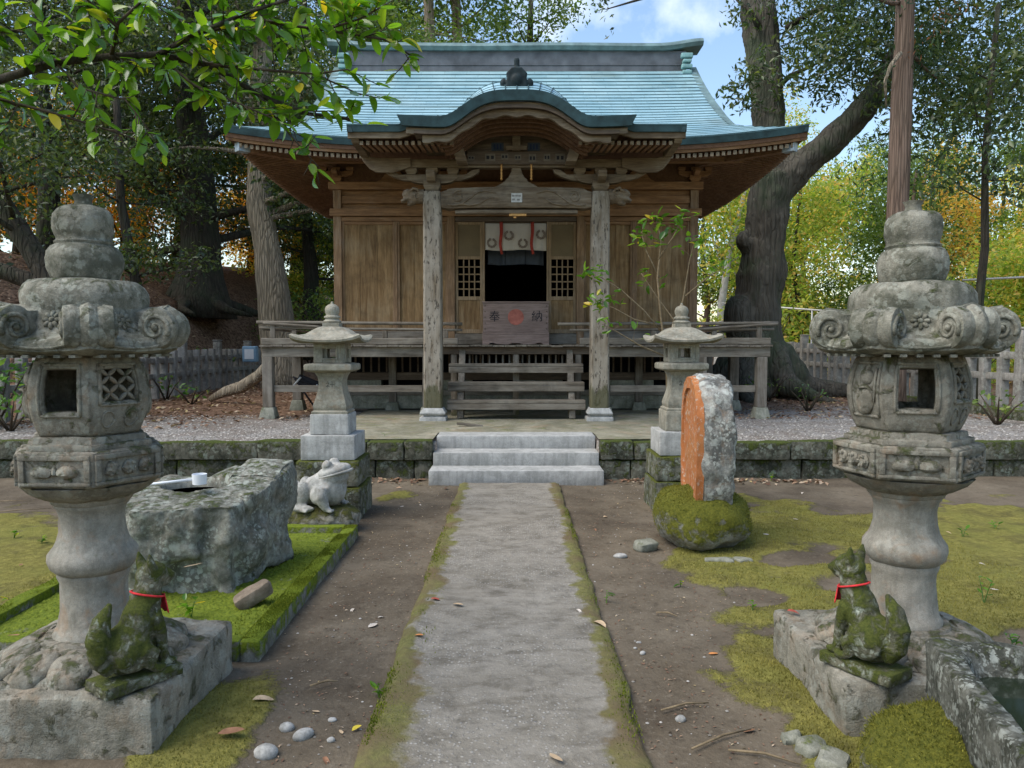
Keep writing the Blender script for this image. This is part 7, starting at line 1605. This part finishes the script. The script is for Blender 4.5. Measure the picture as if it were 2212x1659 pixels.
for k, st_ in enumerate(stems):
    P3 = pline(st_); n = len(P3); MB().tube(P3, [(0.020 if k == 0 else 0.012) * (1 - 0.7 * i / (n - 1)) for i in range(n)], 6, wob=0.1).build("stem", M['twig_pale'], sb, world=True, smooth=True)
    if k in (9,): continue
    tip = P3[-1]
    for q in range(22 if k in (0, 2, 3, 5, 6) else 9):
        p = tip.lerp(P3[-2], random.random() ** 1.5 * 0.9) + Vector((random.gauss(0, 0.06), random.gauss(0, 0.05), random.gauss(0, 0.05))); lf.append(p)
    for q in range(3): p = P3[1].lerp(P3[-1], random.random()); tw = p + Vector((random.gauss(0, 0.12), random.gauss(0, 0.08), random.uniform(0.02, 0.15))); MB().tube([p, tw], [0.003, 0.0015], 5).build("twig", M['twig_pale'], sb, world=True); lf.append(tw); lf.append(tw + Vector((0.02, 0, 0.02)))
for i, p in enumerate(lf):
    o = link("leaf", LEAVES[i % 8], M['leaf_fresh'], sb, None, True); d = Vector((random.gauss(0, 1), random.gauss(0, 0.7), random.gauss(0.1, 0.5))).normalized()
    o.matrix_basis = leaf_matrix(p, d, Vector((random.gauss(0, 0.5), random.gauss(-0.4, 0.4), 1)), random.uniform(0.08, 0.14))

# ================================================================ moss tufts, litter and gravel (uncountable stuff)
def tufts(name, P, h, mat, label, cat):
    P = np.asarray(P, np.float32); n = len(P); a = rng.uniform(0, 6.283, n); w = 0.30 * h * rng.uniform(0.7, 1.4, n); hh = h * rng.uniform(0.5, 1.3, n)
    V = np.empty((n, 3, 3), np.float32); dx, dy = np.cos(a) * w, np.sin(a) * w
    V[:, 0] = P; V[:, 0, 0] -= dx; V[:, 0, 1] -= dy; V[:, 1] = P; V[:, 1, 0] += dx; V[:, 1, 1] += dy
    V[:, 2] = P; V[:, 2, 0] += rng.normal(0, 0.35, n) * hh; V[:, 2, 1] += rng.normal(0, 0.35, n) * hh; V[:, 2, 2] += hh; V[:, :2, 2] -= 0.003
    o = link(name, mesh_np(name, V.reshape(-1, 3), np.arange(3 * n).reshape(-1, 3), False, np.repeat(np.clip([0.5 + 0.55 * mnoise.fractal(Vector((float(p[0]) * 3.5, float(p[1]) * 3.5, 0)), 1.0, 2.0, 3) for p in P] + rng.normal(0, 0.16, n), 0, 0.999), 3)), M[mat]); tag(o, label, cat, kind='stuff'); return o
pts = []
for _ in range(150000):
    y = 2.3 + 4.9 * random.random() ** 1.7; x = random.uniform(-3.0, 3.3) if random.random() < 0.75 else random.uniform(0.9, 3.0)
    if PX0 < x < PX1 or (-2.8 < x < -1.2 and 3.5 < y < 5.95): continue
    m_ = moss_at(x, y)
    if random.random() < (m_ - 0.35) * 1.6: pts.append((x, y, gz(x, y) + m_ * (0.018 + 0.016 * max(0, nz(x, y, 2.5, 7.0) + 0.3))))
tufts("ground_moss", pts, 0.011, 'moss_tuft', "olive carpet of moss covering the ground beside the path", "moss")
pts = []
for _ in range(70000):
    y = 2.35 + 4.6 * random.random() ** 1.5
    x = (PX0 + abs(random.gauss(0, 0.07))) if random.random() < 0.6 else (PX1 - abs(random.gauss(0, 0.06)))
    m_ = path_moss(x, y)
    if random.random() < (m_ - 0.45) * 0.4 * (0.25 + nz(x, y, 3.0, 2.0)): pts.append((x, y, 0.028))
for _ in range(26000):
    y = random.uniform(3.60, 5.9); side = random.random()
    x = random.uniform(-1.30, -1.21) if side < 0.45 else (random.uniform(-2.77, -2.69) if side < 0.6 else random.uniform(-2.66, -1.32))
    n_ = nz(x, y, 2.2, 4.0)
    if side < 0.6 and n_ > -0.35: pts.append((x, y, 0.083))
    elif side >= 0.6 and n_ > 0.0: pts.append((x, y, 0.040))
tufts("edge_moss", pts, 0.009, 'moss_bright', "bright moss along the path edges and the curb", "moss")
def litter(name, n, fx, label, size, mat='litter'):
    C = []
    while len(C) < n:
        p = fx()
        if p is not None: C.append(p)
    C = np.array(C, np.float32); V, F, rd = leaf_quads(C, size, up=2.2, asp=0.5); o = link(name, mesh_np(name, V, F, False, rd), M[mat]); tag(o, label, "leaf litter", kind='stuff')
def f_slope():
    x = random.uniform(-19, -5.2) if random.random() < 0.7 else random.uniform(-7.6, -3.1); y = random.uniform(9.0, 26)
    if x > -7 and y < 9.9: return None
    if x > -3.9 and y < 11: return None
    return (x, y, gz(x, y) + 0.015)
litter("slope_litter", 9000, f_slope, "brown leaf litter strewn over the left slope and terrace", 0.10)
def f_right():
    x = random.uniform(3.2, 7.4); y = random.uniform(11.2, 20); return (x, y, gz(x, y) + 0.015)
litter("terrace_litter", 2600, f_right, "pale leaf litter strewn over the right terrace", 0.085)
def f_wall():
    x = random.uniform(-3.2, 3.4); y = 8.42 - abs(random.gauss(0, 0.16))
    if -0.95 < x < 1.05 and y > 8.05: return None
    return (x, y, gz(x, y) + 0.012)
litter("wall_foot_litter", 420, f_wall, "dry leaves gathered along the foot of the retaining wall", 0.075)
n = 9000; C = np.empty((n, 3), np.float32); C[:, 0] = np.where(rng.random(n) < 0.5, rng.uniform(-8.5, -2.4, n), rng.uniform(2.42, 8.5, n)); C[:, 1] = 8.64 + 3.2 * rng.random(n) ** 1.4
for i in range(n): C[i, 2] = gz(float(C[i, 0]), float(C[i, 1])) + 0.004
r_ = rng.uniform(0.008, 0.020, n); V = np.empty((n, 6, 3), np.float32); an = rng.uniform(0, 6.28, n); ca, sa = np.cos(an), np.sin(an)
V[:, :, 0] = C[:, :1] + r_[:, None] * (octa[:, 0] * ca[:, None] - octa[:, 1] * sa[:, None]); V[:, :, 1] = C[:, 1:2] + r_[:, None] * (octa[:, 0] * sa[:, None] + octa[:, 1] * ca[:, None]); V[:, :, 2] = C[:, 2:] + r_[:, None] * octa[:, 2]
F = np.array([(i, (i + 1) % 5, 5) for i in range(5)]); F = (F[None] + 6 * np.arange(n)[:, None, None]).reshape(-1, 3)
o = link("terrace_gravel", mesh_np("terrace_gravel", V.reshape(-1, 3), F, True, np.repeat(rng.random(n), 6)), None); o.data.materials.append(leafmat('gravel_stone', [(0, (0.14, 0.125, 0.105)), (0.6, (0.28, 0.26, 0.23)), (1, (0.46, 0.43, 0.39))], 0.9, 0.0, 0.1)); tag(o, "grey gravel spread over the terrace", "gravel", kind='stuff')

def f_soil():
    y = 2.4 + 6.0 * random.random() ** 1.4; x = random.uniform(-1.25, 1.6)
    if PX0 - 0.01 < x < PX1 + 0.01: return None
    return (x, y, gz(x, y) + 0.004)
litter("soil_debris", 2600, f_soil, "fine crumbs of leaf and bark on the bare soil", 0.016)
# ================================================================ single fallen leaves, pebbles, weeds
dry = {'tan': (0.50, 0.36, 0.22), 'red': (0.36, 0.08, 0.05), 'pale': (0.55, 0.48, 0.40), 'brown': (0.26, 0.13, 0.07), 'yellow': (0.52, 0.40, 0.04), 'orange': (0.50, 0.20, 0.06)}
for k, c in dry.items(): M['dry_' + k] = plain('dry_leaf_' + k, c, 0.6, 0.3, 0.25, 40)
def gpt(u, v, z=0.0):
    p = PX(u, v, 10.0); d = p - Vector((0, 0, 1.5)); t = (z - 1.5) / d.z; return Vector((d.x * t, d.y * t, z))
def dleaf(u, v, z, k, s, label, rz=None):
    p = gpt(u, v, z); o = link("fallen_leaf", LEAVES[random.randrange(8)], None, None); me = o.data.copy(); me.materials.clear(); me.materials.append(M['dry_' + k]); o.data = me
    d = Vector((math.cos(rz), math.sin(rz), 0)) if rz is not None else Vector((random.gauss(0, 1), random.gauss(0, 1), 0)).normalized()
    if not (PX0 < p.x < PX1) and p.y < 8.4 and z < 0.05: p.z = gz(p.x, p.y) + moss_at(p.x, p.y) * 0.028
    o.matrix_world = leaf_matrix(p + Vector((0, 0, 0.006)), d, Vector((random.gauss(0, 0.12), random.gauss(0, 0.12), 1)), s); tag(o, label, "leaf", "fallen leaves on the ground"); return o
spec = [(930, 1296, 0.026, 'red', 0.075, "curled dark red leaf on the left half of the path", 0.2), (978, 1306, 0.026, 'tan', 0.07, "tan leaf near the red leaf on the path", -0.5), (1282, 1345, 0.026, 'tan', 0.08, "tan leaf on the path's mossy right edge", -0.7), (1188, 1630, 0.026, 'tan', 0.075, "tan leaf at the near end of the path", -1.0), (895, 1375, 0.026, 'orange', 0.05, "small orange leaf at the path's left edge", -0.3),
        (1245, 1318, 0.026, 'pale', 0.05, "small pale leaf on the right side of the path", -1.0), (545, 1520, 0, 'tan', 0.10, "long tan leaf on the soil right of the left slab", 0.45), (470, 1600, 0, 'brown', 0.10, "brown oval leaf on the soil near the left slab", 0.2), (760, 1580, 0, 'yellow', 0.045, "bright yellow leaf left of the path", 0.8), (795, 1352, 0, 'pale', 0.065, "pale leaf on the soil left of the path", 0.9),
        (700, 1635, 0, 'brown', 0.055, "small brown leaf at the lower left of the path", -0.8), (395, 1228, 0.45, 'tan', 0.09, "tan leaf caught on the rock basin's face", 0.6), (1700, 1322, 0.232, 'red', 0.06, "reddish leaf on the right lantern's slab corner", -0.1), (1530, 1410, 0, 'orange', 0.05, "orange leaf at the moss edge right of the path", 0.1), (1605, 1580, 0, 'brown', 0.055, "brown leaf on the dark soil right of the path", 0.3), (5, 1378, 0.05, 'brown', 0.08, "brown leaf at the far left edge of the moss", 0.2)]
for s_ in spec: dleaf(*s_)
for _ in range(70):
    y = random.uniform(2.9, 8.2); x = random.uniform(-1.15, 3.4) if random.random() < 0.8 else random.uniform(-3.4, -2.8)
    if 1.0 < x < 1.85 and 5.3 < y < 6.1 or 1.25 < x < 2.15 and y < 3.7 or 1.2 < x < 1.95 and 6.7 < y < 7.4: continue
    if PX0 < x < PX1: continue
    q = 1650 / y; kk = random.choice(['pale', 'pale', 'tan', 'brown']); dleaf(1106 + x * q, 742 + 1.5 * q, 0, kk, random.uniform(0.028, 0.05), ("small %s dry leaf " % kk) + ("among the moss right of the path" if x > 1.0 else "on the soil right of the path" if x > 0 else "on the soil left of the path" if x > -1.3 else "in the moss at the far left") + (" near the wall" if y > 6.2 else ""))
def pebble(u, v, sx, sy, sz, label, rz=0.0, mat='pebble'):
    p = gpt(u, v); m = MB().sphere((0, 0, 0), (sx, sy, sz), 14, 9); o = rough("pebble", m, M[mat], cut=0.03, amp=sx * 0.12, freq=0.6 / sx, bev=0, seed=u * 0.1); o.location = (p.x, p.y, gz(p.x, p.y) + sz * 0.45); o.rotation_euler = (0, 0, rz); tag(o, label, "pebble", "loose pebbles on the soil")
for a in ((620, 1573, 0.030, 0.022, 0.020, "white oval pebble below the moss patch left of the path", 0.2), (655, 1590, 0.042, 0.026, 0.024, "kidney-shaped grey pebble right of the white one", 0.6), (718, 1553, 0.018, 0.012, 0.010, "small bluish pebble left of the path"), (575, 1630, 0.045, 0.034, 0.030, "brownish square pebble at the lower left"), (715, 1600, 0.016, 0.013, 0.010, "tiny pale pebble near the yellow leaf"),
          (1388, 1412, 0.020, 0.013, 0.010, "pale oval pebble right of the path", 0.9), (1372, 1400, 0.009, 0.008, 0.006, "tiny pebble next to the oval one right of the path"), (1380, 1385, 0.014, 0.009, 0.006, "flat sliver stone right of the path"), (1470, 1555, 0.022, 0.018, 0.016, "bluish dark pebble right of the path"), (1340, 1200, 0.05, 0.03, 0.02, "flat grey stone on the soil left of the mossy boulder")): pebble(*a)
n = 420; C = np.empty((n, 3), np.float32); C[:, 1] = 2.5 + 5.6 * rng.random(n) ** 1.4; C[:, 0] = np.where(rng.random(n) < 0.5, rng.uniform(-1.2, -0.58, n), rng.uniform(0.52, 1.3, n))
for i in range(n): C[i, 2] = gz(float(C[i, 0]), float(C[i, 1])) + 0.002
r_ = 0.0025 + 0.007 * rng.random(n) ** 3; V = np.empty((n, 6, 3), np.float32); an = rng.uniform(0, 6.28, n); ca, sa = np.cos(an), np.sin(an)
V[:, :, 0] = C[:, :1] + r_[:, None] * (octa[:, 0] * ca[:, None] - octa[:, 1] * sa[:, None]); V[:, :, 1] = C[:, 1:2] + r_[:, None] * (octa[:, 0] * sa[:, None] + octa[:, 1] * ca[:, None]); V[:, :, 2] = C[:, 2:] + r_[:, None] * octa[:, 2]
F = np.array([(i, (i + 1) % 5, 5) for i in range(5)]); F = (F[None] + 6 * np.arange(n)[:, None, None]).reshape(-1, 3)
o = link("stone_chips", mesh_np("stone_chips", V.reshape(-1, 3), F, True, np.repeat(rng.random(n), 6)), bpy.data.materials['gravel_stone']); tag(o, "fine stone chips strewn over the bare soil beside the path", "grit", kind='stuff')
def weed(x, y, h, n, label, mat='leaf_fresh', ls=0.045, z=None, upright=0.6):
    z = (gz(x, y) + moss_at(x, y) * 0.02) if z is None else z; e = empty("weed", (x, y, z), label, "plant", "small weeds in the moss and soil")
    for k in range(max(1, n // 4)):
        a = random.uniform(0, 6.283); tip = Vector((x + math.cos(a) * h * 0.35, y + math.sin(a) * h * 0.35, z + h)); MB().tube([(x, y, z - 0.01), Vector((x, y, z)).lerp(tip, 0.5) + Vector((0, 0, h * 0.1)), tip], [0.003, 0.0024, 0.001], 5).build("stem", M['leaf_fresh'], e, world=True)
        for q in range(4):
            p = Vector((x, y, z)).lerp(tip, 0.35 + 0.2 * q); b = random.uniform(0, 6.283); o = link("leaf", LEAVES[random.randrange(8)], M[mat], e, None, True); o.matrix_basis = leaf_matrix(p, Vector((math.cos(b), math.sin(b), upright * random.random())), Vector((0, 0, 1)), ls * random.uniform(0.7, 1.2))
pl_ = gpt(432, 1330); weed(-1.72, 4.02, 0.10, 8, "heart-leaved little plant under the rock basin", ls=0.075, z=0.04)
for u, v, h, n, l in ((2125, 1310, 0.14, 8, "upright weed on the bare spot right of the right lantern"), (2080, 1165, 0.06, 8, "low weed patch far right on the moss"), (2150, 1150, 0.06, 8, "low weed at the right picture edge on the moss"), (1310, 1300, 0.07, 4, "grass sprig at the path's right edge"), (820, 1500, 0.05, 8, "tiny plant on the path's left edge"), (1665, 1037, 0.10, 8, "green weed at the foot of the right retaining wall"), (1625, 1322, 0.04, 4, "tiny weed left of the right slab"), (2190, 1400, 0.07, 8, "weed behind the stone trough"), (30, 1165, 0.06, 8, "weed in the moss at the far left"), (90, 1180, 0.05, 8, "second weed left of the left lantern's column"), (25, 1310, 0.05, 4, "small weed by the left curb"), (830, 1018, 0.06, 4, "sprout by the left foot of the steps"), (1470, 1265, 0.04, 4, "tiny sprout on the soil by the mossy boulder")):
    p = gpt(u, v); weed(p.x, p.y, h, n, l)
# twigs on the ground
for i, (u, v, L, a) in enumerate(((1480, 1530, 0.22, 0.3), (1560, 1600, 0.30, 0.5), (1650, 1640, 0.25, -0.4), (40, 1105, 0.5, 0.4), (20, 1085, 0.4, 0.1), (1440, 1330, 0.12, -0.5), (700, 1480, 0.12, 0.4))):
    p = gpt(u, v); d = Vector((math.cos(a), math.sin(a), 0)) * L / 2; z = Vector((0, 0, 0.008)); o = MB().tube([p - d + z, p + z + Vector((0.01, 0.02, 0.004)), p + d + z], [0.004, 0.005, 0.002], 6).build("fallen_twig", M['twig_pale'], None, smooth=True); tag(o, ("short twig on the soil right of the path", "long twig on the dark soil right of the path", "twig at the lower right edge of the soil", "long twig at the far left", "shorter twig at the far left, nearer the wall", "thin twig on the soil near the pebbles", "thin twig on the soil left of the path")[i], "twig", "fallen twigs on the soil")
# ================================================================ odds and ends by the veranda
fc = empty("folded_chair", (-3.05, 12.0, 0.42), "dark folded chair frame with pale bars stored under the veranda's left", "chair")
for a, b, mt in (((-3.42, 11.9, 0.98), (-2.95, 12.0, 0.78), 'ink'), ((-3.28, 11.86, 0.98), (-3.42, 11.86, 0.82), 'metal'), ((-3.0, 11.9, 0.80), (-2.90, 11.9, 0.90), 'metal'), ((-3.05, 11.9, 0.86), (-2.98, 11.9, 0.78), 'metal'), ((-3.42, 12.0, 0.95), (-3.1, 12.1, 0.44), 'ink'), ((-2.95, 12.05, 0.8), (-2.8, 12.1, 0.44), 'ink')): MB().tube([a, b], 0.014, 8).build("bar", M[mt], fc, world=True, smooth=True)
MB().cbox((-3.2, 12.0, 0.88), (0.36, 0.05, 0.16), ry=R(22)).build("seat", M['ink'], fc, world=True, bevel=0.01)
bo = empty("blue_box", (-6.95, 20.2, 1.2), "small light blue box hung on the far end of the left fence", "box"); p = PX(541, 764, 20.2)
MB().box(p.x - 0.19, p.x + 0.19, 20.1, 20.3, p.z - 0.22, p.z + 0.20).build("case", M['blue_plastic'], bo, world=True, bevel=0.03); MB().box(p.x - 0.12, p.x + 0.12, 20.085, 20.099, p.z - 0.14, p.z + 0.12).build("window", M['white_plastic'], bo, world=True)
o = rough("broken_board", MB().cbox((0, 0, 0), (0.34, 0.06, 0.03), rz=0.1, ry=0.12), M['grey_x'], cut=0.1, amp=0.004, bev=0.004, seed=2, loc=(-0.55, 9.9, 0.445)); tag(o, "short broken board lying on the apron before the left pillar", "board")
